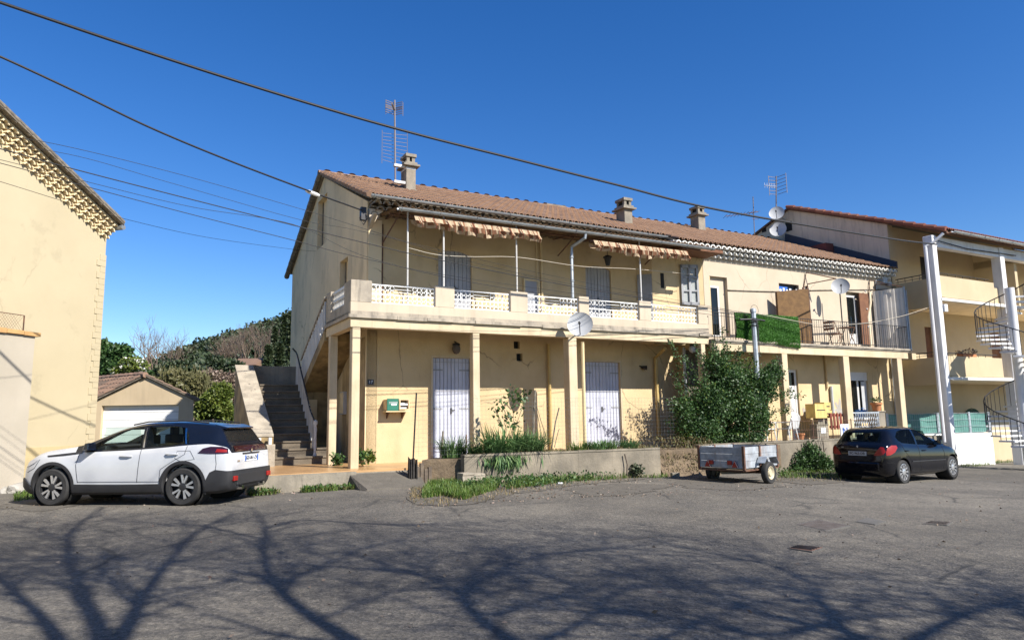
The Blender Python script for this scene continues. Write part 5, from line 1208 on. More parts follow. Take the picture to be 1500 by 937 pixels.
# partition walls in the loggia and slabs
zt2a = G.on(1380, 404, nF)[1]; zt2b = G.on(1380, 440, nF)[1]; zt1a = G.on(1390, 521, nF)[1]; zt1b = G.on(1390, 556, nF)[1]
uF0 = G.on(1377, 420, nF)[0]; uP2 = G.on(1456, 420, nF)[0]; uP2e = G.on(1477, 420, nF)[0]
for (za, zb_, e_) in ((zt2a, zt2b, 0), (zt1a, zt1b, .0)):
    b = MB(G); b.box(RS+.05, RE, nW, nF-.02, zb_-.02, zb_+.14); b.build('balcony_slab', MT['trim'], rb)
    b = MB(G); b.box(uF0-.05, uP2+e_, nF-.14, nF, zb_+.141, za); b.box(RS+.02, RS+.16, nW, nF-.42, zb_-.15, za-.0); b.build('parapet', MT['rbld'], rb)
    b = MB(G); b.box(uF0-.05, uP2+.9, nF-.02, nF+.05, zb_+.0, zb_+.10); b.build('slab_edge', MT['white'], rb)
    b = MB(G); b.tube([(RS+.08, nW+.1, za+.2), (RS+.08, nF-.4, za+.2)], .02, 5); b.tube([(RS+.08, nW+.1, za+.08), (RS+.08, nF-.4, za+.08)], .012, 5)
    b.tube([(uF0, nF-.07, za+.12), (uP2-.2, nF-.07, za+.12)], .016, 5)
    for k in range(5): b.tube([(RS+.08, nW+.2+.3*k, za), (RS+.08, nW+.2+.3*k, za+.2)], .01, 4)
    for k in range(7): b.tube([(uF0+.2+k*.5, nF-.07, za), (uF0+.2+k*.5, nF-.07, za+.12)], .01, 4)
    b.build('rail', MT['dark'], rb)
b = MB(G); b.box(uP2+.0, uP2+1.0, nF-.32, nF-.18, zt2b+.0, zt2a-.15); b.build('parapet', MT['rbld'], rb)
upt = G.on(1400, 360, nF-1.5)[0]
b = MB(G); b.box(upt+2.2, upt+2.4, nW, nF-.4, zt2b+.14, 8.2); b.build('partition', MT['rbld'], rb)
b = MB(G); b.prism([(nW, 7.9), (nF-.4, 7.9), (nF-.4, rz(nF-.4)-.2), (nW, rz(nW)-.2)], 0, upt+2.2, upt+2.39); b.build('partition', MT['rbld'], rb)
# pillars
for (x0, x1, nn) in ((1362, 1377, nF), (1456, 1475, nF)):
    a = G.on(x0, 420, nn)[0]; 
    u1_ = G.on(x1, 420, nn)[0]; w_ = .27 if x0 < 1400 else .32; b = MB(G); b.box(u1_-w_, u1_, nn-.34, nn+.03, -1, rz(nn)-.3); b.build('pillar', MT['pillar'], rb, bevel=.015)
pil_u = G.on(1377, 420, nF)[0]-.42
b = MB(G); b.box(pil_u+.14, RE, nF-.3, nF-.02, rz(nF)-.72, rz(nF)-.32); b.build('eave_beam', MT['pillar'], rb)
m = MB(G); m.tube([(pil_u+.25, nF+.42, rz(nF)-.32), (pil_u+.1, nF+.15, rz(nF)-.6), (pil_u-.1, nF-.1, rz(nF)-.75), (pil_u-.1, nF-.1, .5)], .055, 7); m.build('rain_pipe', MT['pillar'], rb, smooth=True)
for k, z in enumerate((zt2b-.15,)): m = MB(G); m.box(pil_u+.42, pil_u+.62, nF-.1, nF+.1, z-.28, z); m.build('junction_box', MT['pillar'], rb)
tiles(G, 'roof', MT['tilered'], RS-.15, RE, nRg, zRg, nF+.42, slr, rb, w=.25, L=.42)
b = MB(G); b.prism([(nRg, zRg-.02), (nF+.38, rz(nF+.38)-.02), (nF+.38, rz(nF+.38)-.12), (nRg, zRg-.12), (nRg-7.2, rz(nRg-7.2)-.12), (nRg-7.2, rz(nRg-7.2)-.0)], 0, RS-.1, RE); b.build('roof_deck', MT['rust'], rb)
b = MB(G); n_ = nRg
while n_ < nF+.3: b.tube([(RS-.14, n_, rz(n_)+.02), (RS-.14, n_+.45, rz(n_+.45)+.05)], [.075, .1], 6); n_ += .4
b.build('verge', MT['tilered'], rb)
gutter(G, 'gutter', [(RS+.1, nF+.5, rz(nF+.42)-.02), (RE, nF+.5, rz(nF+.42)-.04)], rb, r=.07, mat=MT['galv'])
m = MB(G)                                           # bundled cable along the pillar and eaves
m.tube([(pil_u+.42, nF+.06, rz(nF)-.5), (pil_u+2.4, nF+.04, rz(nF)-.62), (pil_u+6, nF+.04, rz(nF)-.55)], .02, 5); m.build('cable', MT['cable'], rb)
# flashing strip where the lower roof meets the gable
a = G.onu(1206, 372, RS)[0]; b = MB(G); 
b.hexa([(RS-.1, -4.5, roof_z(-4.5)+.03), (RS-.015, -4.5, roof_z(-4.5)+.03), (RS-.015, .9, roof_z(.9)+.03), (RS-.1, .9, roof_z(.9)+.03), (RS-.05, -4.5, roof_z(-4.5)+.45), (RS-.015, -4.5, roof_z(-4.5)+.45), (RS-.015, .9, roof_z(.9)+.32), (RS-.05, .9, roof_z(.9)+.32)])
b.build('flashing', M('lead_flashing', (.05, .055, .075), None, 4), rb)
b = MB(G); b.box(RS-.6, RS-.11, -3.9, -1.9, roof_z(-1.9)-.3, roof_z(-3.9)-.38); b.build('roof_hood', M('red_sheet', (.12, .035, .03), None, 4), rb)

# ---- spiral stair
sc = atD(1503, 640, 26.0); sc.z = gz(sc.x)
ss = thing('spiral_staircase', sc, 'white spiral staircase with thin dark handrail at the right edge', 'staircase')
m = MB(); m.tube([tuple(sc), tuple(sc+Vector((0, 0, 6.6)))], .16, 12); m.build('column', MT['pillar'], ss, smooth=True)
NSS = 36; hs = (5.9+.4)/NSS; R1 = 1.2; a00 = rad(-60)
T = MB(); Rl = MB(); hp = []
for i in range(NSS):
    a = a00-i*rad(19); z = sc.z+hs*(i+1); w = rad(25)
    P = []
    for zz in (z-.06, z):
        P += [(sc.x+math.cos(a)*.1, sc.y+math.sin(a)*.1, zz), (sc.x+math.cos(a-w/2)*R1, sc.y+math.sin(a-w/2)*R1, zz), (sc.x+math.cos(a+w/2)*R1, sc.y+math.sin(a+w/2)*R1, zz), (sc.x+math.cos(a+w/2)*.1, sc.y+math.sin(a+w/2)*.1, zz)]
    T.hexa(P)
    for da in (0, .5):
        aa = a-rad(19)*da; q = (sc.x+math.cos(aa)*R1*.97, sc.y+math.sin(aa)*R1*.97); Rl.tube([(q[0], q[1], z-.02), (q[0], q[1], z+.85+hs*da)], .011, 4)
    hp.append((sc.x+math.cos(a)*R1*.97, sc.y+math.sin(a)*R1*.97, z+.87))
T.build('steps', MT['pillar'], ss); r_ = Rl.build('railing', MT['dark'], ss); m = MB(); m.tube(hp, .022, 5); m.build('handrail', MT['dark'], r_)

# ---- white wall with green screened fence
wA = atZ(1400, 678.5, -.42); wB = atZ(1458, 677.5, -.45); dv = (wB-wA); dv.z = 0; dv.normalize()
wf = Fr((wB.x, wB.y), math.degrees(math.atan2(dv.x, dv.y)))
ww = thing('boundary_wall', wB-dv*2, 'bright white rendered low wall at the far right with a screened fence above', 'wall')
L_ = 7.5; ztw = wf.on(1457, 633, 0)[1]
b = MB(wf); b.box(-L_, 0, -.2, 0, -1, ztw); b.build('wall_body', MT['whitewall'], ww)
b = MB(wf); b.box(-.2, 0, -4.2, -.2, -1, ztw); b.build('wall_return', MT['whitewall'], ww)
fn = thing('screen_fence', wf(-3, -.1, ztw), 'green mesh fence between pale posts on top of the white wall', 'fence')
zf = wf.on(1440, 604, -.1)[1]; pu = [wf.on(x, 620, -.1)[0] for x in (1330, 1374, 1420, 1449)]
for u in pu[1:]+[pu[0]-.96]: m = MB(wf); m.box(u-.05, u+.05, -.14, -.07, ztw, zf+.03); m.build('post', MT['galv'], fn)
m = MB(wf); z0 = ztw+.03; cols = 80; vs = []; fs = []
us = np.linspace(pu[0]-.9, pu[3]-.06, cols)
for u in us:
    o = -.1+.02*math.sin(u*3.1)+.012*math.sin(u*9); vs += [(u, o, z0), (u, o+.02*math.sin(u*5), (z0+zf)/2), (u, o, zf-.02+.012*math.sin(u*6))]
for i in range(cols-1): s_ = i*3; fs += [(s_, s_+3, s_+4, s_+1), (s_+1, s_+4, s_+5, s_+2)]
m.add(vs, fs); m.build('screen', MT['green'], fn, smooth='all', fix=False)
m = MB(wf); u = pu[0]-.9
while u < pu[3]: m.tube([(u, -.06, z0), (u, -.06, zf)], .004, 3, cap=False); u += .1
for k in range(4): m.tube([(pu[0]-.9, -.055, z0+(zf-z0)*k/3), (pu[3], -.055, z0+(zf-z0)*k/3)], .006, 4)
m.build('mesh', MT['galv'], fn)
P = wf(wf.on(1427, 600, -1.0)[0], -1.0, 0); zc_ = wf.on(1427, 598, -1.0)[1]
plastic_chair((P.x, P.y, zc_-.9), -1.9, MT['plasticg'], 'dark green plastic chair whose back shows above the screened fence')
b = MB(wf); b.box(-L_, -.2, -4.0, -.2, -1, zc_-.9); o = b.build('terrace_floor', MT['conc'], None); tag(o, kind='structure')
# planter bits on first floor parapet
P = G.on(1420, 517, nF-.1); t = thing('plant_box', G(P[0], nF-.1, zt1a), 'reddish planter box on the lower balcony parapet of the far building', 'planter'); m = MB(G); m.box(P[0]-.5, P[0]+.4, nF-.3, nF-.06, zt1a, zt1a+.14); m.build('box', MT['orange'], t); Pq = clumps([((tuple(G(P[0], nF-.2, zt1a+.2))), (.45, .2, .12), 1)], 120); quads('plant', MT['leafbrown'], Pq, .09, t)
P = wf(.0, -1.2, 0)

# ================================================================== LEFT HOUSE
E0 = atD(157, 335, 20.0)
LF = Fr((E0.x, E0.y), 12.7+3)                       # u away along the wall, n to the right (towards the sun)
lh = thing('gable_house', LF(-4, -2, .1), 'pale yellow gabled house at the left edge with stepped tile cornice', 'house')
zc_ = E0.z-.25
pv = [LF.on(x, y, .42) for x, y in ((180, 328), (90, 241), (0, 155))]
ms = (pv[2][1]-pv[0][1])/(pv[0][0]-pv[2][0])        # verge slope
def vz(u): return pv[0][1]+(pv[0][0]-u)*ms
UA = -7.5; UT = -10.5
b = MB(LF); b.prism([(0, -.6), (0, vz(0)-.12), (UA, vz(UA)-.12), (UA*2, vz(0)-.12), (UA*2, -.6)], 1, -6, 0); b.build('wall', MT['lefth'], lh)
zpl = LF.on(50, 655, .03)[1]; zpl2 = LF.on(100, 616, .02)[1]
b = MB(LF); b.box(UA*2+.1, -.02, .0, .03, -.6, zpl); b.build('plinth', MT['leftb'], lh)
b = MB(LF); b.box(UA*2+.1, -.3, .0, .012, zpl, zpl2); b.build('dado', MT['lefth'], lh)
# quoins
b = MB(LF); z = .4; k = 0
while z < E0.z-.9:
    w = .18 if k % 2 else .27; h_ = random.uniform(.14, .2)
    b.box(-w+random.uniform(-.02, .02), .02, -.1, .016+random.uniform(0, .004), z, z+h_-.006); z += h_; k += 1
b.build('quoin', MT['lefth'], lh)
# rake cornice: three rows of tile ends stepping out under the verge
m = MB(LF); rows = 4
for j in range(rows):
    uu = pv[0][0]-.12-.06*j; n1 = .10+.075*(rows-1-j)
    while uu > UA-.5:
        z = vz(uu)-.13-.13*j; w = .105
        m.hexa([(uu-w, -.02, z-.055+ms*w), (uu+w, -.02, z-.055-ms*w), (uu+w, n1, z-.055-ms*w), (uu-w, n1, z-.055+ms*w), (uu-w, -.02, z+.02+ms*w), (uu+w, -.02, z+.02-ms*w), (uu+w, n1, z+.02-ms*w), (uu-w, n1, z+.02+ms*w)]) if False else None
        seg = 5; b0 = len(m.v); vs = []
        for nn in (-.02, n1):
            for q in range(seg+1): a = math.pi*q/seg; vs.append((uu+math.cos(a)*w*.92, nn, z-.05+math.sin(a)*.10-math.cos(a)*w*ms*.6))
        for q in range(seg+1): a = math.pi*q/seg; vs.append((uu+math.cos(a)*w*.62, n1, z-.05+math.sin(a)*.065-math.cos(a)*w*ms*.4))
        for q in range(seg+1): a = math.pi*q/seg; vs.append((uu+math.cos(a)*w*.62, n1-.12, z-.05+math.sin(a)*.065-math.cos(a)*w*ms*.4))
        s1 = seg+1; fs = []
        for q in range(seg): fs += [(q, q+1, s1+q+1, s1+q), (s1+q, s1+q+1, 2*s1+q+1, 2*s1+q), (2*s1+q, 2*s1+q+1, 3*s1+q+1, 3*s1+q)]
        m.add(vs, fs); uu -= .25
    n2 = n1-.05; E4 = pv[0][0]-.08
    m.add([(E4, -.02, vz(E4)-.13-.13*j+.045), (UA, -.02, vz(UA)-.13-.13*j+.045), (UA, n2, vz(UA)-.13-.13*j+.045), (E4, n2, vz(E4)-.13-.13*j+.045), (E4, -.02, vz(E4)-.13*j-.02), (UA, -.02, vz(UA)-.13*j-.02), (UA, n2, vz(UA)-.13*j-.02), (E4, n2, vz(E4)-.13*j-.02)], [(0, 1, 2, 3), (4, 5, 6, 7), (2, 3, 7, 6), (0, 3, 7, 4)])
m.build('cornice', MT['gen_cream'], lh, fix=False)
E5 = pv[0][0]
b = MB(LF); b.hexa([(E5, .48, vz(E5)-.03), (E5, -6.5, vz(E5)-.03), (UA, -6.5, vz(UA)-.03), (UA, .48, vz(UA)-.03), (E5, .48, vz(E5)+.03), (E5, -6.5, vz(E5)+.03), (UA, -6.5, vz(UA)+.03), (UA, .48, vz(UA)+.03)])
b.hexa([(UA, .48, vz(UA)-.03), (UA, -6.5, vz(UA)-.03), (UA*2-.5, -6.5, vz(E5)-.03), (UA*2-.5, .48, vz(E5)-.03), (UA, .48, vz(UA)+.03), (UA, -6.5, vz(UA)+.03), (UA*2-.5, -6.5, vz(E5)+.03), (UA*2-.5, .48, vz(E5)+.03)]); rfl = b.build('roof', MT['woodgrey'], lh)
m = MB(LF); uu = E5
while uu > UA: m.tube([(uu, .42, vz(uu)+.03), (uu-.42, .42, vz(uu-.42)+.06)], [.085, .07], 6); uu -= .38
m.build('verge_tile', MT['woodgrey'], rfl)
m = MB(LF); m.tube([(E5, .45, vz(E5)-.1), (E5, -6.5, vz(E5)-.12)], .08, 8); m.build('gutter', MT['zinc'], lh)
# roof tiles on the slopes (seen edge on, real anyway)
m = MB(LF); m.tube([(UA, .5, vz(UA)+.05), (UA, -6.5, vz(UA)+.05)], .12, 8); m.build('ridge', MT['tile'], rfl)

# annex wall with timber edge and mesh basket
AF = Fr((E0.x, E0.y), 12.7+3)
nA_ = 1.3
an_u1 = LF.on(42, 600, nA_)[0]; zan = LF.on(20, 489, nA_)[1]
an = thing('courtyard_wall', LF(an_u1-1.5, nA_, .1), 'tall off-white rendered wall with timber edging at the left edge', 'wall')
b = MB(LF); b.hexa([(an_u1, -.0+.05, -.6), (-9, .05, -.6), (-9, nA_, -.6), (an_u1, nA_, -.6), (an_u1+.02, .05, zan), (-9, .05, zan), (-9, nA_, zan), (an_u1+.02, nA_, zan)]); b.build('wall_body', MT['annex'], an)
b = MB(LF); u = an_u1+.12; k = 0
while u > -9: b.box(u-.42, u-.005, .1, nA_+.06, zan+.0+.008*(k % 2), zan+.09+.01*(k % 3)); u -= .425; k += 1
b.build('coping', MT['plank'], an)
t = thing('wire_basket', LF(an_u1-.9, nA_-.3, zan+.1), 'rusty wire mesh panel standing on top of the tall off-white wall', 'mesh panel')
ue_ = LF.on(35, 470, nA_-.2)[0]; zt_ = LF.on(35, 462, nA_-.2)[1]
m = MB(LF)
for z in (zan+.12, zt_): m.tube([(ue_, nA_-.2, z), (-9, nA_-.2, z+.0)], .012, 4)
m.tube([(ue_, nA_-.2, zan+.1), (ue_, nA_-.2, zt_)], .016, 4); m.build('frame', MT['rust'], t); m = MB(LF); u = ue_
while u > -6.5: m.tube([(u, nA_-.2, zan+.12), (u-.3, nA_-.2, zt_)], .003, 3); m.tube([(u, nA_-.2, zt_), (u-.3, nA_-.2, zan+.12)], .003, 3); u -= .07
m.build('mesh', MT['rust'], t)

# ================================================================== GARAGE
gD = 29.
def ga(px, py): p = atD(px, py, gD); return p.x, p.z
gA = thing('garage', atD(215, 640, gD+2), 'low beige garage with mossy tiled roof and white sectional door behind the white car', 'garage')
x0 = ga(100, 600)[0]; x1 = ga(285, 600)[0]-.05; xr, zr = ga(215, 550); ze = ga(287, 584)[1]; sg = (zr-ze)/(ga(287, 584)[0]-xr)
b = MB(); pf = [(x0-2, -.5), (x0-2, zr-.04-sg*(xr-x0+2)), (xr, zr-.04), (x1, zr-.04-sg*(x1-xr)), (x1, -.5)]; n5 = 5
b.add([(p[0], gD, p[1]) for p in pf]+[(p[0]-.82*5.9, gD+.57*5.9, p[1]) for p in pf], [tuple(range(5)), tuple(range(5, 10))]+[(i, (i+1) % 5, 5+(i+1) % 5, 5+i) for i in range(5)]); wg = b.build('wall', MT['garage'], gA)
gx0, gzt = ga(149, 594); gx1 = ga(262, 594)[0]
c = MB(); c.box(gx0, gx1, gD-.3, gD+.28, -.4, gzt); cut(wg, c)
b = MB(); zz = 0
k = 0
while zz < gzt: b.box(gx0, gx1, gD+.16+.004*(k % 2), gD+.22, zz, min(zz+.30, gzt)-.012); zz += .3; k += 1
gdr = b.build('door', MT['whitewall'], gA); b = MB(); b.box(gx0, gx1, gD+.20, gD+.27, 0, gzt); b.build('door_seal', MT['dark'], gdr)
class GFr:                                          # roof frame: u backwards, n sideways
    def __init__(s, sg_): s.s = sg_
    def __call__(s, u, n, z): return Vector((xr+s.s*n-.82*u, gD-.12+.57*u, z))
tiles(GFr(1), 'roof', MT['tilelichen'], 0, 6, 0, zr+.03, x1-xr+.28, sg, gA, w=.25, L=.4)
tiles(GFr(-1), 'roof', MT['tilelichen'], 0, 6, 0, zr+.03, xr-x0+2, sg, gA, w=.25, L=.4)
xe = x1+.25; xl = x0-2.1; b = MB()
for (xx, sg2) in ((xe, 1), (xl, -1)):
    ze_ = zr-.03-sg*abs(xx-xr); P8 = []
    for dz in (0, .045):
        for (px_, u_g, z_) in ((xr, 0, zr-.03), (xx, 0, ze_), (xx, 6.1, ze_), (xr, 6.1, zr-.03)): P8.append((px_-.82*u_g, gD-.10+.57*u_g, z_+dz))
    b.hexa(P8)
b.build('roof_deck', MT['woodgrey'], gA)
m = MB(); yy = 0
while yy < 6: m.tube([(xr-.82*yy, gD-.1+.57*yy, zr+.03), (xr-.82*(yy+.42), gD-.1+.57*(yy+.42), zr+.06)], [.12, .13], 7); yy += .38
m.build('ridge', MT['tilelichen'], gA)
# far red roofed house on the hillside
t = thing('far_house', atD(352, 533, 75), 'small red roofed house among trees below the hill', 'house')
pA = atD(339, 527, 75); pB = atD(371, 527, 75); b = MB(); b.box(pA.x, pB.x, 75, 80, pA.z-4, pA.z-.6); b.build('wall', MT['garage'], t); b = MB(); b.hexa([(pA.x-.4, 74.5, pA.z-.6), (pB.x+.4, 74.5, pA.z-.6), (pB.x+.4, 80.5, pA.z-.6), (pA.x-.4, 80.5, pA.z-.6), (pA.x-.2, 77.4, pA.z+.35), (pB.x+.2, 77.4, pA.z+.35), (pB.x+.2, 77.8, pA.z+.35), (pA.x-.2, 77.8, pA.z+.35)]); b.build('roof', MT['tile'], t)

# ================================================================== pole and cables
pn = 2.05
pu_, pz_ = G.on(1103, 455, pn); pb = G.on(1113, 640, pn)
t = thing('utility_pole', G(pu_, pn, .6), 'slim grey metal pole rising from the big bush with cables at its head', 'pole')
m = MB(G); m.tube([(pu_, pn, .3), (pu_, pn, pz_)], .085, 8); m.build('shaft', MT['galv'], t, smooth=True); m = MB(G); m.lathe((pu_, pn, pz_-.05), [(.1, 0), (.1, .1), (.05, .13)], 10); m.build('cap', MT['galv'], t)
m = MB(G)
for z in (pz_-.28, pz_-.4, pz_-.5): m.box(pu_-.1, pu_+.1, pn-.1, pn+.1, z, z+.03)
m.tube([(pu_-.6, pn, pz_-.32), (pu_-.2, pn+.1, pz_-.3), (pu_, pn+.1, pz_-.34), (pu_+.25, pn, pz_-.28), (pu_+.5, pn, pz_-.3)], .03, 5); m.tube([(pu_, pn+.1, pz_-.3), (pu_+.05, pn+.12, pz_-.6), (pu_+.05, pn+.1, pz_-1.5)], .018, 4); m.build('clamp', MT['cable'], t)
PT_ = G(pu_, pn, pz_-.3)
# ring of spare wire
m = MB(G); ring(m, (pu_+.05, pn+.02, pz_+.02), .17, 1, .006, 14); m.build('wire_coil', MT['dark'], t)
def cable(name, pts, r, label, mat='cable', grp='overhead cables'):
    # pts: 3D control points, Catmull-Rom
    P = [Vector(p) for p in pts]; out = []
    Q = [P[0]*2-P[1]]+P+[P[-1]*2-P[-2]]
    for i in range(1, len(Q)-2):
        for k in range(10):
            s_ = k/10; out.append(.5*((2*Q[i])+(-Q[i-1]+Q[i+1])*s_+(2*Q[i-1]-5*Q[i]+4*Q[i+1]-Q[i+2])*s_*s_+(-Q[i-1]+3*Q[i]-3*Q[i+1]+Q[i+2])*s_**3))
    out.append(P[-1]); m = MB(); m.tube([tuple(p) for p in out], r, 5); o = m.build(name, MT[mat], None, smooth='all'); return tag(o, label, 'cable', grp)
def line3(px, D0, D1):                              # screen points with depth interpolated from D0 to D1 (perspective correct)
    x0 = px[0][0]; x1 = px[-1][0]; out = []
    for (x, y) in px:
        s_ = (x-x0)/(x1-x0); Dp = 1/((1-s_)/D0+s_/D1); out.append(atD(x, y, Dp))
    return out
cable('power_cable', line3([(-120, -38), (0, 4), (250, 88), (450, 151), (600, 194), (750, 232), (900, 270), (1060, 309), (1300, 349), (1372, 358)], 10.5, 24.5), .030, 'thick black cable crossing the whole sky above the roof')
e1 = gp(533, 309, .12)
cable('power_cable', line3([(-100, 40), (0, 83), (110, 134), (220, 187), (330, 233), (440, 275), (533, 309)], 11, e1.y), .022, 'black cable running from the upper left sky down to the corner of the roof')
m = MB(G); l = G.loc(e1); t = thing('cable_clamp', e1, 'dark cable clamp and white insulator on the corner under the roof', 'clamp'); m.box(l.x-.08, l.x+.06, .0, .16, l.z-.25, l.z+.1); m.tube([(l.x, .1, l.z), (l.x+.08, .2, l.z-.2), (l.x, .12, l.z-.38), (l.x-.1, .1, l.z-.2), (l.x, .1, l.z)], .02, 5); m.build('clamp_body', MT['dark'], t)
m = MB(); q = line3([(-100, 40), (458, 283), (533, 309)], 11, e1.y)[1]; m.lathe(tuple(q), [(.03, -.18), (.05, -.1), (.05, .1), (.03, .18)], 8, (1, .3, -.35)); o = m.build('insulator', MT['white'], None); tag(o, 'small white insulator on the black cable before the gable window', 'insulator')
W5 = [([(-60, 195), (60, 207), (250, 252), (440, 306), (540, 337), (700, 386), (900, 428), (1100, 459)], .005, 'thin wire, uppermost of the bundle over the left house roof edge'),
      ([(-60, 205), (100, 226), (250, 268), (440, 322), (540, 341), (800, 402), (1100, 460)], .0045, 'thin wire, second highest of the bundle over the left house roof edge'),
      ([(-60, 205), (0, 218), (105, 247), (260, 287), (430, 330), (540, 357), (650, 382), (870, 425), (1100, 461)], .010, 'slightly thicker black wire in the middle of the bundle to the grey pole'),
      ([(-60, 222), (0, 234), (130, 267), (280, 303), (430, 329), (540, 377), (700, 410), (1100, 464)], .005, 'thin wire crossing the yellow wall just below the thicker wire'),
      ([(-60, 226), (0, 239), (140, 277), (280, 314), (430, 352), (540, 380), (760, 425), (1100, 468)], .007, 'thin wire, fifth of the bundle crossing the yellow house wall')]
for pts, r, lab in W5: cable('telephone_wire', line3(pts, 11, PT_.y), r, lab)
cable('telephone_wire', line3([(-60, 250), (0, 266), (110, 300), (180, 320), (300, 347), (420, 364), (462, 368)], 11, ru(462, 368, -.02).y), .005, 'lowest thin wire ending on the grey gable wall')
# from the pole to the right
cable('telephone_wire', line3([(1104, 458), (1165, 470), (1200, 475), (1260, 474), (1320, 463), (1372, 446)], PT_.y, G(22, nF, 5).y-.1), .010, 'pale wire sagging from the grey pole to the white pillar', 'cablew')
cable('telephone_wire', line3([(1104, 460), (1170, 474), (1210, 479), (1270, 472), (1330, 462), (1372, 448)], PT_.y, G(22, nF, 5).y-.1), .008, 'second lower wire from the grey pole to the white pillar', 'cable')
cable('wall_cable', [gp(1066, 425, NW+.02), gp(1140, 427, NW+.02), gp(1200, 425, NW+.02), gp(1300, 424, NW+.02)], .022, 'grey cable running along the pale wall past the small window', 'woodgrey')
cable('clothes_line', [gp(598, 363, 1.4), gp(640, 373, 1.4), gp(690, 376, 1.4), gp(760, 377, 1.4), gp(850, 390, 1.4), gp(930, 394, 1.3), gp(1015, 402, .9)], .009, 'pale clothes line strung between the thin white posts of the gallery', 'cablew')
# ================================================================== CARS
def interp(tab, x):
    xs = [t[0] for t in tab]
    if x <= xs[0]: return tab[0][1]
    if x >= xs[-1]: return tab[-1][1]
    for i in range(len(xs)-1):
        if xs[i] <= x <= xs[i+1]:
            h = xs[i+1]-xs[i]; t = (x-xs[i])/h; y0, y1 = tab[i][1], tab[i+1][1]
            def sl(k):
                if k <= 0 or k >= len(xs)-1: return 0 if len(tab) < 3 else (tab[min(k+1, len(xs)-1)][1]-tab[max(k-1, 0)][1])/(xs[min(k+1, len(xs)-1)]-xs[max(k-1, 0)])
                a = (tab[k][1]-tab[k-1][1])/(xs[k]-xs[k-1]); b = (tab[k+1][1]-tab[k][1])/(xs[k+1]-xs[k])
                return 0 if a*b <= 0 else 2*a*b/(a+b)
            m0, m1 = sl(i)*h, sl(i+1)*h
            return (2*t**3-3*t*t+1)*y0+(t**3-2*t*t+t)*m0+(-2*t**3+3*t*t)*y1+(t**3-t*t)*m1
class Car:
    def __init__(c, fr, top, belt, W, wtop, z0, xr, xf, bulge=0.):
        c.fr = fr; c.top = top; c.belt = belt; c.W = W; c.wt = wtop; c.z0 = z0; c.xr = xr; c.xf = xf
    def sec(c, x):                                  # half section bottom -> top
        w = interp(c.W, x); zt = interp(c.top, x); zb = min(interp(c.belt, x), zt-.02); wt = min(interp(c.wt, x), w*.97); z0 = interp(c.z0, x); h = zb-z0
        lower = [(0, z0), (w*.86, z0), (w*.95, z0+.05), (w*.985, z0+.16*h), (w*.998, z0+.38*h), (w, z0+.55*h), (w*.992, z0+.74*h), (w*.975, z0+.88*h), (w*.945, zb-.012), (w*.93, zb)]
        wb = w*.93; hg = zt-zb
        upper = [(wb, zb), (wb+(wt-wb)*.28, zb+hg*.36), (wb+(wt-wb)*.62, zb+hg*.66), (wt+.02, zb+hg*.86), (wt-.05, zb+hg*.94), (wt*.75, zt-hg*.022), (wt*.4, zt-hg*.004), (0, zt)]
        return lower, upper
    def side(c, x, z):
        lo, up = c.sec(max(min(x, c.xf-.001), c.xr+.001)); P = lo[1:]+up[1:]
        for i in range(len(P)-1):
            if P[i][1] <= z <= P[i+1][1] and P[i+1][1] > P[i][1]: t = (z-P[i][1])/(P[i+1][1]-P[i][1]); return P[i][0]+t*(P[i+1][0]-P[i][0])
        return P[0][0] if z < P[0][1] else 0
    def rearx(c, y, z, step=.004):
        x = c.xr
        while x < c.xr+1.2:
            zt = interp(c.top, x)
            if z <= zt and c.side(x, z) >= abs(y): return x
            x += step
        return x
    def frontx(c, y, z, step=.006):
        x = c.xf
        while x > c.xf-1.6:
            if z <= interp(c.top, x) and c.side(x, z) >= abs(y): return x
            x -= step
        return x
    def loft(c, which, xs):
        m = MB(c.fr); rows = []
        for x in xs:
            s_ = c.sec(x)[which]
            if which == 1: pts = s_+[(-y, z) for y, z in s_[-2::-1]]
            else: pts = s_+[(-y, z) for y, z in s_[:0:-1]]
            rows.append([(x, y, z) for y, z in pts])
        n = len(rows[0]); vs = [p for r in rows for p in r]; fs = []
        for i in range(len(rows)-1):
            for k in range(n): fs.append((i*n+k, i*n+(k+1) % n, (i+1)*n+(k+1) % n, (i+1)*n+k))
        fs += [tuple(range(n))[::-1], tuple((len(rows)-1)*n+k for k in range(n))]
        m.add(vs, fs); return m
    def drape(c, poly, mapf, eps, sub=3, mb=None, th=0.0):
        bm = bmesh.new(); vs = [bm.verts.new((p[0], p[1], 0)) for p in poly]; bm.faces.new(vs); bmesh.ops.triangulate(bm, faces=bm.faces[:])
        for _ in range(sub):
            L = [e for e in bm.edges if e.calc_length() > .09]
            if not L: break
            bmesh.ops.subdivide_edges(bm, edges=L, cuts=1); bmesh.ops.triangulate(bm, faces=[f for f in bm.faces if len(f.verts) > 3])
        bm.verts.index_update(); V = [mapf(v.co.x, v.co.y, eps) for v in bm.verts]; Fs = [tuple(v.index for v in f.verts) for f in bm.faces]
        bd = [tuple(v.index for v in e.verts) for e in bm.edges if len(e.link_faces) == 1]; bm.free()
        m = mb or MB(c.fr); n = len(V); V2 = []
        for p in poly: pass
        m.add(V, Fs)
        return m
    def smap(c, s):                                 # side map, s = +1 / -1
        return lambda x, z, e: (x, s*(c.side(x, z)+e), z)
    def rmap(c): return lambda y, z, e: (c.rearx(y, z)-e, y, z)
    def fmap(c): return lambda y, z, e: (c.frontx(y, z)+e, y, z)
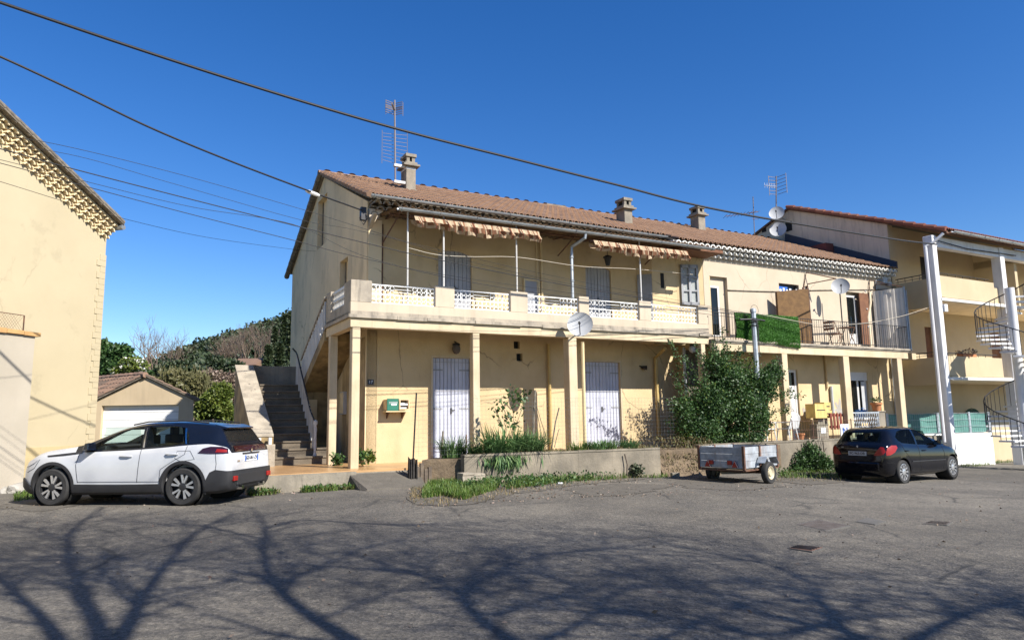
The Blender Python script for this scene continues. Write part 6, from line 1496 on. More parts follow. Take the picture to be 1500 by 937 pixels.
def ring_strip(c, s, cx, cz, r0, r1, a0, a1, eps, n=30):
    m = MB(c.fr); vs = []; K = 4
    for i in range(n+1):
        a = a0+(a1-a0)*i/n
        for k in range(K+1): r = r0+(r1-r0)*k/K; x, z = cx+math.cos(a)*r, cz+math.sin(a)*r; vs.append((x, s*(c.side(x, max(z, interp(c.z0, x)+.03))+eps), z))
        r = r0; x, z = cx+math.cos(a)*r, cz+math.sin(a)*r; vs.append((x, s*(c.side(x, max(z, interp(c.z0, x)+.03))-.10), z))
    fs = []
    for i in range(n):
        b = i*(K+2); d_ = b+K+2
        for k in range(K): fs.append((b+k, b+k+1, d_+k+1, d_+k))
        fs.append((b, d_, d_+K+1, b+K+1))
    return m.add(vs, fs)
def ringpoly(cx, cz, r0, r1, a0, a1, n=18):
    o = [(cx+math.cos(a0+(a1-a0)*k/n)*r1, cz+math.sin(a0+(a1-a0)*k/n)*r1) for k in range(n+1)]; i = [(cx+math.cos(a1-(a1-a0)*k/n)*r0, cz+math.sin(a1-(a1-a0)*k/n)*r0) for k in range(n+1)]
    return o+i
def wheel(fr, x, y, r, side, parent, style, w=.2, wr=None):
    wr = wr or r*.68; m = MB(fr); hw = w/2; y1 = y+side*hw
    prof = [(wr, -hw), (r*.9, -hw), (r*.975, -hw*.8), (r, -hw*.5), (r, hw*.5), (r*.975, hw*.8), (r*.9, hw), (wr, hw*.96), (wr*.97, hw*.8)]
    m.lathe((x, y, r), [(a, h) for a, h in prof], 40, (0, side, 0), close=False); t = m.build('wheel', MT['rubber'], parent, smooth=True)
    m = MB(fr); m.lathe((x, y, r), [(wr*.98, -hw*.8), (wr*.98, hw*.9), (wr*.93, hw*.92), (wr*.91, hw*.55)], 36, (0, side, 0), close=False); m.build('rim', MT['rimdark' if style == 'suv' else ('creamrim' if style == 'trailer' else 'rim')], t, smooth=True)
    m = MB(fr); m.lathe((x, y, r), [(.01, -hw*.2), (wr*.96, -hw*.2), (wr*.96, -hw*.15), (.01, -hw*.15)], 30, (0, side, 0)); m.build('brake_disc', MT['rimdark'], t)
    f = y+side*hw*.82
    if style == 'suv':
        s = MB(fr); g = MB(fr)
        for k in range(5):
            a = math.pi*2*k/5+.45
            for da, wd in ((-.2, .013), (.2, .013)):
                ca, sa = math.cos(a+da*.35), math.sin(a+da*.35); cb, sb = math.cos(a+da*1.25), math.sin(a+da*1.25); q = (-sb, cb)
                P = []
                for yy in (f-side*.03, f+side*.004): P += [(x+ca*.05-q[0]*wd, yy, r+sa*.05-q[1]*wd), (x+ca*.05+q[0]*wd, yy, r+sa*.05+q[1]*wd), (x+cb*wr*.95+q[0]*wd*1.7, yy, r+sb*wr*.95+q[1]*wd*1.7), (x+cb*wr*.95-q[0]*wd*1.7, yy, r+sb*wr*.95-q[1]*wd*1.7)]
                s.hexa(P)
            ca, sa = math.cos(a), math.sin(a); q = (-sa, ca); P = []
            for yy in (f-side*.035, f-side*.012): P += [(x+ca*.04-q[0]*.05, yy, r+sa*.04-q[1]*.05), (x+ca*.04+q[0]*.05, yy, r+sa*.04+q[1]*.05), (x+ca*wr*.6+q[0]*.035, yy, r+sa*wr*.6+q[1]*.035), (x+ca*wr*.6-q[0]*.035, yy, r+sa*wr*.6-q[1]*.035)]
            g.hexa(P)
        s.build('spokes', MT['rim'], t); g.build('spoke_web', MT['rimdark'], t); h = MB(fr); h.lathe((x, f, r), [(.075, -.02), (.07, .006), (.03, .012)], 16, (0, side, 0)); h.build('hub_cap', MT['rimdark'], t)
    elif style == 'cover':
        s = MB(fr); N_ = 11
        for k in range(N_):
            a = 2*math.pi*k/N_; w0, w1 = .055, .115
            P = []
            for yy in (f-side*.02, f+side*.004):
                for (aa, rr_) in ((a-w1*.9, .06), (a+w1*.9, .06), (a+w1, wr*.94), (a-w1, wr*.94)): P.append((x+math.cos(aa)*rr_, yy, r+math.sin(aa)*rr_))
            s.hexa(P)
        s.lathe((x, f, r), [(.08, -.02), (.08, .008), (.04, .016)], 18, (0, side, 0)); s.build('spokes', MT['rim'], t)
        s = MB(fr); s.lathe((x, f-side*.02, r), [(.01, 0), (wr*.93, -.005), (wr*.93, .0), (.01, .004)], 30, (0, side, 0)); s.build('cover_back', MT['rimdark'], t)
    else:
        s = MB(fr); s.lathe((x, f, r), [(.01, -.005), (.07, .0), (.09, -.03), (wr*.7, -.03), (wr*.85, .0), (wr*.93, .01), (wr*.93, -.02), (.01, -.04)], 24, (0, side, 0)); s.build('disc', MT['creamrim'], t, smooth=True)
        s = MB(fr)
        for k in range(8): a = math.pi*2*k/8; s.lathe((x+math.cos(a)*wr*.55, f-side*.028, r+math.sin(a)*wr*.55), [(.018, 0), (.018, .004)], 8, (0, side, 0))
        s.build('hole', MT['black'], t)
    return t
def plate(fr, c, x0, y, z, w, h, txt, parent, tilt=0, dark=False, bl=True):
    m = MB(fr); m.box(x0-.012, x0, y-w/2, y+w/2, z-h/2, z+h/2); p = m.build('number_plate', MT['paper'] if not dark else MT['dish'], parent)
    if bl:
        m = MB(fr); m.box(x0-.0145, x0-.0122, y+w/2-.045, y+w/2, z-h/2, z+h/2); m.build('plate_band', MT['plateblue'], p); m = MB(fr); m.box(x0-.0145, x0-.0122, y-w/2, y-w/2+.045, z-h/2, z+h/2); m.build('plate_band', MT['plateblue'], p)
    m = MB(); put_text(m, txt, h*.82, fr(x0-.0125, y, z), -fr.y, Vector((0, 0, 1)), True, .002); m.build('plate_text', MT['inkdark'], p, fix=False)

# ---- white SUV
P_r = atZ(270, 741, .12); P_f = Vector((P_r.x-2.60, P_r.y+.12, 0))
dr = Vector((-1, .12, 0)).normalized()
wheel_half = .885
left_in = Vector((-dr.y, dr.x, 0))                  # car's left (y axis) = towards camera
base = Vector((P_r.x-.05, P_r.y+.10, 0))-left_in*(wheel_half-.10)
F1 = Yaw((base.x, base.y), dr, .118)
R_ = .345
c1 = Car(F1,
    top=[(-.87, .66), (-.855, .92), (-.80, 1.075), (-.745, 1.115), (-.62, 1.30), (-.52, 1.425), (-.42, 1.462), (-.1, 1.50), (.4, 1.53), (.9, 1.522), (1.3, 1.455), (1.7, 1.315), (2.12, 1.125), (2.35, 1.075), (2.8, 1.02), (3.1, .945), (3.28, .86), (3.38, .72), (3.43, .60)],
    belt=[(-.87, .645), (-.855, .90), (-.83, .97), (-.79, 1.03), (-.7, 1.06), (-.4, 1.105), (0, 1.085), (.5, 1.045), (1.2, 1.005), (1.9, .985), (2.3, .98), (2.8, .945), (3.1, .86), (3.3, .76), (3.43, .5)],
    W=[(-.87, .74), (-.82, .80), (-.70, .845), (-.4, .88), (0, .895), (.4, .885), (1.2, .87), (2.2, .88), (2.6, .895), (2.9, .875), (3.15, .80), (3.33, .68), (3.43, .52)],
    wtop=[(-.87, .62), (-.75, .60), (-.5, .595), (0, .615), (.6, .625), (1.2, .62), (1.7, .62), (2.2, .74), (2.6, .72), (3.0, .66), (3.43, .4)],
    z0=[(-.87, .42), (-.8, .27), (-.6, .22), (0, .21), (2.6, .20), (3.1, .21), (3.3, .26), (3.43, .4)], xr=-.87, xf=3.43)
suv = thing('parked_car', F1(1.3, 0, 0), 'white crossover car with black roof parked at the left facing left', 'car')
xs = [-.87, -.862, -.845, -.82, -.79, -.75, -.7, -.65, -.6, -.55, -.5, -.45]+[round(-.4+.1*i, 3) for i in range(36)]+[3.16, 3.22, 3.28, 3.33, 3.38, 3.41, 3.43]
body = c1.loft(0, xs).build('body', MT['carwhite'], suv, smooth=True)
xsc = [x for x in xs if x <= 2.2]+[2.2]
cut_m = MB(F1)
for x_ in (0, 2.605):
    for s in (-1, 1): cut_m.lathe((x_, s*.62, R_+.01), [(.405, 0), (.405, .6)], 36, (0, s, 0))
cut(body, cut_m); body.data.polygons.foreach_set('use_smooth', [True]*len(body.data.polygons)); body.data.set_sharp_from_angle(angle=rad(35))
hood = c1.loft(1, [x for x in xs if x >= 2.2]).build('hood', MT['carwhite'], suv, smooth=True)
cab = c1.loft(1, sorted(set([x for x in xs if -.86 < x <= 2.2]+[2.2]))).build('roof', MT['carnavy'], suv, smooth=True)
def zb(c, x, d_=.02): return interp(c.belt, x)+d_
fw_ = [(2.02, zb(c1, 2.02, .03)), (1.80, 1.17), (1.45, 1.335), (1.22, 1.415), (.98, 1.44), (.93, 1.40), (.88, zb(c1, .88, .03)), (1.4, zb(c1, 1.4, .03))]
rw_ = [(.80, zb(c1, .8, .03)), (.84, 1.435), (.30, 1.437), (.12, 1.41), (.0, 1.30), (-.06, zb(c1, -.06, .03)), (.4, zb(c1, .4, .03))]
cm = MB(F1)
for w_ in (fw_, rw_): cm = MB(F1); cm.prism(w_, 1, -1.2, 1.2); cut(cab, cm)
cm = MB(F1); cm.prism([(-.2, 1.13), (-.1, 1.34), (.2, 1.42), (1.1, 1.42), (1.3, 1.36), (1.9, 1.12), (1.9, 1.1)], 1, -.56, .56); cut(cab, cm); cm = MB(F1); cm.prism([(1.42, 1.60), (2.3, 1.25), (2.10, 1.105), (1.80, 1.13), (1.30, 1.36)], 1, -.50, .50); cut(cab, cm); cab.data.polygons.foreach_set('use_smooth', [True]*len(cab.data.polygons)); cab.data.set_sharp_from_angle(angle=rad(30))
for s in (-1, 1):
    for w_, nm in ((fw_, 'MT'), (rw_, '')):
        g = c1.drape(w_, c1.smap(s), -.008, 4).build('side_window', MT['carglass'], suv, smooth='all', fix=False)
m = MB(F1)                                          # seats and steering wheel seen through the glass
for s in (-1, 1):
    m.box(.92, 1.06, s*.38-.22, s*.38+.22, .9, 1.28); m.box(.94, 1.03, s*.38-.11, s*.38+.11, 1.27, 1.44); m.box(-.02, .1, s*.38-.24, s*.38+.24, .9, 1.18); m.box(.0, .08, s*.38-.11, s*.38+.11, 1.17, 1.33)
m.box(1.75, 2.1, -.6, .6, .9, 1.09); m.build('seats', MT['plastic'], suv, bevel=.02)
ws_ = c1.drape([(-.60, 1.11), (.60, 1.11), (.52, 1.43), (-.52, 1.43)], c1.fmap(), .006, 4).build('windscreen', MT['carglass'], suv, smooth='all', fix=False)
rg = c1.drape([(-.60, 1.135), (.60, 1.135), (.55, 1.29), (.50, 1.40), (-.50, 1.40), (-.55, 1.29)], c1.rmap(), .006, 4).build('rear_window', MT['tint'], suv, smooth='all', fix=False)
m = MB(F1)
pl = [(-.42, 1.465, .58), (-.70, 1.425, .54)]
m.hexa([(-.40, -.56, 1.41), (-.40, .56, 1.41), (-.62, .52, 1.375), (-.62, -.52, 1.375), (-.40, -.54, 1.463), (-.40, .54, 1.463), (-.64, .50, 1.40), (-.64, -.50, 1.40)]); m.build('spoiler', MT['carnavy'], suv, bevel=.006)
m = MB(F1); m.tube([(.85, .0, 1.52), (-.1, 0, 1.50)], .001, 3) if False else None
for s in (-1, 1): 
    m = MB(F1); m.tube([(1.2, s*.605, 1.475), (.9, s*.60, 1.53), (.2, s*.59, 1.54), (-.3, s*.575, 1.49)], .014, 5); m.build('roof_rail', MT['plastic'], suv)
# side details
for s in (-1, 1):
    sm = c1.smap(s)
    ring_strip(c1, s, 0, R_+.01, .395, .46, rad(-20), rad(200), .012).build('arch_trim', MT['plastic'], suv, smooth='all', fix=False)
    ring_strip(c1, s, 2.605, R_+.01, .395, .46, rad(-20), rad(200), .012).build('arch_trim', MT['plastic'], suv, smooth='all', fix=False)
    c1.drape([(.47, .405), (.47, .42), (2.12, .42), (2.12, .405)], sm, .016, 3).build('sill_strip', MT['carwhite'], suv, smooth='all', fix=False)
    m = c1.drape([(-.76, .93), (-.78, 1.0), (-.55, 1.055), (-.30, 1.055), (-.12, 1.0), (-.10, .955), (-.4, .95)] if False else [(-.82, .93), (-.80, 1.02), (-.70, 1.055), (-.50, 1.062), (-.36, 1.03), (-.27, .945), (-.5, .93)], sm, .009, 3); m.build('tail_light', MT['lampdark'], suv, smooth='all', fix=False)
    m = c1.drape([(-.80, .955), (-.79, 1.0), (-.62, 1.02), (-.60, .96)], sm, .012, 2); m.build('tail_lens', MT['lampred'], suv, smooth='all', fix=False)
    # C pillar chrome slash and front fender strip
    c1.drape([(-.07, 1.10), (-.03, 1.10), (-.115, 1.36), (-.15, 1.36)][::-1] if False else [(-.03, 1.115), (.0, 1.115), (.10, 1.40), (.065, 1.40)], sm, .012, 3).build('pillar_strip', MT['chrome'], suv, smooth='all', fix=False)
    c1.drape([(.82, zb(c1, .8, .03)), (.85, zb(c1, .8, .03)), (.885, 1.42), (.86, 1.42)], sm, .012, 3).build('pillar_strip', MT['chrome'], suv, smooth='all', fix=False)
    c1.drape([(2.05, .965), (2.05, 1.0), (2.75, .93), (2.72, .905), (2.4, .925)], sm, .010, 3).build('wing_trim', MT['plastic'], suv, smooth='all', fix=False)
    m = c1.drape([(3.0, .80), (2.93, .86), (3.12, .86), (3.32, .76), (3.34, .70), (3.15, .74)], sm, .012, 3); m.build('headlight', MT['lampclear'], suv, smooth='all', fix=False)
    # seams
    sm_m = MB(F1)
    def seam(pts, w=.004):
        q = [(x, s*(c1.side(x, z)+.003), z) for x, z in pts]; sm_m = MB(F1); sm_m.tube(q, w, 4); sm_m.build('door_seam', MT['plastic'], suv)
    def dens(pts):
        out = []
        for (a, b_) in zip(pts[:-1], pts[1:]):
            for k in range(6): out.append((a[0]+(b_[0]-a[0])*k/6, a[1]+(b_[1]-a[1])*k/6))
        return out+[pts[-1]]
    seam(dens([(.87, 1.05), (.88, .8), (.90, .43)])); seam(dens([(2.10, .97), (2.14, .75), (2.08, .43)])); seam(dens([(-.05, 1.08), (-.02, .93), (.25, .78), (.44, .66), (.46, .43)])); seam(dens([(.46, .44), (2.08, .44)]))
    seam(dens([(.13, .99), (-.12, .99), (-.22, .84), (.04, .80), (.17, .86), (.13, .99)]), .003); seam(dens([(2.9, .86), (3.0, .70), (3.2, .62)]), .004); seam(dens([(-.60, .945), (-.63, .75), (-.62, .64)]), .004)
    m = MB(F1)
    for hx in (1.05, .13):
        hz = .90 if hx > 1 else .93; y_ = s*(c1.side(hx, hz)+.02); m.tube([(hx-.02, y_-s*.015, hz), (hx+.03, y_+s*.01, hz+.004), (hx+.16, y_+s*.01, hz+.004), (hx+.22, y_-s*.015, hz)], .017, 6)
    m.build('door_handle', MT['carwhite'], suv, smooth=True)
    mm = MB(F1); y_ = s*(c1.side(1.95, 1.0)); mm.hexa([(1.78, y_-s*.0, 1.02), (1.98, y_+s*.02, 1.0), (1.93, y_+s*.20, 1.02), (1.82, y_+s*.20, 1.03), (1.80, y_, 1.16), (1.93, y_+s*.02, 1.13), (1.90, y_+s*.19, 1.15), (1.82, y_+s*.19, 1.16)]); mir = mm.build('mirror', MT['carnavy'], suv, bevel=.015)
    for x_ in (0, 2.605): wheel(F1, x_, s*.775, R_, s, suv, 'suv', .215, .24)
    for x_ in (0, 2.605):                           # dark wheel housings
        m = MB(F1); m.lathe((x_, s*.50, R_+.01), [(.40, 0), (.41, .34)], 30, (0, s, 0), close=False); m.lathe((x_, s*.50, R_+.01), [(.01, 0), (.40, 0), (.40, .005), (.01, .005)], 30, (0, s, 0)); m.build('wheel_housing', MT['black'], suv, fix=False)
rm = c1.rmap()
def clad(name, poly, ys, xk, mat=None):
    o = D.objects.new('tmp', body.data.copy()); 
    for v in o.data.vertices: v.co = Vector(v.co)
    Mi = Matrix.Identity(4); Mi.col[0][:3] = F1.x; Mi.col[1][:3] = F1.y; o2 = Matrix.Translation(-WL[suv.name]+F1.o)
    B = o2 @ Mi; o.data.transform(B.inverted())
    for v in o.data.vertices: v.co = Vector(((v.co.x-1.28)*xk+1.28, v.co.y*ys, v.co.z-.004))
    o.data.transform(B); me = o.data; D.objects.remove(o); me.materials.clear(); ob_ = link_mesh(name, me, mat or MT['plastic'], None, Vector((0, 0, 0))); me.transform(Matrix.Translation(WL[suv.name]))
    c = MB(F1); c.prism(poly, 1, -1.3, 1.3); cut(ob_, c, 'INTERSECT'); ob_.data.transform(Matrix.Translation(-WL[suv.name])); ob_.parent = suv; WL[ob_.name] = WL[suv.name]
    ob_.data.polygons.foreach_set('use_smooth', [True]*len(ob_.data.polygons)); ob_.data.set_sharp_from_angle(angle=rad(35)); return ob_
clad('bumper_trim', [(-1.1, .1), (-1.1, .62), (-.80, .62), (-.62, .645), (-.52, .60), (-.47, .50), (-.40, .36), (-.36, .1)], 1.016, 1.012)
clad('bumper_trim', [(3.6, .1), (3.6, .52), (3.30, .50), (3.16, .44), (3.03, .33), (3.0, .1)], 1.016, 1.012)
clad('sill_trim', [(.40, .1), (.42, .40), (1.3, .385), (2.18, .40), (2.22, .1)], 1.016, 1.0)
m = MB(F1); m.box(-.90, -.80, -.56, .56, .34, .56); m.build('rear_bumper', MT['plastic'], suv, bevel=.02)
c1.drape([(-.60, .96), (-.62, 1.06), (.62, 1.06), (.60, .96)], rm, .010, 4).build('light_strip', MT['lampdark'], suv, smooth='all', fix=False)
for s in (-1, 1): m = MB(F1); m.box(-.925, -.80, s*.66-.07, s*.66+.07, .43, .52); m.build('reflector', MT['lampred'], suv, bevel=.01)
m = MB(F1)
for s in (-1, 1): m.tube([(-.93, s*.42, .30), (-.80, s*.42, .30)], .04, 8)
m.build('exhaust', MT['chrome'], suv)
m = MB(F1); m.box(-.8+.0, -.79, -.33, .33, .915, .935); xx = c1.rearx(0, .9)
m = MB(F1); m.box(xx-.02, xx+.03, -.32, .32, .905, .925); m.build('plate_hood', MT['plastic'], suv)
plate(F1, c1, c1.rearx(.2, .83)-.004, 0, .82, .52, .11, 'GD-061-ZV', suv)
m = MB(F1); q = c1.rearx(0, .955)-.016
m.prism([(-.02, .925), (.005, .93), (.012, .95), (.03, .955), (.02, .975), (.012, .99), (-.012, .99), (-.018, .97), (-.03, .965), (-.018, .955)], 0, q-.012, q); m.build('emblem', MT['chrome'], suv)
m = MB(); put_text(m, '2008', .05, F1(c1.rearx(.5, .78)-.006, .50, .78), -F1.y, Vector((0, 0, 1)), True); m.build('badge', MT['chrome'], suv, fix=False)
m = MB(F1); m.box(-.55, 2.9, -.66, .66, .21, .35); m.build('underbody', MT['black'], suv)

# ---- black hatchback
Q_r = atZ(1322, 706.5, -.2); dr2 = Vector((.835, .55, 0)).normalized()
rt2 = Vector((dr2.y, -dr2.x, 0)); b2 = Vector((Q_r.x, Q_r.y, 0))-rt2*(.86-.09)
F2 = Yaw((b2.x, b2.y), dr2, gz(b2.x+1)-.0)
R2 = .305
c2 = Car(F2,
    top=[(-.66, .62), (-.645, .90), (-.58, 1.00), (-.50, 1.06), (-.36, 1.25), (-.24, 1.38), (-.12, 1.425), (.2, 1.455), (.7, 1.465), (1.1, 1.43), (1.5, 1.30), (1.9, 1.13), (2.25, .995), (2.45, .96), (2.8, .86), (3.1, .74), (3.27, .62), (3.36, .50)],
    belt=[(-.66, .60), (-.645, .88), (-.6, .96), (-.45, 1.0), (-.1, 1.02), (.4, .985), (1.2, .945), (1.9, .92), (2.3, .90), (2.8, .80), (3.1, .68), (3.36, .42)],
    W=[(-.66, .66), (-.60, .74), (-.48, .80), (-.2, .845), (0, .86), (.5, .855), (1.3, .855), (2.2, .86), (2.55, .86), (2.9, .80), (3.15, .70), (3.36, .48)],
    wtop=[(-.66, .55), (-.4, .555), (0, .575), (.6, .59), (1.2, .585), (1.6, .60), (2.2, .70), (2.8, .64), (3.36, .4)],
    z0=[(-.66, .36), (-.6, .24), (-.4, .19), (0, .18), (2.6, .17), (3.1, .2), (3.36, .34)], xr=-.66, xf=3.36)
hb = thing('parked_car', F2(1.2, 0, 0), 'black hatchback with red tail lamps parked at the right facing away', 'car')
xs2 = [-.66, -.655, -.64, -.62, -.58, -.54, -.5, -.45, -.4, -.35, -.3, -.25, -.2, -.15]+[round(-.1+.1*i, 3) for i in range(32)]+[3.06, 3.12, 3.18, 3.24, 3.30, 3.34, 3.36]
body2 = c2.loft(0, xs2).build('body', MT['carblack'], hb, smooth=True); cm = MB(F2)
for x_ in (0, 2.54):
    for s in (-1, 1): cm.lathe((x_, s*.60, R2+.01), [(.35, 0), (.35, .6)], 36, (0, s, 0))
cut(body2, cm); body2.data.polygons.foreach_set('use_smooth', [True]*len(body2.data.polygons)); body2.data.set_sharp_from_angle(angle=rad(35))
c2.loft(1, [x for x in xs2 if x >= 2.2]).build('hood', MT['carblack'], hb, smooth=True)
cab2 = c2.loft(1, [x for x in xs2 if x <= 2.21]).build('roof', MT['carblack'], hb, smooth=True)
f2 = [(1.95, zb(c2, 1.95)), (1.6, 1.19), (1.25, 1.335), (1.05, 1.375), (.92, 1.375), (.86, zb(c2, .86))]
r2 = [(.78, zb(c2, .78)), (.84, 1.375), (.4, 1.375), (.15, 1.33), (-.06, 1.20), (-.04, 1.11), (.1, zb(c2, .1, .03))]
for w_ in (f2, r2): cm = MB(F2); cm.prism(w_, 1, -1.2, 1.2); cut(cab2, cm)
cm = MB(F2); cm.prism([(-.3, 1.05), (-.15, 1.3), (.2, 1.36), (1.0, 1.36), (1.3, 1.27), (1.75, 1.07), (1.75, 1.03)], 1, -.53, .53); cut(cab2, cm)
cm = MB(F2); cm.prism([(-.60, 1.09), (-.40, 1.31), (-.05, 1.29), (-.1, 1.09)], 1, -.46, .46); cut(cab2, cm)
cm = MB(F2); cm.prism([(2.1, 1.06), (1.45, 1.30), (1.1, 1.28), (1.2, 1.06)], 1, -.5, .5); cut(cab2, cm)
cab2.data.polygons.foreach_set('use_smooth', [True]*len(cab2.data.polygons)); cab2.data.set_sharp_from_angle(angle=rad(30))
for s in (-1, 1):
    for w_ in (f2, r2): c2.drape(w_, c2.smap(s), -.008, 4).build('side_window', MT['carglass'], hb, smooth='all', fix=False)
c2.drape([(-.56, 1.07), (.56, 1.07), (.53, 1.2), (.46, 1.35), (-.46, 1.35), (-.53, 1.2)], c2.rmap(), .005, 4).build('rear_window', MT['carglass'], hb, smooth='all', fix=False)
c2.drape([(-.62, 1.02), (.62, 1.02), (.5, 1.32), (-.5, 1.32)], c2.fmap(), .005, 4).build('windscreen', MT['cargdark'], hb, smooth='all', fix=False)
m = MB(F2)
for s in (-1, 1): m.box(.9, 1.02, s*.36-.2, s*.36+.2, .9, 1.2); m.box(.92, 1.0, s*.36-.1, s*.36+.1, 1.19, 1.34); m.box(.08, .18, s*.36-.22, s*.36+.22, .9, 1.12); m.box(.1, .17, s*.36-.1, s*.36+.1, 1.11, 1.25)
m.build('seats', MT['plastic'], hb, bevel=.02)
for s in (-1, 1):
    sm = c2.smap(s)
    c2.drape([(-.60, .74), (-.60, .82), (-.55, .93), (-.40, .995), (-.22, .99), (-.2, .93), (-.33, .82), (-.5, .75)], sm, .012, 3).build('tail_light', MT['lampred'], hb, smooth='all', fix=False)
    c2.drape([(s*.69, .76), (s*.735, .84), (s*.70, .95), (s*.62, .96), (s*.50, .82), (s*.45, .74), (s*.55, .73)][::s], c2.rmap(), .012, 3).build('tail_light', MT['lampred'], hb, smooth='all', fix=False)
    c2.drape([(.42, .545), (.42, .57), (2.12, .55), (2.12, .525)], sm, .012, 3).build('side_moulding', MT['plastic'], hb, smooth='all', fix=False)
    sm_m = MB(F2)
    def seam2(pts, w=.004):
        q = [(x, s*(c2.side(x, z)+.002), z) for x, z in pts]; sm_m = MB(F2); sm_m.tube(q, w, 4); sm_m.build('door_seam', MT['black'], hb)
    seam2(dens([(.82, .97), (.83, .7), (.85, .3)])); seam2(dens([(2.05, .92), (2.12, .7), (2.02, .3)])); seam2(dens([(-.02, 1.05), (.1, .85), (.36, .62), (.42, .3)])); seam2(dens([(.42, .30), (2.02, .28)])); seam2(dens([(-.60, .56), (-.40, .56), (-.33, .45)]))
    m = MB(F2)
    for hx in (.98, .12): hz = .82 if hx > .5 else .84; y_ = s*(c2.side(hx, hz)+.018); m.tube([(hx, y_-s*.012, hz), (hx+.04, y_+s*.01, hz), (hx+.14, y_+s*.01, hz), (hx+.19, y_-s*.012, hz)], .015, 6)
    m.build('door_handle', MT['carblack'], hb, smooth=True)
    m = MB(F2); y_ = s*c2.side(1.8, .93); m.hexa([(1.68, y_, .94), (1.86, y_, .93), (1.83, y_+s*.19, .96), (1.72, y_+s*.19, .96), (1.70, y_, 1.06), (1.84, y_, 1.04), (1.81, y_+s*.18, 1.08), (1.73, y_+s*.18, 1.08)]); m.build('mirror', MT['carblack'], hb, bevel=.015)
    c2.drape([(2.75, .70), (2.85, .77), (3.1, .68), (3.26, .56), (3.05, .58)], sm, .012, 3).build('headlight', MT['lampclear'], hb, smooth='all', fix=False)
    for x_ in (0, 2.54):
        wheel(F2, x_, s*.755, R2, s, hb, 'cover', .19, .215)
        m = MB(F2); m.lathe((x_, s*.48, R2+.01), [(.345, 0), (.355, .34)], 30, (0, s, 0), close=False); m.lathe((x_, s*.48, R2+.01), [(.01, 0), (.345, 0), (.345, .005), (.01, .005)], 30, (0, s, 0)); m.build('wheel_housing', MT['black'], hb, fix=False)
m = MB(F2); m.box(-.70, -.60, -.58, .58, .34, .56); m.build('rear_bumper', MT['carblack'], hb, bevel=.03)
m = MB(F2); q = c2.rearx(0, .85); m.box(q-.02, q+.02, -.30, .30, .855, .875); m.build('plate_hood', MT['plastic'], hb)
plate(F2, c2, c2.rearx(.2, .79)-.004, 0, .78, .50, .11, 'FC-963-DB', hb, bl=False, dark=True)
m = MB(F2); q = c2.rearx(0, .96)-.012; m.prism([(-.02, .925), (.005, .93), (.012, .95), (.03, .955), (.02, .975), (.012, .99), (-.012, .99), (-.018, .97), (-.03, .965), (-.018, .955)], 0, q-.012, q); m.build('emblem', MT['chrome'], hb)
m = MB(); put_text(m, '207', .05, F2(c2.rearx(.42, .93)-.006, .42, .93), -F2.y, Vector((0, 0, 1)), True); m.build('badge', MT['chrome'], hb, fix=False)
m = MB(F2); m.tube([(.15, 0, 1.45), (-.05, 0, 1.66)], .006, 4); m.lathe((.15, 0, 1.45), [(.03, 0), (.02, .03)], 8); m.build('aerial', MT['plastic'], hb)
m = MB(F2); m.tube([(-.36, -.3, 1.25), (-.40, -.05, 1.13), (-.42, .1, 1.09)], .01, 4); m.build('wiper', MT['plastic'], hb)
m = MB(F2); m.box(-.5, 2.9, -.64, .64, .18, .33); m.build('underbody', MT['black'], hb)

# ---- box trailer
tp = atD(1090, 680, 17.5); gzt_ = gz(6.5); FT_d = Vector((.74, .67, 0)).normalized()
F3 = Yaw((tp.x, tp.y), FT_d, gzt_)                  # origin = rear right corner, x forward, y left
tr_ = thing('box_trailer', F3(.8, .6, 0), 'small grey board sided box trailer with red triangle reflectors', 'trailer')
TW = 1.25; TL = 1.62; z0 = .41; z1 = .92
def board_side(f, a, b_, axis, cst, nm, k=3):
    m = MB(F3)
    for i in range(k):
        za = z0+(z1-z0)*i/k+.003; zb_ = z0+(z1-z0)*(i+1)/k-.003; o = .004*math.sin(i*2.2)
        if axis == 0: m.box(a, b_, cst-.012+o, cst+.012+o, za, zb_)
        else: m.box(cst-.012+o, cst+.012+o, a, b_, za, zb_)
    return m.build(nm, MT['trailer'], tr_)
MT['trailer'] = M('trailer_boards', (.34, .37, .40), (.20, .215, .23), 5, rough=.7, streak=.6, scol=(.22, .12, .06), peel=((.30, .22, .14), 5, .68))
board_side(0, .03, TW-.03, 1, .0, 'tailgate'); board_side(0, .03, TW-.03, 1, TL, 'front_board'); board_side(0, .02, TL-.02, 0, 0, 'side_board'); board_side(0, .02, TL-.02, 0, TW, 'side_board')
m = MB(F3)
for (x_, y_) in ((0, 0), (0, TW), (TL, 0), (TL, TW), (.72, -.014), (.72, TW+.014)): m.box(x_-.03, x_+.03, y_-.03, y_+.03, z0-.04, z1+.02)
for y_ in (0, TW): m.box(0, TL, y_-.035, y_+.035, z0-.07, z0-.041)
m.box(-.035, .035, .0, TW, z0-.07, z0-.041); m.build('frame', MT['rust'], tr_)
m = MB(F3); m.box(.02, TL-.02, .02, TW-.02, z0-.03, z0-.005); m.build('floor', MT['woodgrey'], tr_)
m = MB(F3); m.tube([(.85, -.02, .27), (.85, TW+.02, .27)], .03, 8); m.box(.7, 1.0, .1, .16, .27, .45); m.box(.7, 1.0, TW-.16, TW-.1, .27, .45); m.tube([(TL, TW/2, z0-.05), (TL+.9, TW/2, z0-.08)], .035, 6); m.build('axle', MT['rust'], tr_)
for s, y_ in ((-1, -.16), (1, TW+.16)): wheel(F3, .85, y_, .27, s, tr_, 'trailer', .15, .165)
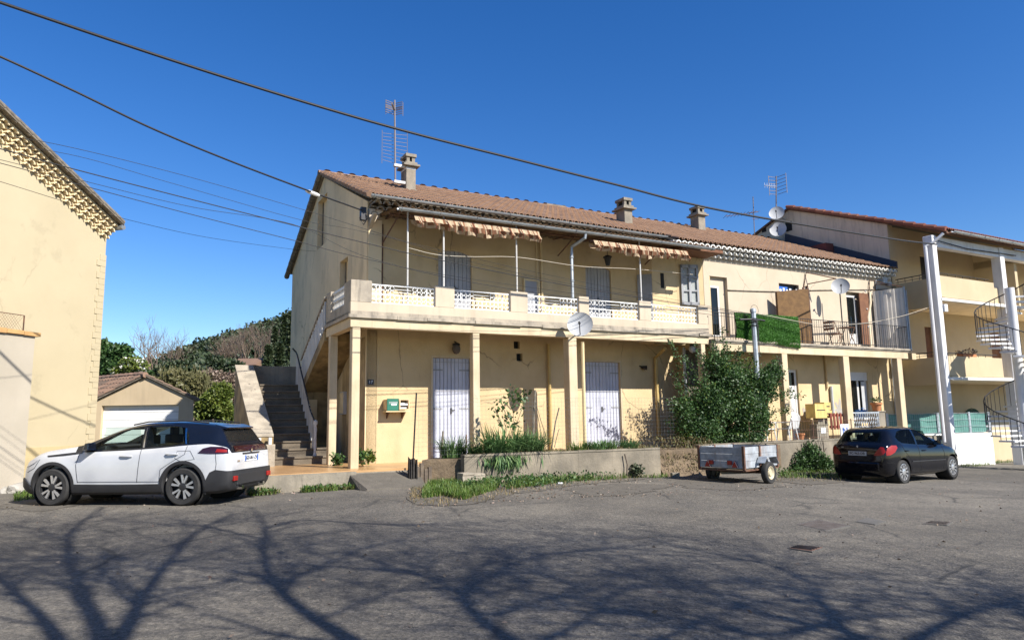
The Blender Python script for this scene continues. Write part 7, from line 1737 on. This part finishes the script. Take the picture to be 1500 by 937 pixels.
for s, y_ in ((-1, -.16), (1, TW+.16)):
    m = MB(F3); ya, yb = y_-.11, y_+.11
    pts = [(.85+.36*math.cos(a), .30+.36*math.sin(a)) for a in (rad(15), rad(45), rad(90), rad(135), rad(165))]
    pts = [(1.2, .48), (1.08, .66), (.62, .66), (.50, .52)]
    for (p, q) in zip(pts[:-1], pts[1:]): m.hexa([(p[0], ya, p[1]), (q[0], ya, q[1]), (q[0], yb, q[1]), (p[0], yb, p[1]), (p[0], ya, p[1]+.012), (q[0], ya, q[1]+.012), (q[0], yb, q[1]+.012), (p[0], yb, p[1]+.012)])
    m.build('mudguard', MT['galv'], tr_)
for y_ in (.22, .98):
    m = MB(F3); m.prism([(y_-.09, z0+.02), (y_+.09, z0+.02), (y_, z0+.19)], 0, -.05, -.03); tri = m.build('triangle_reflector', MT['lampred'], tr_); m = MB(F3); m.prism([(y_-.09, z0+.02), (y_-.07, z0+.02), (y_+.0, z0+.155), (y_, z0+.19)], 0, -.052, -.051); m.build('edge', MT['dish'], tri)
for y_ in (.36, .88): m = MB(F3); m.box(-.075, -.02, y_-.06, y_+.06, z0+.08, z0+.18); m.build('tail_lamp', MT['lampred'], tr_, bevel=.008)
# bucket and blocks beside the trailer
P = atG(997, 694); t = thing('bucket', P, 'small white bucket in the shade left of the trailer', 'bucket'); m = MB(); m.lathe(tuple(P), [(.11, 0), (.15, .24), (.16, .24), (.16, .27), (.14, .27), (.1, .03)], 14); m.build('pail', MT['plasticw'], t, smooth=True); m = MB(); m.tube([tuple(P+Vector((-.15, 0, .25))), tuple(P+Vector((-.1, -.1, .3))), tuple(P+Vector((.1, -.1, .3))), tuple(P+Vector((.15, 0, .25)))], .006, 4); m.build('handle', MT['dark'], t)
P = atG(989, 699); m = MB(Yaw((P.x, P.y), (1, .2), P.z)); m.box(-.11, .11, -.07, .07, 0, .13); o = m.build('stone_block', MT['conc'], None, bevel=.012); tag(o, 'little square stone block in front of the white bucket', 'stone')
# ================================================================== PLANTS NEAR THE HOUSE
def V3(p): return tuple(p)
bt = thing('large_bush', G(10.5, 2.2, .66), 'big loose green bush hiding the foot of the grey metal pole', 'bush')
BN = 2.0
def bc(px, py, rx, ry, rz_, w, n=BN): return (V3(gp(px, py, n)), (rx, ry, rz_), w)
m = MB(); root = G(10.6, BN, .5); tips = []
for k in range(11):
    a = random.uniform(0, 6.28); branch(m, root+Vector((random.uniform(-.4, .4), random.uniform(.25, .5), 0)), (math.cos(a)*.5, abs(math.sin(a))*.3+.1, 1), random.uniform(1.0, 1.6), .022, 2, .45, 3, 5, .15, tips)
m.build('stems', MT['bark'], bt)
C = [bc(1085, 600, .85, .75, .75, 3.2), bc(1040, 592, .75, .6, .7, 2.4), bc(1112, 565, .6, .55, .5, 1.8), bc(1065, 555, .65, .6, .5, 1.8), bc(1025, 630, .7, .6, .45, 1.8), bc(1080, 645, .8, .6, .4, 2.4), bc(1105, 620, .5, .6, .6, 1.6), bc(1000, 600, .35, .4, .4, .5), bc(1132, 545, .3, .35, .3, .5), bc(1050, 530, .35, .35, .35, .5), bc(1095, 535, .4, .4, .3, .7), bc(1010, 650, .5, .4, .3, .9)]
P_ = clumps(C, 46000, .15); P_ = P_+RN.normal(size=P_.shape)*.07
quads('leaves', MT['leaf'], P_[:42000], .072, bt, asp=.7); quads('highlight_leaves', MT['leafyel'], P_[::14]+np.array([0, 0, .06]), .06, bt, asp=.7)  # second set: yellow-green leaf colour stands in for the bush's highlights
# long loose sprays
SP = []; m = MB()
for (x0, y0, x1, y1) in ((1050, 560, 1045, 498), (1060, 560, 1058, 478), (1070, 550, 1064, 505), (1030, 575, 1000, 520), (1025, 590, 985, 545), (1020, 610, 978, 585), (1035, 560, 1018, 505), (1110, 570, 1150, 545), (1110, 590, 1160, 572), (1120, 610, 1158, 600), (1090, 550, 1110, 515), (1015, 640, 976, 615), (1010, 560, 980, 498), (1120, 560, 1138, 522), (1040, 550, 1030, 520), (1125, 585, 1175, 580), (1010, 600, 990, 560), (1080, 540, 1085, 510)):
    a = gp(x0, y0, BN); e = gp(x1, y1, BN+random.uniform(-.3, .5)); mid = (a+e)/2+Vector((random.uniform(-.08, .08), 0, random.uniform(.02, .12))); m.tube([V3(a), V3(mid), V3(e)], [.012, .008, .004], 4)
    n = 150
    for i in range(n):
        t = random.random(); q = a*(1-t)**2+mid*2*t*(1-t)+e*t*t; s_ = .17*(1.05-t*.6); SP.append((q.x+random.gauss(0, s_*.6), q.y+random.gauss(0, s_*.6), q.z+random.gauss(0, s_*.6)))
m.build('twigs', MT['bark'], bt); quads('leaves', MT['leaf'], SP, .075, bt, asp=.65)
# climbing plants on the columns right of the balcony
# bush by the black car
b2t = thing('small_bush', atG(1192, 690), 'low dark bush with upright shoots between trailer and black car', 'bush')
g0_ = atG(1195, 692); C = [((g0_.x+dx, g0_.y+dy+.5, g0_.z+dz), (rx, .5, rz_), w) for dx, dy, dz, rx, rz_, w in ((-.3, 0, .35, .45, .35, 2), (.25, .1, .35, .45, .3, 2), (.05, .1, .65, .35, .3, 1.2), (.5, 0, .2, .35, .2, 1), (-.55, 0, .15, .3, .2, 1))]
quads('leaves', MT['leaf'], clumps(C, 5000, .1), .08, b2t)
m = MB()
for k in range(40): a = random.uniform(-.6, .6); m.tube([(g0_.x+a*.8, g0_.y+.5, g0_.z), (g0_.x+a*.9, g0_.y+.5, g0_.z+.5), (g0_.x+a+random.uniform(-.1, .1), g0_.y+.5+random.uniform(-.2, .2), g0_.z+random.uniform(.7, 1.05))], .006, 3)
m.build('stems', MT['leafbrown'], b2t)
# daffodil leaf clumps in the bed: each clump a plant
def bedplant(px, py, n, r, cnt, h, label, w=.012, mat='daff', name='leafy_clump', lean=.6):
    u, _ = G.on(px, py, n); t = thing(name, G(u, n, .7), label, 'plant', 'plants in the flower bed'); P_ = []
    for i in range(cnt): a = random.uniform(0, 6.28); rr = r*math.sqrt(random.random()); q = G(u+math.cos(a)*rr, n+math.sin(a)*rr*.35, .69); P_.append(V3(q))
    blades('leaf_blades', MT[mat], P_, h, w, lean*1.5, parent=t, ctr=G(u, n, 0)); return t
bedplant(663, 660, 2.3, .30, 300, .5, 'upright clump of blue green strap leaves right of the charred post', .012)
bedplant(738, 655, 2.75, .5, 560, .74, 'largest clump of strap leaves spilling over the concrete wall', .014, lean=1.1)
bedplant(775, 650, 2.7, .42, 380, .66, 'dense strap leaf clump under the tall leaning grey pole', .014, lean=.9)
bedplant(705, 658, 2.6, .35, 300, .36, 'mid height strap leaf clump left of the biggest clump', .012)
bedplant(880, 655, 2.75, .5, 420, .32, 'low leafy clump before the second grey door', .014)
bedplant(920, 655, 2.75, .3, 260, .30, 'small leafy clump at the right end of the flower bed', .014)
bedplant(850, 656, 2.75, .35, 260, .30, 'low grassy tuft by the middle column foot', .010, 'grass')
# leaves hanging over the wall face
P_ = [V3(G(G.on(random.gauss(745, 14), 670, 3.03)[0], 3.03, .74)) for _ in range(200)]
t = thing('trailing_leaves', G(3, 3.05, .5), 'drooping leaves hanging down the front of the concrete bed wall', 'plant'); P_ = np.array(P_); dr = np.tile(np.array([G.n.x*.3, G.n.y*.3, -1.]), (200, 1))+RN.normal(size=(200, 3))*.25; quads('leaves', MT['daff'], P_, .34, t, dirs=dr, asp=.10)
# rose stems with broad leaves
rs_ = thing('rose_bush', gp(750, 650, 2.4), 'leggy rose bush with broad leaves and bare canes in the flower bed', 'plant'); m = MB(); LP = []
for (pts) in (((752, 655), (753, 620), (750, 590), (748, 572)), ((752, 640), (742, 610), (735, 590)), ((754, 630), (762, 605), (768, 590)), ((740, 650), (735, 620), (726, 598)), ((748, 600), (756, 585), (765, 578))):
    q = [gp(x, y, 2.4+random.uniform(-.1, .1)) for x, y in pts]; m.tube([V3(p) for p in q], .009, 4)
    for p in q[1:]:
        for _ in range(16): LP.append((p.x+random.gauss(0, .11), p.y+random.gauss(0, .1), p.z+random.gauss(0, .09)))
for (pts) in (((695, 650), (690, 625), (694, 606)), ((715, 655), (706, 632), (703, 616)), ((740, 640), (730, 612), (725, 598)), ((795, 648), (788, 610), (784, 590)), ((700, 648), (697, 628), (699, 620)), ((812, 655), (818, 630), (820, 628)), ((726, 648), (721, 630), (720, 627)), ((800, 640), (792, 615), (787, 597))):
    q = [gp(x, y, 2.4) for x, y in pts]; m.tube([V3(p) for p in q], [.014, .012, .008], 4)
m.build('cane', MT['bark'], rs_); quads('leaves', MT['leaf'], LP, .11, rs_, asp=.75)
# grass and weeds as ground cover
def scatter_px(polys, n):
    out = []
    for poly, w in polys:
        xs_ = [p[0] for p in poly]; ys_ = [p[1] for p in poly]; k = 0; need = int(n*w)
        while k < need:
            x = random.uniform(min(xs_), max(xs_)); y = random.uniform(min(ys_), max(ys_)); ins = False; j = len(poly)-1
            for i in range(len(poly)):
                if (poly[i][1] > y) != (poly[j][1] > y) and x < (poly[j][0]-poly[i][0])*(y-poly[i][1])/(poly[j][1]-poly[i][1])+poly[i][0]: ins = not ins
                j = i
            if ins: p = atG(x, y); out.append((p.x, p.y, p.z-.01)); k += 1
    return out
P_ = scatter_px([([(618, 730), (626, 712), (655, 702), (735, 704), (728, 716), (680, 732), (650, 726)], 1.0), ([(740, 716), (760, 700), (935, 690), (925, 700), (830, 706)], .45)], 9000)
blades('grass', MT['grass'], P_, .17, .006, .6, label=None, kind='stuff')
P_ = scatter_px([([(385, 702), (400, 694), (515, 700), (510, 710), (470, 711)], 1.0), ([(20, 735), (30, 700), (60, 700), (62, 730)], .35), ([(1140, 700), (1150, 680), (1240, 690), (1235, 702)], .35), ([(925, 700), (970, 690), (980, 700)], .1), ([(1405, 682), (1500, 672), (1500, 676), (1410, 685)], .10)], 4500)
blades('weeds', MT['grass'], P_, .15, .007, 1.2, kind='stuff'); P_ = [V3(G(random.uniform(-3.2, -.9), random.uniform(2.36, 2.75), .13)) for _ in range(1500)]; P_ = [p for p in P_ if math.sin(p[0]*7)+math.sin(p[0]*3.1+1)+random.uniform(-1.3, 1.3) > .1]; P2_ = np.array(P_[::3])+np.array([0, 0, .08]); quads('weeds', MT['leaf'], P2_, .075, kind='stuff'); blades('dry_grass', MT['dry'], P_[::2], .12, .007, 1.4, kind='stuff'); blades('kerb_grass', MT['grass'], P_, .15, .009, 1.4, kind='stuff')
P_ = scatter_px([([(385, 704), (400, 696), (515, 700), (500, 710), (420, 708)], .5), ([(640, 722), (760, 700), (940, 692), (900, 703), (760, 716)], 1.0), ([(1130, 700), (1150, 685), (1240, 690)], .2)], 1500); P_ = np.array(P_); P_[:, 2] += RN.uniform(.02, .22, len(P_))
quads('weeds', MT['leaf'], P_, .07, kind='stuff')
P_ = [V3(G(random.uniform(1.7, 7.2), random.uniform(2.2, 2.95), .68)) for _ in range(3500)]+[V3(G(random.uniform(7.2, 10), random.uniform(2.0, 2.9), .5)) for _ in range(600)]
blades('dry_grass', MT['dry'], P_, .16, .006, .7, kind='stuff'); P_ = [V3(G(random.uniform(1.7, 7.2), random.uniform(2.3, 2.95), .68)) for _ in range(1100)]; blades('grass', MT['grass'], P_, .13, .007, .9, kind='stuff')
P_ = scatter_px([([(600, 735), (606, 705), (660, 690), (690, 700), (650, 715)], 1), ([(604, 738), (600, 712), (650, 698), (700, 704), (940, 688), (985, 692), (930, 704), (850, 710), (760, 722), (700, 737), (650, 741)], 1.6), ([(380, 706), (390, 696), (515, 700), (512, 713), (450, 716)], .5), ([(1138, 705), (1150, 686), (1245, 690), (1240, 706)], .4)], 900); blades('dry_grass', MT['dry'], P_, .10, .006, 1.1, kind='stuff')
for (px, py, n, lab, mm) in ((541, 668, 1.1, 'small yellow green weed between the first column and the wall corner', 'leafyel'), (494, 672, .2, 'small dark weed behind the second column from the stairs', 'leaf'), (933, 688, 3.15, 'dark weed growing at the foot of the concrete bed wall', 'leafdark'), (527, 668, 1.3, 'low green weed right behind the first column', 'leaf')):
    p = gp(px, py, n); t = thing('weed_plant', p-Vector((0, 0, .15)), lab, 'weed'); quads('leaves', MT[mm], clumps([(V3(p), (.17, .17, .17), 1)], 220, .1), .085, t)
m = MB(); 
for i, (x, y) in enumerate(((918, 700), (924, 699))): p = atG(x, y); m.tube([V3(p), (p.x+.03, p.y, p.z+.35), (p.x+.1*(i-.3), p.y, p.z+.62)], .018, 5)
o = m.build('dry_stalks', MT['bark'], None); tag(o, 'pair of dry brown stalks at the right end of the bed wall', 'stalks')
P_ = [(lambda uu, nn: V3(G(uu, nn, max(.05, .6-(nn-(NR1-.3))*1.2))))(random.uniform(7.4, 9.6), random.uniform(NR1-.6, NR1+.15)) for _ in range(800)]
blades('dry_grass', MT['dry'], P_, .11, .007, .9, kind='stuff'); P_ = np.array(P_)[::3]+np.array([0, 0, .06]); quads('weeds', MT['leafolive'], P_, .07, kind='stuff')
LP = [(x, y, yard_z(x, y)+.012) for x, y in [(random.uniform(-13, 16), random.uniform(4, 21)) for _ in range(700)]]; q_ = scatter_px([([(590, 745), (600, 712), (980, 690), (1240, 706), (1100, 722), (760, 735)], 1), ([(0, 745), (520, 718), (380, 712), (60, 738)], .3)], 900); LP += [(p[0], p[1], p[2]+.02) for p in q_]
quads('fallen_leaves', MT['leafbrown'], LP, .045, flat=.8, kind='stuff')
# litter
p = atG(820, 708); m = MB(Yaw((p.x, p.y), (1, .3), p.z)); m.prism([(-.06, -.04), (.05, -.05), (.07, .03), (-.03, .05)], 2, 0, .03); o = m.build('litter', MT['paper'], None); tag(o, 'scrap of white paper in the weeds below the bed wall', 'litter')
# ---- rocks at the left edge (individual stones)
kx = 0
for k in range(34):
    x = random.uniform(-14, 47); y = 704+random.uniform(-4, 22)*(1-.3*x/47); p = atG(x, y); r_ = random.uniform(.10, .24)
    bm = bmesh.new(); bmesh.ops.create_icosphere(bm, subdivisions=2, radius=r_)
    sx, sy, sz = random.uniform(.8, 1.4), random.uniform(.7, 1.2), random.uniform(.55, .85); off = random.random()*50
    from mathutils import noise as mnoise
    for v in bm.verts: q = v.co*(1/r_); nn2 = mnoise.noise(q*1.1+Vector((off, 0, 0)))*.55+mnoise.noise(q*2.6+Vector((0, off, 0)))*.25; v.co = Vector((v.co.x*sx, v.co.y*sy, v.co.z*sz))*(1+nn2)
    me = D.meshes.new('rock'); bm.to_mesh(me); bm.free(); me.transform(Matrix.Translation((p.x, p.y, p.z+r_*.35))); o = link_mesh('rock', me, MT['rock'], None)
    tag(o, 'pale limestone lump in the heap by the tall off-white wall', 'rock', 'stones heaped at the left edge')

# ================================================================== BACKGROUND
def ridge(x):
    pts = [(-400, 3), (-110, 4), (-84, 9), (-76, 14.8), (-68, 18.6), (-58, 22.5), (-50, 25), (-35, 29), (-10, 34), (40, 30), (110, 12), (200, 6), (400, 4)]
    return interp(pts, x)
def hill_z(x, y):
    t = min(max((y-95)/75, 0), 1); s_ = t*t*(3-2*t); back = 1 if y < 175 else max(0, 1-(y-175)/140)
    return gz(x)-.3 + (ridge(x)-1)*s_*back
o = grid_sheet('hill', MT['hill'], -260, 260, 60, 330, 90, 60, zf=hill_z)
P_ = []; S_ = []; Rr = []
cnt = 0
while cnt < 620:
    y = random.uniform(98, 172); x = random.uniform(-.60*y-2, -.28*y); z = hill_z(x, y)
    r_ = random.uniform(1.5, 3.3); n = 190; d_ = RN.normal(size=(n, 3)); d_ /= np.linalg.norm(d_, axis=1)[:, None]; d_[:, 2] = np.abs(d_[:, 2])*.9
    q = np.array([x, y, z+r_*.5])+d_*r_*RN.uniform(.75, 1.05, n)[:, None]; P_.append(q); tone = random.random(); Rr.append(np.clip(tone*.6+RN.uniform(0, .4, n), 0, 1)); cnt += 1
o = quads('hillside_woodland', MT['leafdark'], np.concatenate(P_), .6, rnd=np.concatenate(Rr), asp=.9, kind='stuff')
def dtree(name, px, py, dep, clist, nleaf, lsz, mat, label, cat='tree', ground=None, shell=.3, stems=6, sr=.06, bark='bark'):
    base = atD(px, py, dep); zg = hill_z(base.x, base.y) if base.y > 60 else gz(base.x); sc_ = dep/1040
    t = thing(name, (base.x, base.y, zg), label, cat, 'trees and shrubs behind the houses'); C = []
    for (cx, cy, rx, ry, w) in clist: q = atD(cx, cy, dep); C.append((V3(q), (rx*sc_, rx*sc_*.8, ry*sc_), w))
    m = MB()
    for k in range(stems): q = Vector(random.choice(C)[0]); b0 = Vector((base.x+random.uniform(-.3, .3), base.y, zg)); m.tube([V3(b0), V3(b0.lerp(q, .5)+Vector((random.uniform(-.3, .3), 0, .3))), V3(q)], [sr, sr*.7, sr*.3], 5)
    m.build('trunk', MT[bark], t)
    if nleaf: quads('crown', MT[mat], clumps(C, nleaf, shell), lsz, t)
    return t, C
def bare(px, py, dep, h, spread, label, depth=4, r=.12, mat='leafbrown', n=3, name='bare_tree'):
    base = atD(px, py, dep); zg = base.z; t = thing(name, base, label, 'tree', 'trees and shrubs behind the houses'); m = MB()
    for k in range(4): a = random.uniform(0, 6.28); branch(m, base, (math.cos(a)*.5, math.sin(a)*.3, 1), h*.36, r, depth, spread, n, 4, .25, None, .15)
    m.build('branches', MT[mat], t, fix=False); return t
dtree('evergreen_tree', 168, 600, 46, [(160, 535, 20, 22, 3), (185, 540, 24, 16, 3), (150, 515, 14, 18, 2), (176, 515, 18, 12, 1.5), (205, 550, 16, 12, 1.5), (140, 540, 20, 30, 2)], 9000, .26, 'leaf', 'glossy green tree right behind the garage ridge at the left')
tt, C = dtree('flowering_shrub', 192, 600, 43, [(196, 535, 20, 13, 2), (175, 545, 14, 8, 1)], 1500, .22, 'leafyel', 'shrub dotted with white blossom behind the garage roof')
quads('blossom', MT['flower'], clumps(C, 260, .5), .16, tt)
bare(222, 560, 52, 4.4, .55, 'leafless grey tree above the left part of the garage roof', 4, .09, 'leafbrown')
bare(250, 562, 60, 4.5, .6, 'pale leafless tree right of the grey bare tree', 4, .08, 'leafbrown')
dtree('olive_tree', 262, 600, 48, [(262, 545, 34, 18, 3), (238, 552, 20, 14, 2), (290, 552, 22, 16, 2)], 7000, .24, 'leafdark', 'rounded dark olive tree directly above the garage apex')
tt, C = dtree('willow_shrub', 270, 610, 40, [(255, 560, 28, 20, 3), (285, 565, 26, 22, 3), (240, 560, 15, 12, 1)], 5000, .22, 'leafolive', 'yellowish drooping willow shrub above the right garage slope', shell=.2)
m = MB()
for k in range(70):
    q = atD(random.uniform(235, 312), random.uniform(530, 560), 39.5); L_ = random.uniform(.5, 1.6); s_ = random.uniform(-.5, .5); m.tube([V3(q), (q.x+s_*.4, q.y, q.z-L_*.3), (q.x+s_, q.y, q.z-L_)], .014, 3)
m.build('twigs', MT['leafolive'], tt)
dtree('brown_thicket', 318, 612, 44, [(310, 560, 24, 20, 3), (335, 570, 22, 26, 3), (300, 580, 20, 20, 2)], 5500, .2, 'leafbrown', 'reddish brown thicket between the garage roof and the stairs', 'shrub', shell=.1)
dtree('green_shrub', 312, 615, 34, [(315, 590, 22, 22, 3), (325, 575, 16, 16, 2), (298, 600, 14, 18, 2), (330, 605, 14, 18, 2)], 8000, .15, 'leafyel', 'bright yellow green shrub between garage and concrete stair wall', 'shrub', shell=.2)
dtree('olive_tree', 335, 580, 62, [(335, 540, 26, 14, 3), (318, 535, 18, 12, 2), (350, 545, 16, 10, 1)], 4000, .3, 'leafdark', 'dark round tree just left of the small red roofed house')
bare(366, 548, 85, 5.6, .4, 'pale leafless tree on the slope above the small red roof', 5, .14, 'leafbrown', 3)
bare(386, 545, 95, 6.2, .4, 'large leafless tree before the dark conifers on the hillside', 5, .15, 'leafbrown', 3)
bare(330, 545, 100, 6, .6, 'bushy grey leafless tree low on the hillside', 4, .12, 'leafbrown', 4)
def conifer(px, ytop, ybase, dep, wpx, label):
    sc_ = dep/1040; tp_ = atD(px, ytop, dep); bs = atD(px, ybase, dep); t = thing('conifer_tree', bs, label, 'tree', 'trees and shrubs behind the houses'); m = MB(); m.tube([V3(bs), V3(tp_)], [.25, .04], 6); m.build('trunk', MT['bark'], t); P_ = []
    H = tp_.z-bs.z; n = 5200
    for i in range(n):
        f = random.random()**.8; lay = math.floor(f*16)/16; rr = wpx*sc_*(1-lay*.92)*random.uniform(.25, 1)*(.75+.25*math.sin(lay*40)); a = random.uniform(0, 6.28); P_.append((bs.x+math.cos(a)*rr, bs.y+math.sin(a)*rr, bs.z+H*f-rr*.18))
    quads('needles', MT['leafdark'], P_, .32, t, asp=.5)
conifer(414, 462, 570, 70, 15, 'dark pointed conifer nearest the left edge of the house'); conifer(400, 480, 570, 76, 14, 'dark conifer left of the tallest pointed one'); conifer(424, 458, 570, 66, 13, 'dark conifer half hidden behind the grey gable'); conifer(392, 508, 560, 62, 12, 'short dark conifer above the concrete stair wall'); conifer(408, 505, 575, 58, 13, 'bushy low conifer right above the landing wall')
# shrubs and trees filling the land behind, left and right, for other viewpoints
for k in range(16):
    dep = random.uniform(52, 85); px = random.choice([random.uniform(150, 420), random.uniform(1510, 1900)]); p = atD(px, 600, dep); t = thing('background_tree', (p.x, p.y, gz(p.x)-.3), 'dark broad tree in the far thicket behind the buildings', 'tree', 'far thicket trees'); r_ = random.uniform(1.6, 2.6)
    zt_ = gz(p.x)+r_*.9; quads('crown', MT['leafdark'], clumps([((p.x+random.uniform(-r_, r_)*.7, p.y+random.uniform(-r_, r_)*.5, zt_+random.uniform(-.3, .6)), (r_, r_, r_*.8), 1) for _ in range(4)], 1300, .4), .35, t); m = MB(); m.tube([(p.x, p.y, gz(p.x)-.3), (p.x, p.y, zt_)], .15, 6); m.build('trunk', MT['bark'], t)

# ================================================================== THE BARE TREES BEHIND THE CAMERA (they throw the shadows on the yard)
SV = sundir
SX, SY = SV.x/SV.z, SV.y/SV.z
def lift(px, py, z):
    g = atG(px, py); h = z-g.z; return Vector((g.x+SX*h, g.y+SY*h, z))
def gl2(g, z): h = z-g.z; return Vector((g.x+SX*h, g.y+SY*h, z))
def shadow_tree(limbs, trunk_base, label, twigs=9, zlo=5.8, zhi=8.6):
    limbs = [(p_, a_*.58, b_*.5) for p_, a_, b_ in limbs]; twigs = int(twigs*2.1)
    t = thing('bare_plane_tree', trunk_base, label, 'tree', 'bare plane trees along the yard'); m = MB(); tw = MB()
    first = None
    for (pts, r0, r1) in limbs:
        n = len(pts); q = []
        for i, (x, y) in enumerate(pts): q.append(lift(x, y, zlo+(zhi-zlo)*min(max((937-y)/190, -.3), 1.2)+random.uniform(-.12, .12)))
        # smooth
        S2 = []
        Q = [q[0]*2-q[1]]+q+[q[-1]*2-q[-2]]
        for i in range(1, len(Q)-2):
            for k in range(5):
                s_ = k/5; S2.append(.5*((2*Q[i])+(-Q[i-1]+Q[i+1])*s_+(2*Q[i-1]-5*Q[i]+4*Q[i+1]-Q[i+2])*s_*s_+(-Q[i-1]+3*Q[i]-3*Q[i+1]+Q[i+2])*s_**3))
        S2.append(q[-1]); N_ = len(S2); m.tube([V3(p) for p in S2], [r0+(r1-r0)*i/(N_-1) for i in range(N_)], 7)
        if first is None: first = S2[0]
        for k in range(twigs):
            i = random.randrange(N_//4, N_-1); d_ = (S2[i+1]-S2[i]).normalized(); side = Vector((random.gauss(0, .8), random.gauss(0, .8), random.gauss(0, .35)))
            branch(tw, S2[i], d_+side*.9, random.uniform(.9, 1.9), max((r0+(r1-r0)*i/N_)*.36, .012), 3, .6, 3, 4, .02, None, .3)
    m.tube([V3(trunk_base), V3(Vector(trunk_base).lerp(first, .5)+Vector((.15, -.1, 0))), V3(first)], [.34, .27, limbs[0][1]], 9)
    m.build('limbs', MT['barkpale'], t, smooth='all', fix=False); tw.build('twigs', MT['barkpale'], t, fix=False)
g1 = lift(130, 1010, 7.2)
shadow_tree([([(110, 1000), (150, 940), (120, 870), (100, 810), (108, 775), (150, 742)], .17, .05), ([(130, 990), (185, 920), (215, 865), (262, 805), (300, 772), (345, 752)], .15, .035), ([(120, 990), (60, 905), (10, 860), (-30, 830)], .14, .05), ([(200, 890), (160, 850), (150, 820)], .06, .03), ([(108, 800), (60, 775), (20, 768)], .05, .02)], (g1.x+.2, g1.y-.8, 0), 'bare plane tree whose forked shadow falls at the lower left of the yard', 9)
g2 = lift(600, 1010, 7.2)
shadow_tree([([(640, 1020), (520, 940), (440, 888), (398, 845), (385, 800), (388, 775), (368, 742)], .16, .035), ([(388, 790), (330, 778), (290, 770), (200, 772)], .06, .02), ([(388, 775), (440, 762), (530, 766), (600, 770)], .06, .02), ([(410, 852), (470, 830), (540, 800), (600, 790)], .06, .02), ([(470, 905), (560, 870), (640, 850)], .05, .02), ([(520, 940), (420, 930), (330, 905), (260, 880)], .06, .02)], (g2.x+.4, g2.y-.8, 0), 'bare plane tree whose long limb shadow crosses the middle left of the yard', 8)
g3 = lift(860, 1030, 7.2)
shadow_tree([([(900, 1030), (770, 950), (705, 905), (678, 868), (715, 845), (742, 825), (720, 800)], .14, .03), ([(690, 880), (640, 850), (590, 835), (560, 828)], .06, .02), ([(770, 950), (860, 905), (900, 870), (990, 845)], .07, .02), ([(742, 830), (800, 812), (860, 806), (930, 800)], .05, .02), ([(860, 1000), (960, 940), (1040, 905), (1100, 880)], .08, .02), ([(720, 900), (790, 880), (850, 872)], .05, .02)], (g3.x+.4, g3.y-1, 0), 'bare plane tree whose crooked shadow falls at the bottom centre of the yard', 9)
g4 = lift(1300, 1040, 7.2)
shadow_tree([([(1420, 1050), (1300, 960), (1230, 920), (1200, 880), (1150, 860)], .16, .04), ([(1300, 960), (1400, 905), (1480, 880), (1540, 860)], .10, .03), ([(1220, 910), (1120, 930), (1020, 910), (950, 900)], .08, .02), ([(1480, 1000), (1530, 930), (1500, 890), (1440, 850)], .10, .03), ([(1200, 885), (1180, 850), (1120, 825), (1060, 815)], .05, .02), ([(1250, 935), (1180, 950), (1100, 945), (980, 945)], .10, .03)], (g4.x+.4, g4.y-1, 0), 'bare plane tree whose soft shadow falls at the lower right of the yard', 11)

# ================================================================== light, sky, camera
w = D.worlds.new('World'); S.world = w; w.use_nodes = True; nt = w.node_tree; sky = nt.nodes.new('ShaderNodeTexSky'); sky.sky_type = 'NISHITA'; sky.sun_disc = False
el = math.asin(SV.z); az = math.atan2(SV.x, SV.y); sky.sun_elevation = el; sky.sun_rotation = az; sky.air_density = 1.0; sky.dust_density = .2; sky.ozone_density = 3.5; sky.altitude = 300
bg = nt.nodes['Background']; bg.inputs['Strength'].default_value = .088; hs = nt.nodes.new('ShaderNodeHueSaturation'); hs.inputs['Saturation'].default_value = 1.32; hs.inputs['Hue'].default_value = .511; nt.links.new(sky.outputs[0], hs.inputs['Color']); nt.links.new(hs.outputs[0], bg.inputs['Color'])
L = D.lights.new('sun', 'SUN'); L.energy = 5.0; L.angle = rad(.53); L.color = (1, .945, .86); so = D.objects.new('sun', L); COL.objects.link(so); so.location = (20, -20, 30); so.rotation_euler = (-SV).to_track_quat('-Z', 'Y').to_euler()
cam = D.cameras.new('camera'); co = D.objects.new('camera', cam); COL.objects.link(co); cam.sensor_width = 36; cam.lens = 36*F/1500; cam.clip_end = 2500; cam.clip_start = .05
Mx = Matrix.Identity(4)
for i in range(3): Mx[i][0] = _r[i]; Mx[i][1] = _u[i]; Mx[i][2] = -_f[i]
Mx[2][3] = HC; co.matrix_world = Mx; S.camera = co
S.render.resolution_x = 1024; S.render.resolution_y = 639
S.view_settings.view_transform = 'Standard'; S.view_settings.look = 'None'; S.view_settings.exposure = .88; S.view_settings.gamma = 1; S.view_settings.use_curve_mapping = False
S.render.engine = 'CYCLES'; S.cycles.max_bounces = 8; S.cycles.transparent_max_bounces = 12
